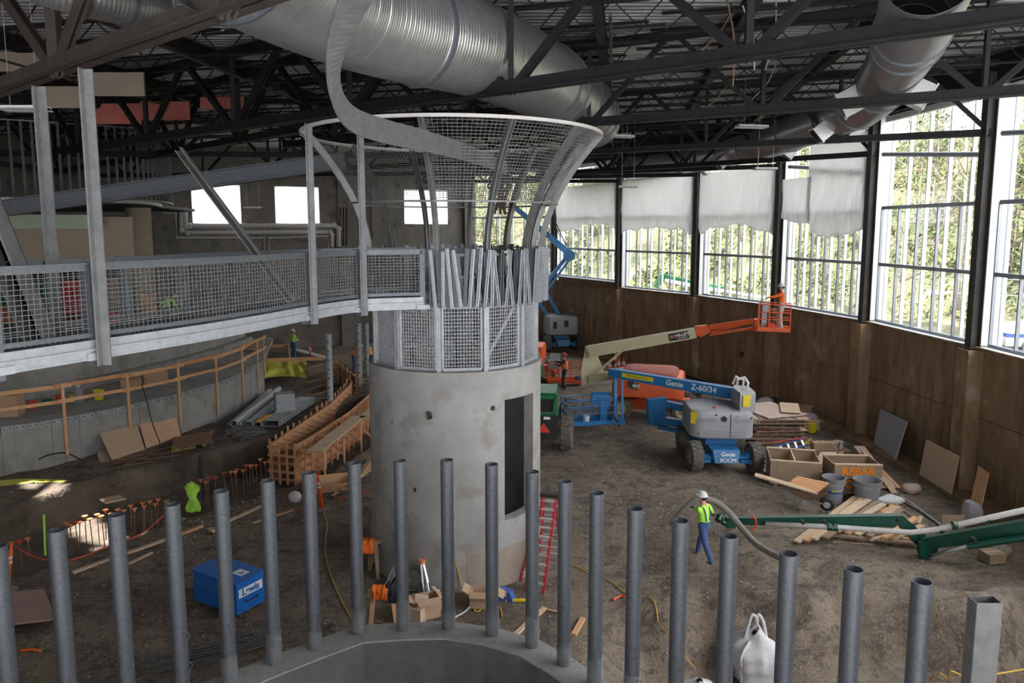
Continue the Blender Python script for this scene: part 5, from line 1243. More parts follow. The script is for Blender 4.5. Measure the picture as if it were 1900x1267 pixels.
# things on the terrace
def bx(name, c, d, rz, m, label, cat, group=None, open_=False, flap=False):
    o = thing(name, label, cat, c, rz, group); x, y, z = d
    m_ = MB()
    t = .012
    if open_ or flap:
        m_.box((0, 0, t / 2), (x, y, t)); m_.box((-x / 2, 0, z / 2), (t, y, z)).box((x / 2, 0, z / 2), (t, y, z)).box((0, -y / 2, z / 2), (x, t, z)).box((0, y / 2, z / 2), (x, t, z))
    else: m_.box((0, 0, z / 2), d)
    part('box_body', m_, M[m], o)
    if flap:
        part('flap', MB().box((-x / 2 - .09, 0, z + .03), (.2, y * .95, .008), (0, .5, 0)), M[m], o); part('flap', MB().box((x / 2 + .08, 0, z - .03), (.2, y * .95, .008), (0, .5, 0)), M[m], o); part('flap', MB().box((0, -y / 2 - .08, z + .02), (x * .95, .18, .008), (.4, 0, 0)), M[m], o)
    elif not open_: part('tape', MB().box((0, 0, z + .002), (x * .99, .06, .004)), M['osb'], o)
    return o
def bucket(c, r, h, m, label, group=None, handle=True, cat='bucket', rim=True):
    o = thing('bucket' if cat == 'bucket' else 'bin', label, cat, c, 0, group)
    part('pail', MB().lathe([(0, 0), (r * .82, 0), (r, h), (r * .95, h), (r * .79, .02), (0, .02)], n=22), M[m], o, smooth=False)
    if rim: part('rim', MB().lathe([(r, h - .03), (r * 1.06, h - .03), (r * 1.06, h), (r * .98, h), (r, h - .03)], n=22), M[m], o)
    if handle: part('handle', MB().tube([V((r * math.cos(a), r * .25 * math.sin(a) + r * .3, h - .05 - abs(math.sin(a)) * r * .5)) for a in [PI * i / 10 for i in range(11)]], .006, 5), M['alu'], o)
    return o
bx('cardboard_box', G(15, 770, TZ), (.9, .6, .75), .2, 'card', 'tall cardboard box at the left end of the terrace', 'cardboard box')
bx('cardboard_box', G(246, 716, TZ), (.8, .5, .35), .3, 'card', 'cardboard box with open flaps on the terrace behind the second rail post', 'cardboard box', flap=True)
bx('cardboard_box', G(290, 712, TZ), (.85, .55, .62), .25, 'card', 'larger closed cardboard box on the terrace beside the open one', 'cardboard box')
bucket(G(184, 741, TZ), .19, .38, 'yellow', 'yellow bucket on the terrace walk'); bucket(G(60, 757, TZ), .17, .25, 'redpl', 'orange red pail on the terrace near the tall box'); bucket(G(88, 752, TZ), .17, .22, 'green', 'green pail on the terrace walk')
bucket(G(113, 748, TZ), .17, .3, 'redpl', 'orange red pail on the terrace, right behind the first rail post'); bucket(G(138, 745, TZ), .15, .3, 'yellow', 'small yellow tub on the terrace walk beside the drum')
o = thing('grey_drum', 'grey drum with pump head on the terrace walk', 'drum', G(147, 747, TZ)); part('drum', MB().lathe([(0, 0), (.18, 0), (.18, .55), (.14, .6), (0, .6)], n=18), M['bin'], o, smooth=False); part('pump_head', MB().cyl((0, 0, .6), (0, 0, .8), .09, n=10).box((.08, 0, .78), (.25, .08, .08)), M['alu'], o)
# leaning boards
def lean(q, zg, dy, th, m, label, name='plywood_sheet', cat='plywood sheet', group=None, stiff=None):
    bl, brr, tr_, tl_ = q; a = G(*bl, zg); b = G(*brr, zg); c = D(*tr_, b.y + dy); d = D(*tl_, a.y + dy)
    n = (b - a).cross(d - a).normalized()
    if n.y > 0: n = -n
    c = d + (b - a) if False else c
    mb = MB().prism([a, b, c, d], -n * th); o = single(name, mb, M[m], label, cat, group, origin=(a + b) / 2); return o
lean([(210, 857), (270, 835), (254, 788), (185, 803)], .32, .75, .03, 'osb', 'tan board leaning on the terrace wall, left of the pink plywood')
lean([(272, 832), (336, 810), (322, 753), (254, 768)], .32, .8, .03, 'ply', 'pink toned plywood sheet leaning on the terrace wall')
lean([(186, 860), (206, 855), (198, 833), (180, 838)], .32, .5, .03, 'mauve', 'small brown board leaning at the corner of the tan board')
sp = thing('lashing_strap', 'dark strap hanging over the terrace wall onto the plywood', 'strap', G(262, 718, 2.5)); part('strap', MB().tube([D(263, 712, 28.6), D(272, 745, 27.6), D(284, 790, 27.1), D(297, 822, 27.3)], .02, 5), M['black'], sp, world=True)
tag(single('black_hose', MB().tube(spline([G(55, 862, .4), D(85, 846, 25.5), D(118, 840, 26), D(145, 850, 26.3), G(158, 858, .4)], 6), .025, 6), M['black'], 'black hose arched against the terrace wall', 'hose'))

# ================================================================ TRENCH: slab, rebar with caps, tape, planks
m_ = MB(); xs_ = [-14 + i * .5 for i in range(16)]
for x0, x1 in zip(xs_, xs_[1:]):
    y0, y1 = interp(SLABL, x0), interp(SLABL, x1)
    part_ = m_.prism([V((x0, y0 + .1, -.8)), V((x1, y1 + .1, -.8)), V((x1, y1 + 1.3, -.8)), V((x0, y0 + 1.3, -.8))], (0, 0, .42))
struct('footing_slab', m_, M['conc_curb'])
caps = [(22, 648), (85, 635), (123, 622), (295, 553), (312, 560), (335, 548), (355, 550), (378, 522), (400, 535), (433, 515), (452, 522), (470, 495), (495, 512), (525, 492), (552, 497), (582, 475), (600, 488), (635, 463), (643, 478), (668, 457), (692, 468), (705, 447), (740, 455), (833, 393), (860, 375), (880, 390), (895, 360), (918, 370), (928, 348), (960, 350), (998, 330), (1030, 325), (1055, 315), (1049, 325), (1085, 318), (1097, 295), (1115, 297), (1124, 293), (1142, 297), (1160, 268), (1182, 282)]
for i, (x, y) in enumerate(caps):
    px, py = x / 2.404, 740 + y / 2.404; t = G(px, py, .42); red = i in (1, 5, 23, 28, 29, 30, 32, 35, 37, 38)
    lab = ('red' if red else 'orange') + ' capped rebar stake, %s along the trench from the marker post' % ORD[i] if i < 30 else ('red' if red else 'orange') + ' capped rebar stake, %s before the timber formwork end' % ORD[len(caps) - 1 - i]
    o = thing('rebar_stake', lab, 'rebar', V((t.x, t.y, -.4)), 0, 'capped rebar stakes in the trench')
    lx = random.uniform(-.05, .05); part('bar', MB().cyl((lx, 0, -.1), (0, 0, .80), .014, n=6), M['rust'], o)
    part('cap', MB().lathe([(.022, -.07), (.022, 0), (.075, .008), (.078, .028), (0, .032)], (0, 0, .80), 10), M['cap_r' if red else 'cap_o'], o)
def marker(px, py, top, label, m='orange_c'):
    b = G(px, py, 0); b.z = gh(b.x, b.y); tp = D(*top, b.y + .1); o = thing('marker_post', label, 'traffic marker', b); d = tp - b; L = d.length; d = d / L
    part('rubber_base', MB().lathe([(0, -.02), (.22, -.02), (.24, .03), (.10, .07), (0, .07)], n=16), M['stone'], o)
    part('post', MB().tube([b + V((0, 0, .05)), b + d * L * .86, b + d * L * .9, b + d * L], [.065, .045, .028, .03], 12), M[m], o, world=True, smooth=True)
    part('reflective_band', MB().cyl(b + d * L * .60, b + d * L * .66, .056, .055, 12).cyl(b + d * L * .70, b + d * L * .76, .055, .053, 12), M['white_pl'], o, world=True)
    part('top_loop', MB().tube([tp + V((.04 * math.cos(a), 0, .03 + .04 * math.sin(a))) for a in [2 * PI * i / 10 for i in range(10)]], .014, 6, closed=True), M[m], o, world=True)
marker(13, 1094, (21, 1010), 'leaning orange marker post on a round base at the left edge')
marker(597, 945, (589, 878), 'orange marker post with white bands in front of the formwork')
for k, (x, y, t) in enumerate(((1131, 686, 667), (1148, 684, 662), (1157, 684, 662))):
    b = G(x, y, 0); b.z = 0; h = (y - t) / FPX * b.y
    o = thing('traffic_cone', 'small orange cone far off behind the cream boom, %s from the knuckle' % ORD[k], 'traffic cone', b, 0, 'far traffic cones')
    part('cone', MB().lathe([(.16, .03), (.03, h), (0, h)], n=14), M['orange_c'], o); part('base', MB().box((0, 0, .015), (.36, .36, .03)), M['orange_c'], o); part('band', MB().lathe([(.125, h * .35), (.085, h * .62)], n=14), M['white_pl'], o)
b = G(1142, 684, 0); b.z = 0; o = thing('channel_post', 'white and red banded channel post standing behind the cream boom', 'traffic marker', b)
part('post', MB().cyl((0, 0, 0), (0, 0, 1.2), .06, n=12), M['white_pl'], o); [part('red_band', MB().cyl((0, 0, z0_), (0, 0, z0_ + .18), .062, n=12), M['redpl'], o) for z0_ in (.75, .35)]
b = G(576, 664, .1); o = thing('marker_post', 'red and white marker post by the back wall beyond the yellow sheeting', 'traffic marker', b); part('post', MB().cyl((0, 0, 0), (0, 0, .95), .06, n=12), M['redpl'], o); part('white_band', MB().cyl((0, 0, .5), (0, 0, .7), .063, n=12), M['white_pl'], o)
tp = [(22, 1010), (70, 1035), (130, 1039), (190, 1018), (240, 1000), (270, 985), (305, 955)]
single('warning_ribbon', MB().tube(spline([G(x, y, .45) for x, y in tp], 5), .018, 5), M['redpl'], 'red warning ribbon strung from the leaning marker along the trench', 'ribbon')
single('warning_ribbon', MB().tube(spline([D(592, 885, 25), D(600, 905, 24.7), G(632, 925, 0.1), G(690, 910, .2)], 5), .018, 5), M['redpl'], 'red ribbon trailing from the marker in front of the formwork', 'ribbon')
# vest hanging on a stake
vb = G(357, 955, -.1); o = thing('safety_vest', 'lime safety vest hung on a stake in the trench', 'safety vest', vb)
def vest(u, v):
    w = .26 * (1 - .25 * abs(v - .6)); a = (u - .5) * 2; w *= .72 + .28 * math.sin(v * 9 + 1); return vb + V((a * w + .09 * noise.noise(V((u * 4, v * 4, 1))), .12 * noise.noise(V((u * 5, v * 3, 2))) + .1 * a * a, .08 + 1.0 * v - .15 * abs(a) * (v > .8)))
x_ = part('cloth', MB().grid(vest, 12, 14), M['hivis_y'], o, world=True, smooth=True); md = x_.modifiers.new('t', 'SOLIDIFY'); md.thickness = .012
part('stripe', MB().grid(lambda u, v: vest(u, .42 + .06 * v) + V((0, -.02, 0)), 12, 1), M['alu'], o, world=True)
single('black_standpipe', MB().cyl(G(375, 925, -.4), D(372, 845, G(375, 925, -.4).y), .07, n=12), M['rubberdark'], 'black standpipe upright in the trench bank', 'pipe')
single('striped_stake', MB().cyl(G(84, 1030, -.4), D(81, 955, G(84, 1030, -.4).y), .03, n=8), M['hivis_y'], 'thin yellow green stake standing in the trench by the left pipe posts', 'stake')
def plank(a, b, w, h, m, label, group='loose planks', name='plank', cat='plank', up=(0, 0, 1)):
    return single(name, MB().beam(a, b, w, h, up), M[m], label, cat, group, origin=(V(a) + V(b)) / 2)
def gp(px, py, dz=0.04):
    p = G(px, py, 0); p = G(px, py, gh(p.x, p.y)); p = G(px, py, gh(p.x, p.y) + dz); return p
plank(gp(135, 1062), gp(310, 1000), .12, .05, 'wood2', 'long pale plank lying along the near side of the trench slab, left piece')
plank(gp(305, 1003), gp(375, 975, .06), .12, .05, 'wood', 'plank continuing the slab edge toward the formwork')
plank(gp(335, 962, .1), gp(400, 985, .1), .16, .06, 'wood2', 'plank crossing the slab edge behind the pipe posts')
plank(gp(420, 968), gp(487, 938), .12, .05, 'wood2', 'pale plank on the soil right of the lime vest'); plank(gp(470, 970), gp(545, 946), .07, .04, 'wood', 'thin stick on the soil in front of the formwork')
plank(gp(238, 1046), gp(282, 1025), .09, .04, 'wood2', 'short pale plank beside the long slab plank')
single('white_sack', MB().sphere(gp(547, 922, .15), .22, 10, 7, (1.0, .8, .9)), M['bag'], 'small white sack on the soil in front of the formwork', 'sack', smooth=True)
single('yellow_sheeting', MB().grid(lambda u, v: G(-20 + 160 * u, 893 - 5 * math.sin(u * 3) + 12 * v * (1 - u * .7), .36 + .06 * noise.noise(V((u * 9, v * 4, 0)))), 24, 4), M['yellowtarp'], 'yellow sheeting strip on the bench below the terrace wall', 'sheeting', smooth=True)
def tarp(u, v):
    x = 487 + 82 * u; y = 672 + 30 * v - 4 * math.sin(u * 3); p = G(x, y, .75 - .5 * v + .10 * noise.noise(V((u * 6, v * 3, 1)))); return p
single('yellow_tarp', MB().grid(tarp, 26, 10), M['yellowtarp'], 'crumpled yellow tarp over a mound below the railing end', 'tarp', smooth=True)
single('yellow_paper', MB().grid(lambda u, v: G(318 + 45 * u, 828 + 12 * v - 8 * u, .36 + .03 * noise.noise(V((u * 9, v * 4, 5)))), 8, 4), M['yellowtarp'], 'pale yellow paper lying on the bench', 'paper')
plank(gp(190, 930, .06), gp(228, 922, .06), .5, .04, 'osb', 'square board piece lying on the bench in the sunlit patch')
single('brown_sheet', MB().prism([gp(192, 905, .05), gp(222, 902, .05), gp(232, 891, .05), gp(205, 893, .05)], (0, 0, .03)), M['mauve'], 'brown board piece lying on the bench edge', 'board')
for k in range(16):
    x = 200 + 12 * (k % 8) + random.uniform(-5, 5); y = 862 - 3.5 * (k % 8) + random.uniform(-6, 10); plank(gp(x, y, .05 + .02 * k / 4), gp(x + 75, y - random.uniform(8, 32), .05 + .02 * k / 4), .05, .03, 'rust', 'rusty bar in the scattered heap on the bench, %s in the heap' % ORD[k], 'rusty bars on the bench', 'steel_bar', 'rusty bar')
# crosswise rusty rebar stack on a pallet
o = thing('rebar_stack', 'stack of rusty rebar lying on a pallet on the bench', 'rebar stack', G(365, 825, .35))
for k in range(22): a = G(322 + random.uniform(-3, 3), 829 - k * .8, .45 + .10 * (k % 3)); b = G(392 + random.uniform(-6, 4), 822 - k * 1.0, .45 + .10 * (k % 3)); part('bar', MB().beam(a, b, .035, .035), M['rust'], o, world=True)
for k in range(3): part('pallet_board', MB().beam(G(330 + 24 * k, 834 - 4 * k, .38), G(345 + 24 * k, 808 - 4 * k, .38), .12, .09), M['wood4'], o, world=True)
o = thing('cable_pile', 'tangled pile of dark grey bars and cable in front of the steel tubes', 'cable pile', G(450, 808, .35))
for k in range(20): a = G(415 + random.uniform(0, 45), 797 + random.uniform(0, 22), .4 + .1 * random.random()); b = G(455 + random.uniform(0, 42), 788 + random.uniform(0, 22), .4 + .12 * random.random()); part('bar', MB().tube([a, (a + b) / 2 + V((0, random.uniform(-.4, .4), .08)), b], .025, 5), M['rebar_grey'], o, world=True)
# ================================================================ GALVANIZED STEEL STACK
for k, (nx, ny, fx, fy, z) in enumerate(((426, 792, 500, 726, .47), (440, 791, 515, 727, .47), (433, 786, 517, 722, .75))):
    a, b = G(nx, ny, z), G(fx, fy, z); o = thing('steel_pipe', 'galvanized pipe in the stack on the bench, %s' % ['outer lower one', 'inner lower one', 'perforated upper one'][k], 'steel pipe', a, 0, 'galvanized steel stack')
    part('tube', MB().pipe(a, b, .15, .125, 20), M['galv_lt'], o, world=True)
    if k == 2:
        for q in range(14): c = a.lerp(b, (q + .5) / 14); part('hole', MB().cyl(c + V((.10, -.10, .02)), c + V((.115, -.115, .023)), .03, n=8), M['black'], o, world=True)
for k, (nx, ny, fx, fy, w, h, z) in enumerate(((461, 789, 528, 735, .30, .30, .47), (500, 786, 570, 741, .80, .28, .48))):
    a, b = G(nx, ny, z), G(fx, fy, z); o = thing('square_tube', 'galvanized %s tube lying in the steel stack' % ['narrow square', 'wide flat'][k], 'steel tube', a, 0, 'galvanized steel stack')
    m_ = MB(); d = (b - a).normalized(); s = d.cross(V((0, 0, 1))).normalized()
    for q in (-1, 1): m_.beam(a + s * q * (w / 2 - .01), b + s * q * (w / 2 - .01), .02, h); m_.beam(a + V((0, 0, q * (h / 2 - .01))), b + V((0, 0, q * (h / 2 - .01))), w, .02)
    part('tube', m_, M['galv_lt'], o, world=True)
    if k: 
        for q in range(12): c = a.lerp(b, (q + .5) / 12) + s * (w / 2); part('hole', MB().cyl(c, c + s * .006, .035, n=8), M['black'], o, world=True)
c = G(528, 760, .62); o = thing('steel_box', 'pale galvanized base box standing on the wide flat tube', 'steel box', c, .5); part('box_body', MB().box((0, 0, .38), (.8, .6, .75)), M['galv_lt'], o); part('base_plate', MB().box((0, 0, .01), (1.0, .8, .03)), M['galv_lt'], o); part('lid', MB().box((0, 0, .765), (.75, .5, .02)), M['galv_md'], o)
single('cord_bundle', MB().tube(spline([G(478 + 22 * u + 6 * math.sin(u * 60), 783 - 14 * u, .66 + .03 * math.sin(u * 40)) for u in [i / 40 for i in range(41)]], 2), .02, 5), M['cord'], 'yellow cord heaped on the wide flat tube', 'cord')
# perforated standing posts
for k, (x, yb, yt) in enumerate(((614, 782, 620), (668, 731, 600), (682, 702, 600))):
    b = G(x, yb, -.2); t = D(x - 2, yt, b.y); o = thing('perforated_post', 'perforated galvanized pipe standing in the formwork area, %s' % ['nearest and tallest seen', 'second one behind the timber wall', 'farthest one at the tower edge'][k], 'steel post', b, 0, 'perforated standing posts')
    part('tube', MB().pipe(b, V((b.x, b.y, t.z)), .145, .125, 20), M['galv_lt'], o, world=True)
    for q in range(9): z = b.z + .35 + q * .42; n = V((-b.x * .2 - .25, -b.y, 0)).normalized(); c = V((b.x, b.y, z)) + n * .142; part('hole', MB().cyl(c, c + n * .008, .04, n=8), M['black'], o, world=True)
# ================================================================ TIMBER FORMWORK
def form_wall(path, z0, z1, label, st=.55, side=1, m='wood3'):
    o = thing('timber_formwork', label, 'formwork', path[0], 0, 'timber formwork walls')
    for i, (a, b) in enumerate(zip(path, path[1:])):
        a = V((a.x, a.y, 0)); b = V((b.x, b.y, 0)); t = (b - a).normalized(); n = V((-t.y, t.x, 0)) * side; L = (b - a).length
        part('form_panel', MB().beam(a + V((0, 0, (z0 + z1) / 2)), b + V((0, 0, (z0 + z1) / 2)), .03, z1 - z0), M[m], o, world=True)
        for z in (z0 + .12, z0 + .45, z0 + .8, z1 - .12):
            if z < z1: part('waler', MB().beam(a - t * .12 + n * .09 + V((0, 0, z)), b + t * .12 + n * .09 + V((0, 0, z)), .05, .09), M['wood'], o, world=True); part('waler', MB().beam(a - t * .05 + n * .16 + V((0, 0, z)), b + t * .05 + n * .16 + V((0, 0, z)), .05, .09), M[m], o, world=True)
        k = max(1, int(L / st))
        for q in range(k): p = a + t * (L * (q + .5) / k); part('strongback', MB().beam(p + n * .23 + V((0, 0, z0 - .05)), p + n * .23 + V((0, 0, z1 + random.uniform(0, .15))), .09, .05, up=n), M['wood' if q % 2 else 'wood3'], o, world=True)
    return o
F1 = [G(548, 826, .85), G(598, 796, .85), G(650, 762, .85), G(692, 725, .85), G(715, 690, .85)]; F2 = [G(505, 822, .85), G(560, 785, .85), G(612, 750, .85), G(648, 715, .85), G(660, 690, .85)]
form_wall(F1, -.6, .85, 'orange timber formwork wall on the near side, with walkway planks', side=-1); form_wall(F2, -.6, .85, 'timber formwork wall on the far side of the rebar cage', side=1)
e0, e1 = F2[0], F1[0]; o = thing('timber_formwork', 'end of the timber formwork with stacked short ledgers', 'formwork', e0, 0, 'timber formwork walls')
for k in range(5): z = -.45 + k * .30; part('ledger', MB().beam(V((e0.x - .15, e0.y - .05, z)), V((e1.x + .1, e1.y - .05 - .1 * (k % 2), z)), .05, .09), M['wood' if k % 2 else 'wood3'], o, world=True)
for k in range(4): p = e0.lerp(e1, k / 3); part('stud', MB().beam(V((p.x, p.y - .12, -.6)), V((p.x, p.y - .12, .95)), .09, .05, up=(0, 1, 0)), M['wood3'], o, world=True)
o = thing('rebar_cage', 'rebar cage standing between the two formwork walls', 'rebar cage', F2[1])
for i in range(4):
    for z in (-.4, -.1, .2, .5, .8): part('bar', MB().cyl(V((*((F1[i] + F2[i]) / 2).xy, z)) - V((.15, .15, 0)), V((*((F1[i + 1] + F2[i + 1]) / 2).xy, z)), .012, n=5), M['rust'], o, world=True)
    for q in range(5): a = F1[i].lerp(F1[i + 1], q / 5); b = F2[i].lerp(F2[i + 1], q / 5); part('bar', MB().cyl(a.lerp(b, .2), a.lerp(b, .8), .012, n=5), M['rust'], o, world=True)
wk = [[(548, 833), (625, 805), (663, 772), (636, 775)], [(640, 783), (700, 750), (700, 728), (655, 760)]]
for k, (a, b) in enumerate(((G(566, 836, .95), G(655, 772, .95)), (G(662, 776, .95), G(705, 738, .95)))):
    single('walkway_plank', MB().beam(a + V((.35, 0, 0)), b + V((.25, 0, 0)), .55, .05), M['wood2'], 'broad walkway board resting beside the formwork, %s piece' % ['near', 'far'][k], 'walkway board', 'formwork walkway')
    for q in (.1, .5, .9):
        p = a.lerp(b, q) + V((.5, -.1, 0)); o = thing('walkway_bracket', 'timber trestle carrying the %s walkway board, %s one' % (['near', 'far'][k], {.1: 'front', .5: 'middle', .9: 'rear'}[q]), 'trestle', V((p.x, p.y, -.3)), 0, 'walkway trestles')
        part('leg', MB().beam(V((p.x, p.y, -.4)), V((p.x, p.y, .9)), .09, .05), M['wood'], o, world=True); part('ledger', MB().beam(V((p.x + .12, p.y, .85)), V((p.x - .85, p.y, .85)), .05, .09), M['wood'], o, world=True); part('brace', MB().beam(V((p.x, p.y, .1)), V((p.x - .7, p.y, .75)), .05, .09), M['wood3'], o, world=True)
# braces and planks left of the far form wall
for k in range(9):
    y = 768 - k * 14; q = G(498 + 2 * k + 60, y + 12, .1); r = G(600 + 8 * k * .7, y - 4, .5); plank(q, r, .10, .06, 'wood3' if k % 2 else 'wood4', 'timber brace propping the far formwork wall, %s from the near end' % ORD[k], 'formwork braces', 'formwork_brace', 'timber brace')
form_wall([G(628, 712, 1.2), G(655, 742, 1.2)][::-1] if False else [G(660, 690, 1.3), G(628, 668, 1.3)], -.2, 1.3, 'dark weathered timber wall near the back wall', side=1, m='wood4')
single('white_channel', MB().beam(G(546, 648, .3), G(605, 664, .3), .5, .08), M['white_pl'], 'long white steel channel lying by the back wall', 'steel channel')
o = thing('timber_trough', 'low timber frame trough by the back wall end of the terrace', 'timber frame', G(520, 668, .3))
for a, b in (((495, 643), (536, 641)), ((495, 668), (600, 665)), ((536, 641), (538, 664)), ((495, 643), (495, 668))): part('board', MB().beam(G(*a, .9), G(*b, .9), .08, .2), M['wood'], o, world=True)
for k in range(10): x = 430 + random.uniform(0, 25) if k < 5 else 500 + random.uniform(0, 30); y = 640 + random.uniform(0, 10) if k < 5 else 668 + random.uniform(0, 6); zz = TZ + .03 + .05 * k if k < 5 else .35 + .05 * (k - 5); plank(G(x, y, zz), G(x + 38, y + random.uniform(-3, 3), zz), .14, .05, random.choice(['wood', 'wood2', 'wood4']), 'board in the loose lumber heap at the terrace end, %s in the heap' % ORD[k], 'lumber heap at the terrace end')
# loose planks right of formwork
for k in range(9): a = gp(618 + 5 * k, 918 - 3 * k, .05 + .03 * k); b = gp(684 + k, 868 + 4 * (k % 4) - 3 * k, .05 + .03 * k); plank(a, b, .12, .04, ['wood2', 'wood', 'wood4'][k % 3], 'plank in the loose fan beside the tower foot, %s from the bottom' % ORD[k], 'planks beside the tower')
o = thing('timber_tub', 'shallow timber mortar box on the soil beside the formwork trestles', 'mortar box', gp(612, 905, 0), .3)
part('floor_board', MB().box((0, 0, .03), (1.3, .9, .04)), M['osb'], o)
for s in (-1, 1): part('side_board', MB().box((0, s * .48, .16), (1.4, .03, .3), (s * -.4, 0, 0)), M['wood'], o); part('end_board', MB().box((s * .68, 0, .16), (.03, .95, .3), (0, s * .4, 0)), M['wood2'], o)
# ================================================================ AROUND THE TOWER FOOT
def sawhorse(a, b, h, label, m='wood4'):
    a = V(a); b = V(b); o = thing('sawhorse', label, 'sawhorse', a, 0); t = (b - a).normalized(); n = V((-t.y, t.x, 0))
    part('top_beam', MB().beam(a + V((0, 0, h)), b + V((0, 0, h)), .14, .10), M[m], o, world=True)
    for p, s in ((a, 1), (b, -1)):
        for q in (-1, 1): part('leg', MB().beam(p + t * s * .12 + V((0, 0, h)), p + t * s * .05 + n * q * .28 + V((0, 0, .0)), .09, .04), M[m], o, world=True)
        part('side_board', MB().beam(p + t * s * .14 - n * .14 + V((0, 0, h * .75)), p + t * s * .14 + n * .14 + V((0, 0, h * .75)), .03, .12), M[m], o, world=True)
    return o
def cloth_over(c, w, d, m, label, name='jacket', cat='jacket', seed=0):
    c = V(c)
    def fn(u, v):
        x = (u - .5) * w; y = (v - .5) * 1.0; drop = max(0, abs(y) - .12) ; return c + V((x * (1 - .3 * drop) + .05 * noise.noise(V((u * 4, v * 4, seed))), math.copysign(min(abs(y), .13 + .25 * drop * .2), y) + .05 * noise.noise(V((u * 5, v * 5, seed + 3))), .03 - drop * d * 1.9 + .03 * noise.noise(V((u * 6, v * 2, seed)))))
    o = single(name, MB().grid(fn, 14, 18), M[m], label, cat, smooth=True); md = o.modifiers.new('t', 'SOLIDIFY'); md.thickness = .025; return o
a = gp(690, 1068, 0); b = gp(728, 1058, 0); sawhorse(a, b + V((.15, .1, 0)), .85, 'weathered sawhorse with an orange jacket, at the foot of the tower')
cloth_over(a + V((-.08, 0, .92)), .34, .45, 'hivis_o', 'orange jacket hung over the end of the upper sawhorse', seed=2)
a = gp(684, 1148, 0); b = gp(738, 1143, 0); sawhorse(a, b, .62, 'lower sawhorse nearer the curb, heaped with clothes', 'wood')
cloth_over(a.lerp(b, .42) + V((0, 0, .70)), .36, .34, 'hivis_o', 'bright orange vest draped over the lower sawhorse', 'safety_vest', 'safety vest', 4); cloth_over(a.lerp(b, .85) + V((0, 0, .72)), .30, .48, 'darkcloth', 'dark jacket draped beside the bright orange vest', seed=6)
single('work_broom', MB().cyl(D(683, 1050, a.y + 2.4), D(692, 960, a.y + 2.9), .012, n=6), M['wood'], 'thin wooden tool handle leaning at the left edge of the tower', 'tool handle')
def tripod(px, py, tx, ty, label, feet='alu', cap='black'):
    b = gp(px, py, 0); t = D(tx, ty, b.y + .35); o = thing('tripod', label, 'tripod', b); d = (t - b)
    for k, (dx, dy) in enumerate(((-.09, 0), (.09, 0), (0, .1))):
        f = b + V((dx, dy, 0)); part('leg', MB().beam(f, t + V((dx * .25, dy * .2, 0)), .045, .03), M['alu'], o, world=True); link('slide', MB().beam(f + d * .02, f + d * .45, .022, .05).mesh('slide', M['black'], False, WORLD[o.name].inverted()), o.children[-1] if len(o.children) else o)
    part('head', MB().cyl(t - V((0, 0, .03)), t + V((0, 0, .05)), .085, n=12), M[cap], o, world=True); part('foot_clamp', MB().box(b + d * .08, (.26, .12, .05)), M[cap], o, world=True)
tripod(716, 1092, 737, 1046, 'folded black headed tripod leaning on the tower beside the sawhorse'); tripod(794, 1112, 783, 1042, 'folded tripod with orange head and clamps against the tower', cap='cap_o')
bx('cardboard_box', gp(790, 1140, 0), (.55, .45, .42), .4, 'card', 'open cardboard box under the tripod with the orange head', 'cardboard box', flap=True)
bx('cardboard_box', gp(773, 1152, 0), (.32, .3, .34), -.3, 'wood2', 'small timber box in front of the open cardboard box', 'wooden box')
single('small_board', MB().beam(gp(776, 1158, .0), gp(784, 1136, .0) + V((0, 0, .42)), .30, .02, up=(0, 1, .4)), M['pinkply'], 'pale square panel leaning on the small timber box', 'panel')
bx('cardboard_box', gp(898, 1122, 0), (.60, .42, .34), -.1, 'card', 'cardboard box with lifted lid at the right of the tower foot', 'cardboard box', flap=True)
o = thing('circular_saw_case', 'blue and white tool with orange handle lying right of the tower foot', 'power tool', gp(935, 1112, 0), -.3); part('body', MB().prism([(-.2, -.1, 0), (.25, -.1, 0), (.18, -.1, .22), (-.1, -.1, .28)], (0, .22, 0)), M['bluepl'], o); part('handle', MB().box((.3, 0, .03), (.5, .07, .05), (0, 0, .3)), M['yellow'], o); part('lid', MB().box((-.02, -.12, .2), (.22, .02, .12)), M['white_pl'], o)
for k, (x, y, m_n, l) in enumerate(((812, 1124, 'redpl', 'red and white drink cooler jug beside the open box'), (822, 1130, 'white_pl', 'white jug right of the red one at the tower foot'), (805, 1118, 'hivis_o', 'orange glove bag lying behind the jugs'))):
    c = gp(x, y, 0); o = thing('jug', l, 'jug', c); part('body', MB().lathe([(0, 0), (.10, 0), (.115, .05), (.11, .24), (.06, .30), (.04, .34), (0, .34)], n=14), M[m_n], o, smooth=True); part('lid', MB().cyl((0, 0, .33), (0, 0, .38), .05, n=10), M['redpl' if k == 1 else 'white_pl'], o)
o = thing('wheel_hose_reel', 'grey hose coil leaning on the tower behind the pipe post', 'hose coil', gp(765, 1100, 0)); part('coil', MB().tube([gp(765, 1100, 0) + V((.28 * math.cos(t), .12 * math.sin(t), .32 + .30 * math.sin(t) + .0)) for t in [2 * PI * i / 24 for i in range(24)]], .035, 6, closed=True).tube([gp(765, 1100, 0) + V((.22 * math.cos(t), .06 + .1 * math.sin(t), .32 + .24 * math.sin(t))) for t in [2 * PI * i / 24 for i in range(24)]], .03, 6, closed=True), M['galv_md'], o, world=True, smooth=True)
def cord(pts, label, r=.013, m='cord'): return single('extension_cord', MB().tube([V((p.x, p.y, max(p.z, gh(p.x, p.y) + r + .012))) for p in spline(pts, 10)], r, 5), M[m], label, 'cord')
cord([gp(601, 948, .02), gp(607, 975, .02), gp(603, 1010, .02), gp(608, 1050, .02), gp(625, 1095, .02), gp(645, 1135, .02), gp(658, 1160, .02)], 'yellow cord running over the soil from the marker post to the curb')
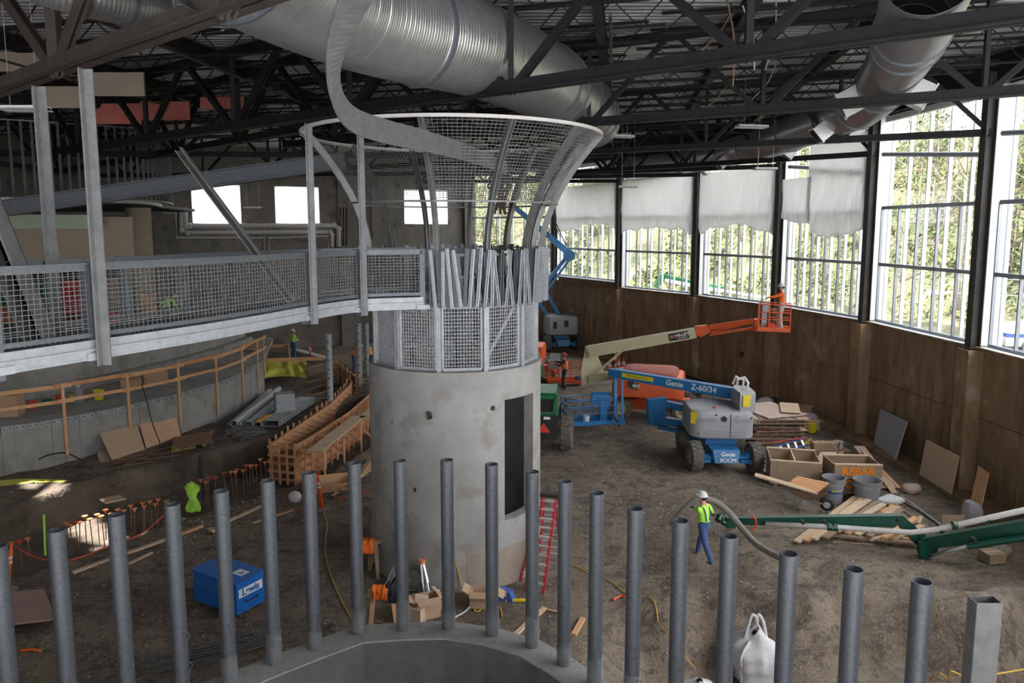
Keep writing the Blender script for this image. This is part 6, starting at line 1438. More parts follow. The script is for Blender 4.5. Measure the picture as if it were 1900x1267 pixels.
cord([D(846, 1043, 17.0), D(858, 1088, 16.95), D(872, 1112, 16.7), gp(892, 1130, .02), gp(880, 1134, .02), gp(888, 1124, .02), gp(925, 1126, .02), gp(932, 1145, .02)], 'yellow cord hanging down the tower and looping on the soil')
cord([gp(1050, 1040, .02), gp(1100, 1070, .02), gp(1160, 1100, .02), gp(1210, 1140, .02), gp(1245, 1185, .02), gp(1290, 1240, .02)], 'thin yellow cord crossing the soil diagonally behind the right pipe posts')
cord([gp(1725, 1262, .03), gp(1745, 1250, .03), gp(1760, 1262, .05), gp(1765, 1245, .03), gp(1800, 1258, .03), gp(1850, 1250, .03), gp(1910, 1240, .03)], 'yellow cord tangle on the gravel behind the square post', .018)
cord([gp(838, 1150, .02), gp(862, 1135, .03), gp(876, 1120, .04)], 'short white conduit lying by the tower foot', .02, 'white_pl')
# ladders
def ladder(bl, tl, w, label, m, rungs=8, rear=None, steps='alu'):
    o = thing('step_ladder' if rear else 'ladder', label, 'ladder', bl); d = tl - bl; wx = V(w)
    for s, k in ((0, 1), (1, .72)): part('side_rail', MB().beam(bl + wx * s, tl + wx * (.14 if s == 0 else .86), .07, .03), M[m], o, world=True)
    for i in range(1, rungs + 1): t = i / (rungs + .6); part('rung', MB().beam((bl + d * t) + wx * .14 * t, (bl + d * t) + wx * (1 - .14 * t), .08, .03), M[steps], o, world=True)
    if rear:
        r0, rw = V(rear[0]), V(rear[1])
        for s in (0, 1): part('rear_rail', MB().beam(r0 + rw * s, tl + wx * (.2 if s == 0 else .8) + V((0, 0, -.05)), .04, .03), M[m], o, world=True)
        for i in range(1, rungs): t = i / rungs; part('rear_bar', MB().beam(r0.lerp(tl + wx * .2, t), (r0 + rw).lerp(tl + wx * .8, t), .03, .02), M[steps], o, world=True)
        part('ladder_top', MB().beam(tl - wx * .02 + V((0, 0, .02)), tl + wx * 1.02 + V((0, 0, .02)), .26, .08), M['black'], o, world=True)
    return o
lb = G(1002, 1100, 0); lt = D(1003, 917, lb.y + .9); ladder(lb + V((-.35, .1, 0)), lt + V((.02, 0, 0)), (.42, -.12, 0), 'tall red fibreglass step ladder with black top standing right of the tower', 'redladder', 10, rear=((lb.x + .05, lb.y + 1.9, 0), (.55, -.1, 0)))
lb2 = G(965, 1078, 0); ladder(lb2, D(985, 985, lb2.y + .4), (.3, -.1, 0), 'short red ladder leaning on the tower behind the tall step ladder', 'redladder', 5)
plank(gp(955, 1178, .03), gp(1010, 1128, .05), .11, .05, 'wood2', 'pale plank half hidden by the pipe post right of the tower'); plank(gp(1064, 1178, .03), gp(1082, 1147, .03), .11, .06, 'wood', 'short pale block of lumber alone on the soil')
plank(gp(1005, 1128, .03), gp(1060, 1142, .03), .04, .03, 'wood', 'thin strip of wood on reddish dust'); cord([gp(1138, 1113, .03), gp(1150, 1106, .04), gp(1160, 1107, .03)], 'scrap of red ribbon on the soil', .03, 'redpl'); cord([gp(38, 1208, .03), gp(55, 1205, .05), gp(75, 1209, .03)], 'scrap of orange ribbon on the soil at the left', .03, 'hivis_o')
# ================================================================ BLUE JOB BOX
q0, q1, q2 = G(360, 1112, .10), G(440, 1142, .10), G(479, 1118, .10)
u = (q0 - q1); Lb = u.length; u /= Lb; v = V((-u.y, u.x, 0)); v = v if v.dot(q2 - q1) > 0 else -v; Wb = .78; Lb = max(Lb, 1.15)
o = thing('job_box', 'blue steel job box on casters standing on the soil', 'tool box', V((q1.x, q1.y, 0)) ); Hb = .72
def JP(a, b_, z): return q1 + u * a + v * b_ + V((0, 0, z))
m_ = MB().prism([JP(0, 0, 0), JP(Lb, 0, 0), JP(Lb, Wb, 0), JP(0, Wb, 0)], (0, 0, Hb * .62)); part('box_body', m_, M['jobblue'], o, world=True)
part('upper_body', MB().prism([JP(.01, .01, Hb * .63), JP(Lb - .01, .01, Hb * .63), JP(Lb - .01, Wb - .01, Hb * .63), JP(.01, Wb - .01, Hb * .63)], (0, 0, Hb * .33)), M['jobblue'], o, world=True)
part('lid', MB().prism([JP(-.03, -.03, Hb * .96), JP(Lb + .03, -.03, Hb * .96), JP(Lb + .03, Wb + .03, Hb * .96), JP(-.03, Wb + .03, Hb * .96)], (0, 0, .05)), M['jobblue'], o, world=True)
for a, b_ in ((.1, .1), (Lb - .1, .1), (.1, Wb - .1), (Lb - .1, Wb - .1)): c = JP(a, b_, -.05); part('caster', MB().cyl(c - v * .025, c + v * .025, .05, n=12), M['rubberdark'], o, world=True)
part('nameplate', MB().prism([JP(-.006, .06, .36), JP(-.006, Wb - .06, .36), JP(-.006, Wb - .06, .56), JP(-.006, .06, .56)], -u * .006), M['text_w'], o, world=True)
textmesh('Lewis', .21, frame_mtx(JP(-.016, Wb / 2, .46), v, (0, 0, 1)), M['jobblue'], 'plate_lettering', o, bold=.006)
part('lid_sticker', MB().prism([JP(.18, .30, Hb * .96 + .052), JP(.50, .30, Hb * .96 + .052), JP(.50, .55, Hb * .96 + .052), JP(.18, .55, Hb * .96 + .052)], (0, 0, .004)), M['text_w'], o, world=True)
textmesh('P', .2, frame_mtx(JP(.34, .42, Hb * .96 + .058), v, -u), M['jobblue'], 'sticker_lettering', o)
part('handle', MB().tube([JP(-.02, .2, .25), JP(-.08, .2, .25), JP(-.08, .55, .25), JP(-.02, .55, .25)], .012, 6), M['black'], o, world=True)
part('seam', MB().prism([JP(-.004, -.004, Hb * .62), JP(Lb + .004, -.004, Hb * .62), JP(Lb + .004, Wb + .004, Hb * .62), JP(-.004, Wb + .004, Hb * .62)], (0, 0, .012)), M['galv_md'], o, world=True)
# lower left boards and planks
for k in range(5):
    z = .05 + .055 * k; off = random.uniform(-.06, .06); q = [G(-70, 1170, z), G(100, 1150, z), G(78, 1096, z), G(-70, 1108, z)]
    single('form_board', MB().prism([p + V((off, off, 0)) for p in q], (0, 0, .03)), M['mauve' if k == 4 else ('wood' if k % 2 else 'wood4')], 'form board in the flat stack at the left edge, %s from the bottom' % ORD[k], 'board', 'flat form board stack')
for k, (x0, y0, x1, y1, z, m_n) in enumerate(((138, 1158, 160, 1300, .30, 'wood2'), (150, 1161, 185, 1300, .34, 'wood'), (162, 1172, 200, 1300, .30, 'wood4'), (170, 1170, 215, 1300, .25, 'wood4'), (179, 1165, 225, 1300, .38, 'wood2'), (185, 1170, 235, 1300, .22, 'wood4'), (176, 1140, 226, 1230, .46, 'wood2'), (50, 1240, 118, 1275, .12, 'wood2'), (102, 1197, 112, 1290, .2, 'wood3'))):
    plank(G(x0, y0, z - .6), G(x1, y1, z - .75), .13, .05, m_n, 'rough plank in the pile behind the left pipe posts, %s counting from the left' % ORD[k], 'planks behind the left pipe posts')
for k in range(11): single('rebar', MB().cyl(gp(265 + random.uniform(-12, 12), 1258 - k * 4, .03 + .01 * k), gp(505 + random.uniform(-8, 30), 1196 - k * 3, .03 + .01 * k), .011, n=5), M['rebar_grey'], 'long grey rebar lying toward the curb, %s from the camera side' % ORD[k], 'rebar', 'loose rebar by the curb')
# ================================================================ WHITE BULK BAGS
def blob(name, c, w, h, label, seed, loops=True, m='bag', cat='bulk bag'):
    c = V(c); o = thing(name, label, cat, c)
    def fn(a, b):
        th = a * 2 * PI; z = b; r = w * (.80 + .2 * math.sin(PI * min(1, z * 1.1)) ) * (1 - .75 * sstep(.62, 1.0, z)); sq = 1 / max(abs(math.cos(th)), abs(math.sin(th))); r *= (1 + .22 * (sq - 1)); n = noise.noise(V((math.cos(th) * 2, math.sin(th) * 2, z * 3 + seed))) * .18 + noise.noise(V((math.cos(th) * 5, math.sin(th) * 5, z * 6 + seed))) * .09
        return V((r * (1 + n) * math.cos(th), r * (1 + n) * math.sin(th), h * z * (1 + .08 * math.sin(th * 2 + seed))))
    part('sack', MB().grid(fn, 36, 20).lathe([(0, .0), (w * .8, .0)], n=12), M[m], o, smooth=True)
    if loops:
        for s in (-1, 1): part('lifting_loop', MB().tube(spline([(s * w * .45, 0, h * .78), (s * w * .15 - .06, 0, h * 1.15), (s * w * .12, .02, h * 1.3), (s * w * .12 + .1, 0, h * 1.15), (s * w * .45 + .05, .1, h * .75)], 5), .035, 6), M[m], o, smooth=True)
        part('seam_strap', MB().tube([fn(.62, t) * 1.01 for t in [i / 8 for i in range(8)]], .025, 5), M['white_pl'], o)
c = G(1398, 1250, -.9); c.z = gh(c.x, c.y); blob('bulk_bag', c, .52, 1.05, 'large white woven bulk bag with lifting loops between two pipe posts', 3.0)
c = G(1298, 1290, -.9); c.z = gh(c.x, c.y); blob('plastic_bag', c, .36, .45, 'low crumpled white bag at the bottom behind the pipe posts', 5.0, False, 'white_pl', 'plastic bag')
# ================================================================ RIGHT SIDE MATERIALS
def xy(px, py, z=0): p = G(px, py, z); return p
# plywood stack
pc = xy(1447, 828); random.seed(11)
for k in range(15):
    z = .05 + k * .078; w = random.uniform(1.9, 2.45); d = random.uniform(1.9, 2.5); rz = random.uniform(-.08, .08) + (.25 if k == 14 else 0)
    o = thing('plywood_sheet', 'sheet in the tall plywood stack behind the blue lift, %s from the floor' % ORD[k] if k < 14 else 'pinkish top sheet lying askew on the tall plywood stack', 'plywood sheet', V((pc.x + random.uniform(-.12, .12), pc.y + 1.3 + random.uniform(-.1, .1), z)), rz, 'tall plywood stack')
    part('sheet', MB().box((0, 0, 0), (w, d, .03)), M['pinkply' if k in (14, 12) else random.choice(['wood4', 'osb', 'ply', 'mauve'])], o)
    if k < 14:
        for s in (-.7, 0, .7): part('batten', MB().box((s, 0, .035), (.09, d * .98, .04)), M['wood4'], o)
random.seed(12)
plank(pc + V((.6, .6, 1.22)), pc + V((1.1, 2.2, 1.24)), .75, .03, 'wood2', 'pale smaller board on top of the tall plywood stack')
# wooden crate (long bin)
def crate(c, rz, L, W, H, m, label, wall=.04, div=0):
    o = thing('wooden_crate', label, 'crate', c, rz)
    for s in (-1, 1):
        part('side_board', MB().box((0, s * (W / 2 - wall / 2), H / 2 + .08), (L, wall, H)), M[m], o); part('end_board', MB().box((s * (L / 2 - wall / 2), 0, H / 2 + .08), (wall, W - 2 * wall, H)), M[m], o)
        part('top_trim', MB().box((0, s * (W / 2 - .045), H + .10), (L + .02, .09, .04)), M['wood2'], o); part('skid', MB().box((s * L * .38, 0, .04), (.09, W, .08)), M['wood4'], o)
    part('floor_board', MB().box((0, 0, .10), (L - .08, W - .08, .03)), M['wood4'], o)
    for q in range(div): part('divider', MB().box((-L / 2 + L * (q + 1) / (div + 1), 0, H / 2 + .12), (.04, W - .08, H * .9)), M['wood2'], o)
    return o
crate(xy(1486, 905) + V((0, .8, 0)), R(-14), 1.6, 1.6, .78, 'wood4', 'open weathered timber bin beside the wheelbarrow', div=1)
cc = xy(1592, 921) + V((0, .55, 0)); o = crate(cc, R(-3), 1.5, 1.1, .95, 'wood4', 'timber crate sprayed with orange letters behind the two grey bins')
textmesh('REBAR', .36, WORLD[o.name] @ frame_mtx(V((0, -.56, .82)), (1, 0, 0), (0, 0, 1)), M['text_o'], 'sprayed_lettering', o, bold=.012); textmesh('CAPS', .36, WORLD[o.name] @ frame_mtx(V((0, -.56, .40)), (1, 0, 0), (0, 0, 1)), M['text_o'], 'sprayed_lettering', o, bold=.012)
part('rail_board', MB().box((0, -.565, .61), (1.5, .02, .03)), M['wood2'], o)
lean([(1497, 878), (1548, 876), (1553, 838), (1523, 838)], .1, 1.0, .03, 'pinkply', 'pinkish board leaning into the crate with orange letters')
lean([(1553, 860), (1560, 862), (1564, 838), (1556, 838)], .1, .3, .06, 'wood2', 'white edged upright board at the crate corner', 'board', 'board')
def bin_(px, py, r, h, label, blue=False):
    c = xy(px, py); c.z = gh(c.x, c.y); o = thing('waste_bin', label, 'bin', c)
    part('tub', MB().lathe([(0, .01), (r * .78, .01), (r * .80, .0), (r * .97, h - .06), (r * 1.04, h - .05), (r * 1.06, h), (r * .99, h), (r * .95, h - .06), (r * .77, .04), (0, .04)], n=28), M['bin'], o, smooth=False)
    part('rib_ring', MB().lathe([(r * .93, h * .72), (r * .98, h * .74), (r * .94, h * .78)], n=28), M['bin'], o)
    for s in (-1, 1): part('handle', MB().box((s * r * 1.0, 0, h - .16), (.07, .2, .05)), M['bin'], o)
    if blue: part('paint_stripe', MB().lathe([(r * .885, h * .42), (r * .91, h * .54)], (0, 0, 0), 10, a0=R(200), a1=R(330)), M['bluepl'], o); part('yellow_stripe', MB().lathe([(r * .90, h * .50), (r * .915, h * .56)], (0, 0, 0), 6, a0=R(240), a1=R(300)), M['yellow'], o)
bin_(1545, 927, .34, .82, 'grey round waste bin with blue paint marks, next to the wheelbarrow', True); bin_(1607, 932, .41, .78, 'wider plain grey round bin in front of the orange letters')
bucket(xy(1527, 898), .17, .36, 'redpl', 'red bucket between the timber bin and the grey waste bin')
bucket(xy(1449, 853), .21, .30, 'white_pl', 'white bucket behind the timber bin, left one'); bucket(xy(1467, 855), .19, .24, 'white_pl', 'squat white bucket behind the timber bin, right one'); bucket(xy(1555, 836), .18, .38, 'white_pl', 'white bucket holding tools near the wall footing')
o = thing('wooden_tray', 'shallow timber tray with a brown box by the tool bucket', 'tray', xy(1535, 838), .05); part('tray_board', MB().box((0, 0, .06), (1.6, .8, .10)), M['wood4'], o); bx('wooden_box', xy(1530, 834, .12), (1.0, .35, .30), .05, 'card', 'low brown box standing on the shallow timber tray', 'wooden box')
for k in range(6): a = xy(1555, 836, .35); plank(a, a + V((random.uniform(-.2, .2), random.uniform(-.1, .2), .30)), .03, .03, random.choice(['redpl', 'white_pl', 'black']), 'tool handle sticking out of the white tool bucket', 'tools in the bucket', 'hand_tool', 'tool')
# blue ladder lying
lp = xy(1440, 845, .1); ladder(lp, lp + V((1.3, .25, .32)), (0.0, .35, .22), 'blue step ladder lying on its side in front of the plywood stack', 'bluepl', 4); single('ladder_half', MB().beam(lp + V((-.05, .35, .42)), lp + V((1.35, .6, .52)), .06, .03), M['redladder'], 'red ladder rail lying on the blue ladder', 'ladder rail')
# wheelbarrow
wb = xy(1498, 943); o = thing('wheelbarrow', 'steel wheelbarrow loaded with lumber offcuts, handles toward the timber bin', 'wheelbarrow', wb, R(-25))
part('tray', MB().add([(-.5, -.32, .62), (.55, -.32, .66), (.55, .32, .66), (-.5, .32, .62), (-.25, -.2, .36), (.25, -.2, .36), (.25, .2, .36), (-.25, .2, .36)], [(4, 5, 6, 7), (0, 1, 5, 4), (1, 2, 6, 5), (2, 3, 7, 6), (3, 0, 4, 7)]), M['rust'], o).modifiers.new('t', 'SOLIDIFY').thickness = .01
for s in (-1, 1): part('handle', MB().tube([(-1.0, s * .32, .66), (-.4, s * .26, .42), (.5, s * .08, .22)], .022, 6), M['galv_md'], o); part('leg', MB().tube([(-.35, s * .25, .42), (-.4, s * .25, .0), (-.1, s * .25, .38)], .016, 6), M['galv_md'], o)
w_ = part('wheel', MB().lathe([(.11, -.04), (.18, -.05), (.21, 0), (.18, .05), (.11, .04), (.11, -.04)], (.55, 0, .21), 18, axis=1), M['rubberdark'], o, smooth=True); link('hub', MB().cyl((.55, -.06, .21), (.55, .06, .21), .10, n=12).mesh('hub', M['alu']), w_)
for k in range(6):
    a = wb + V((-.25 + .09 * k, -.1 + .06 * k, .66 + .035 * k)); plank(a + V((-1.3 if k == 0 else -.45, .45 if k == 0 else .15, .30 if k == 0 else .05)), a + V((.42, -.2, -.05)), .30 if k == 0 else .10, .04, 'wood' if k else 'osb', 'offcut heaped in the wheelbarrow, %s from the bottom' % ORD[k], 'offcuts in the wheelbarrow')
# lumber heap
random.seed(31)
hp_ = [(1478, 1005, 1588, 922), (1495, 1003, 1600, 925), (1510, 1000, 1612, 927), (1530, 998, 1630, 930), (1552, 985, 1640, 935), (1570, 990, 1660, 938), (1590, 992, 1668, 940), (1612, 995, 1672, 945), (1560, 955, 1600, 930), (1640, 998, 1700, 960), (1655, 1000, 1712, 975)]
for k, (x0, y0, x1, y1) in enumerate(hp_):
    z = .06 + .05 * (k % 5); plank(xy(x0, y0, z), xy(x1, y1, z + .12), .17, .05, ['wood2', 'wood', 'wood2', 'wood4'][k % 4], 'plank in the lumber heap behind the green boom, %s from the wheelbarrow side' % ORD[k], 'lumber heap behind the green boom')
for k in range(16):
    x = 1590 + random.uniform(0, 115); y = 968 + random.uniform(0, 36); a = xy(x, y, .07 + .02 * (k % 6)); plank(a, a + V((random.uniform(.3, .7), random.uniform(-.4, .5), random.uniform(-.02, .1))), .10, .06, ['wood2', 'wood', 'wood4'][k % 3], 'short offcut at the right end of the lumber heap, %s' % ORD[k], 'offcuts at the lumber heap')
plank(xy(1515, 990, .05), xy(1700, 1008, .05), .14, .06, 'wood4', 'long dark plank along the front of the lumber heap')
plank(xy(1545, 1005, .04), xy(1620, 1010, .04), .03, .03, 'wood4', 'thin batten in front of the lumber heap')
# long boards lying toward the wall
for k, (x0, y0, x1, y1, w_, m_n) in enumerate(((1594, 828, 1652, 905, .38, 'pinkply'), (1600, 836, 1668, 905, .12, 'wood'), (1608, 845, 1660, 915, .2, 'osb'), (1640, 920, 1730, 985, .08, 'wood4'), (1652, 915, 1728, 960, .06, 'wood4'), (1636, 925, 1708, 982, .10, 'wood4'), (1640, 905, 1612, 870, .2, 'osb'))):
    plank(xy(x0, y0, .55 if k < 3 else .08), xy(x1, y1, .08), w_, .04, m_n, 'long board lying out from the wall toward the lumber heap, %s from the crate' % ORD[k], 'long boards by the wall')
single('grey_conduit', MB().cyl(xy(1672, 920, .1), xy(1748, 976, .1), .04, n=10), M['galv_lt'], 'pale grey conduit lying on the soil by the lumber heap', 'conduit')
lean([(1623, 822), (1663, 853), (1685, 782), (1636, 758)], .16, .4, .05, 'greyboard', 'grey foam board leaning on the brown wall', 'foam_board', 'foam board')
lean([(1707, 880), (1766, 917), (1781, 846), (1720, 815)], .16, .25, .03, 'osb', 'stained tan plywood sheet leaning on the wall right of the grey foam board')
lean([(1801, 935), (1820, 949), (1836, 878), (1817, 864)], .16, .2, .03, 'wood', 'narrow plywood strip leaning beside the last pilaster')
def lump(px, py, r, m, label, name='sack', cat='sack', sq=(1.2, .9, .7), seed=0, z0=0):
    c = xy(px, py, z0); m_ = MB().sphere((0, 0, 0), r, 14, 9, sq)
    for p in m_.v: p *= 1 + .25 * noise.noise(p * (2.2 / r) * .5 + V((seed, 0, 0)))
    for p in m_.v: p += c + V((0, 0, r * sq[2] * .9))
    return single(name, m_, M[m], label, cat, smooth=False)
lump(1690, 915, .26, 'pinkply', 'pale stone block lying on the wall footing side', 'stone_block', 'stone', (1.2, .9, .7), 1); lump(1652, 935, .3, 'white_pl', 'white crumpled plastic by the wider grey bin', 'plastic_bag', 'plastic bag', (1.3, .8, .5), 2)
o = bucket(xy(1455, 741), .20, .5, 'yellow', 'yellow fuel can standing by the brown wall', cat='bucket'); 
for k, (x, y, r, m_n, l) in enumerate(((1420, 752, .35, 'bag', 'white plastic bundle behind the plywood stack'), (1458, 768, .40, 'greyboard', 'grey plastic sheet bundle near the wall'), (1492, 765, .30, 'card', 'torn cardboard heap near the wall'), (1497, 780, .34, 'bag', 'white crumpled sheet between cardboard and the yellow buckets'), (1430, 748, .30, 'darkcloth', 'dark speckled bundle at the wall foot'))): lump(x, y, r, m_n, l, 'bundle', 'bundle', (1.2, .9, .6), k + 5)
bx('cardboard_box', xy(1487, 772), (.7, .5, .5), .4, 'card', 'torn cardboard box with open flaps near the wall', 'cardboard box', flap=True); bx('cardboard_box', xy(1503, 795), (.7, .4, .40), -.2, 'card', 'cardboard box behind the yellow bucket near the stack', 'cardboard box', flap=True)
bucket(xy(1488, 795), .19, .38, 'yellow', 'yellow bucket left of the cardboard box near the stack'); bucket(xy(1506, 802), .19, .38, 'yellow', 'yellow bucket right of the cardboard box near the stack')
for k, (x, y, m_n, l) in enumerate(((1510, 868, 'bluepl', 'blue crate lid beside the timber bin'), (1505, 878, 'bluepl', 'dark blue tool case beside the timber bin'), (1512, 888, 'yellow', 'yellow and black tool case in front of the blue one'))): bx('tool_case', xy(x, y), (.75, .4, .22), .1 * k, m_n, l, 'tool case')
for k in range(6): a = xy(1500, 826, .1) + V((random.uniform(-.2, .3), random.uniform(-.3, .3), 0)); plank(a, a + V((random.uniform(.2, .5), random.uniform(-.3, .3), .15)), .05, .04, ['yellow', 'wood2', 'black'][k % 3], 'small offcut in the scrap heap right of the plywood stack', 'scrap heap by the stack', 'offcut', 'offcut')
cordp = [xy(1448, 850, .4), xy(1470, 846, .45), xy(1490, 862, .4), xy(1502, 882, .3), xy(1510, 895, .1)]; cord(cordp, 'pale hose curling over the white buckets', .025, 'pipewhite')
# poles along the wall
for k, (x0, y0, x1, y1, r) in enumerate(((1198, 672, 1318, 722, .14), (1190, 680, 1300, 730, .12), (1240, 682, 1330, 716, .09), (1215, 690, 1290, 732, .08), (1260, 690, 1370, 728, .07))): single('long_pole', MB().cyl(xy(x0, y0, .15 + .05 * k), xy(x1, y1, .15 + .05 * k), r, r * .9, n=10), M['brown_steel'], 'long dark pole in the heap along the brown wall, %s from the wall' % ORD[k], 'pole', 'long poles by the wall')
bx('white_unit', xy(1183, 664), (1.3, .6, .5), -.3, 'white_pl', 'white boxed unit lying at the wall behind the poles', 'cabinet')
m_ = MB()
# dark board and dome tent shapes at far right bottom
lean([(1748, 1000), (1790, 1000), (1790, 955), (1748, 955)], .05, .2, .04, 'wood4', 'weathered board standing behind the green boom elbow'); lump(1800, 975, .35, 'greyboard', 'grey wrapped bundle against the wall by the narrow strip', 'bundle', 'bundle', (.8, .7, 1.2), 9); lump(1855, 1030, .22, 'stone', 'rough stone lying under the green boom', 'stone_block', 'stone', (1.3, .9, .7), 4)
bx('wooden_box', xy(1840, 1040), (.5, .4, .25), .2, 'wood4', 'small weathered timber box under the green boom', 'wooden box')
# junction boxes on the wall
for k, (x, y, Y) in enumerate(((1376, 657, 38.2), (1595, 727, 30.6), (1783, 810, 25.0))):
    p = D(x, y, Y); d = (V((13.0, Y - 6, 0)) - p)
    # nearest wall segment
    best = None
    for a, b in zip(COLS, COLS[1:]):
        t = (b - a).normalized(); n = V((t.y, -t.x, 0)); dr = ray(x, y); den = dr.xy.dot(n.xy)
        if abs(den) > 1e-4:
            k_ = (a - V((0, 0, 0))).xy.dot(n.xy) / den; h_ = V((0, 0, CAMH)) + dr * k_; s_ = (h_ - a).xy.dot(t.xy)
            if 0 <= s_ <= (b - a).length and k_ > 0: best = (h_, n, t)
    if best: h_, n, t = best; single('junction_box', MB().beam(h_ - t * .09 + n * .0, h_ + t * .09 + n * .0, .10, .26), M['galv_md'] if k else M['black'], 'small wall box on the brown concrete, %s from the far end' % ORD[k], 'junction box', 'wall boxes')

# ================================================================ LEFT MEZZANINE AND GALLERY
MZ = 4.41 + .02
wp_ = G(306, 600, MZ)
person('worker in lime shirt and dark trousers bending down behind the bridge mesh', wp_, R(-100), dict(shirt='hivis_y', pants='darkcloth', fore='skin', hand='skin'), ((.2, .55, .45), (-.2, .6, .45)), ((.13, .05, 0), (-.13, -.05, 0)), lean=62, pelvis=(0, -.12, .85), helmet='helm_w')
w_p = G(545, 663, .35); person('worker in lime vest and jeans standing at the yellow tarp under the bridge', w_p, R(-40), dict(shirt='hivis_y', pants='denim', fore='skin', hand='skin'), ((.15, .3, 1.1), (-.15, .35, 1.1)), ((.1, 0, 0), (-.1, .05, 0)), helmet='helm_w', vest='hivis_y')
w_p = G(656, 690, 0); person('worker in orange vest bent over the timber wall beside the standing pipes', w_p, R(-70), dict(shirt='darkcloth', pants='denim', fore='skin', hand='skin'), ((.2, .5, .8), (-.2, .5, .8)), ((.12, 0, 0), (-.12, 0, 0)), lean=35, helmet='helm_w', vest='hivis_o')
w_p = G(688, 690, 0); person('worker in orange vest and lime hood near the tower edge behind the pipes', w_p, R(60), dict(shirt='hivis_y', pants='darkcloth', fore='hivis_y', hand='skin'), ((.2, .4, .9), (-.2, .4, .9)), ((.12, 0, 0), (-.12, 0, 0)), lean=20, vest='hivis_o')
# round column, gallery slab with curved lit edge
b = G(268, 585, MZ); colp = MB().cyl(b, V((b.x, b.y, 9.6)), .55, n=28); o = single('concrete_column', colp, M['conc_damp'], 'round brown concrete column carrying the gallery', 'column', smooth=False); smooth_auto(o, 35)
ge = spline([D(-160, 372, 27), D(0, 377, 28), D(100, 380, 29), D(200, 384, 30), D(262, 388, 31.5), D(290, 395, 33.5), D(300, 399, 36)], 6); GZ = 9.55
ge = [V((p.x, p.y, GZ)) for p in ge]
struct('floor_gallery', MB().prism(ge + [V((-18.5, 44.5, GZ)), V((-31.5, 44.8, GZ)), V((-31.5, 26, GZ))], (0, 0, .15)), M['dark_steel'])
m_ = MB(); 
for a, c in zip(ge, ge[1:]): m_.beam(a + V((0, 0, .10)), c + V((0, 0, .10)), .08, .12, ext=.02)
single('edge_angle', m_, M['galv_lt'], 'bright curved steel edge of the gallery floor high on the left', 'edge angle')
sw = thing('stud_wall', 'unclad metal stud wall standing on the high gallery', 'stud wall', ge[10])
for i in range(34):
    f = i / 33 * (len(ge) - 1.01); p = ge[int(f)].lerp(ge[int(f) + 1], f % 1) + V((0, 1.2, 0)); part('stud', MB().beam(p + V((0, 0, .15)), p + V((0, 0, 3.1)), .09, .04, up=(0, 1, 0)), M['galv'], sw, world=True)
for z in (.2, 3.1): 
    m_ = MB()
    for a, c in zip(ge, ge[1:]): m_.beam(a + V((0, 1.2, z)), c + V((0, 1.2, z)), .1, .05)
    part('track', m_, M['galv_md'], sw, world=True)
def wallp(x0, y0, x1, y1, Y0, Y1, m, label, name='wall_board', cat='wall board', th=.08):
    a, b = D(x0, y1, Y0), D(x1, y1, Y1); h = D(x0, y0, Y0).z - a.z; return single(name, MB().prism([a, b, b + V((0, th, 0)), a + V((0, th, 0))], (0, 0, h)), M[m], label, cat)
wallp(-150, 400, 250, 483, 29.5, 30.5, 'beige', 'large beige wall board hanging below the gallery at the left')
wallp(-60, 398, 190, 424, 29.2, 29.8, 'teal', 'long pale green duct board just above the large beige board')
wallp(-200, 484, 240, 640, 40, 40, 'dark_steel', 'dark recessed wall behind the mezzanine floor')
wallp(0, 505, 45, 580, 36, 36, 'green', 'green painted panel behind the bridge mesh at the far left', 'green_panel', 'panel'); wallp(62, 520, 105, 600, 37, 37, 'green', 'narrow green machine panel behind the bridge mesh', 'green_panel', 'panel'); wallp(118, 520, 156, 583, 36.5, 36.5, 'redladder', 'dark red cabinet behind the bridge mesh by the nearest hanger', 'cabinet', 'cabinet', .5)
wallp(198, 515, 238, 585, 38, 38, 'pinkply', 'pale sheeted opening lit behind the bridge mesh'); wallp(262, 545, 284, 598, 33.5, 33.5, 'wood', 'upright brown crate board on the mezzanine beside the bending worker', 'crate', 'crate', .4)
for k, (x, y) in enumerate(((215, 480), (228, 480), (240, 480))): pass
for k, (x, y, m_n) in enumerate(((25, 588, 'orange'), (50, 592, 'redladder'), (75, 596, 'white_pl'), (205, 596, 'alu'), (222, 598, 'redladder'), (240, 594, 'black'))): bx('supply_box', G(x, y + 8, MZ), (.8, .5, .6), .1 * k, m_n, ['orange supply box on the mezzanine at the left end', 'dark red supply box beside the orange one on the mezzanine', 'white supply box on the mezzanine behind the bridge', 'shiny metal box on the mezzanine behind the bridge', 'red machine box right of the shiny box on the mezzanine', 'black equipment box near the bending worker'][k], 'box')
# coloured upper boards between the trusses
wallp(170, 192, 262, 230, 28, 28, 'pinkbd', 'pink red upper wall board seen between the left roof trusses, left piece'); wallp(262, 188, 352, 222, 28, 28, 'pinkbd', 'pink red upper wall board, middle piece'); wallp(372, 180, 452, 202, 28, 28, 'pinkbd', 'pink red upper wall board, right piece behind the truss diagonals')
wallp(158, 134, 268, 178, 24, 24, 'beige', 'beige upper board near the heavy brown truss'); wallp(-20, 98, 84, 132, 21.5, 21.5, 'beige', 'beige upper board in the top left corner behind the brown truss'); wallp(60, 160, 150, 200, 24, 24, 'beige', 'beige upper board above the white lamp'); wallp(298, 232, 482, 250, 31, 31, 'beige', 'long beige strip under the pink upper boards')
m_ = MB().ibeam(D(-120, 404, 24), D(640, 298, 24), .35, .5, .04); single('raker_beam', m_, M['galv'], 'long grey steel beam sloping across the left half behind the hanger posts', 'beam')
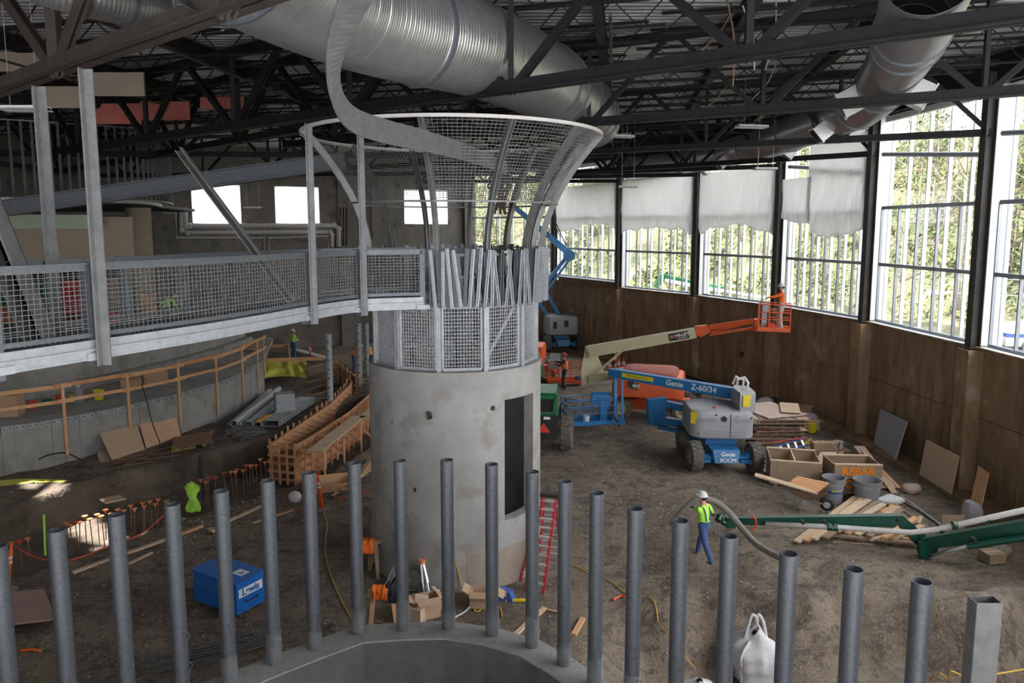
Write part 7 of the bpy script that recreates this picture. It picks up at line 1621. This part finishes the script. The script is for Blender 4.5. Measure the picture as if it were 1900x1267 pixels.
# light fixtures and pipes
def lamp(px, py, Y, L, label, rz=0):
    c = D(px, py, Y); o = thing('lamp_fixture', label, 'lamp', c, rz); part('housing', MB().box((0, 0, .05), (L, .35, .08)), M['white_pl'], o); part('reflector', MB().prism([(-L / 2, -.25, 0), (-L / 2, .25, 0), (-L / 2, .12, .06), (-L / 2, -.12, .06)], (L, 0, 0)), M['white'], o); part('suspension_wire', MB().cyl((-.3, 0, .08), (-.3, 0, DZ - c.z - .1), .006, n=4).cyl((.3, 0, .08), (.3, 0, DZ - c.z - .1), .006, n=4), M['alu'], o)
lamp(45, 205, 17, 1.0, 'white box lamp hanging under the brown truss at the far left'); lamp(1395, 237, 27, 1.1, 'white lamp among the trusses above the sheeted windows', .2); lamp(1150, 255, 30, 1.1, 'white lamp right of the large duct end', .2); lamp(1165, 348, 38, .9, 'small lamp hanging in front of the far sheet'); lamp(1420, 315, 31, .9, 'small lamp hanging beside the smaller duct end'); lamp(470, 387, 38, .9, 'lamp hanging in front of the back concrete wall')
def BWp(px, py, off=.35):
    d = ray(px, py); o_ = BA - bn * off; k = (o_.x * bt.y - o_.y * bt.x) / (d.x * bt.y - d.y * bt.x); return V((0, 0, CAMH)) + d * k
def wpipe(pts, r, label, m='pipewhite'):
    o = thing('wall_pipe', label, 'pipe', BWp(*pts[0])); P_ = [BWp(*p) for p in pts]; part('run', MB().tube(P_, r, 10), M[m], o, world=True, smooth=True)
    for p in P_[1:-1]: part('elbow', MB().sphere(p, r * 1.35, 10, 7), M[m], o, world=True, smooth=True)
wpipe([(343, 385), (344, 420), (352, 419), (620, 418), (628, 424), (628, 458)], .16, 'thick pale pipe along the back wall, upper run'); wpipe([(336, 390), (337, 428), (348, 432), (612, 430), (616, 436), (616, 458)], .14, 'thick pale pipe along the back wall, lower run'); wpipe([(300, 394), (326, 396), (328, 441), (490, 441), (490, 475)], .06, 'thin pale conduit along the back wall left part'); wpipe([(500, 475), (500, 441), (608, 438), (610, 460)], .06, 'thin pale conduit along the back wall right part')
for k, x in enumerate((631, 637, 643)): wpipe([(x, 385), (x, 456)], .05, 'dark vertical conduit on the back wall, %s of three' % ORD[k], 'black')
# sprinkler lines and conduits under the roof
for k in range(6): a = V((-20 + k * 5.5, 12 + k, 12.9 + .1 * (k % 2))); single('sprinkler_pipe', MB().cyl(a, a + V((3.5, 26, 0)), .035, n=8), M['brown_steel'], 'thin sprinkler pipe running away under the roof deck, %s from the left wall' % ORD[k], 'pipe', 'sprinkler pipes')
for k, (x0, y0, x1, y1, Y) in enumerate(((1350, 0, 1360, 160, 17), (1378, 10, 1400, 130, 17), (1355, 150, 1290, 215, 22), (1420, 130, 1440, 0, 17.5), (1290, 105, 1360, 20, 18), (1440, 120, 1390, 190, 24))): single('hanging_conduit', MB().tube(spline([D(x0, y0, Y), D((x0 + x1) / 2 + 8, (y0 + y1) / 2, Y + .3), D(x1, y1, Y + .5)], 5), .018, 5), M['galv_lt' if k % 2 else 'rust'], 'loose cable or conduit hanging among the trusses, %s from the left' % ORD[k], 'cable', 'hanging cables')
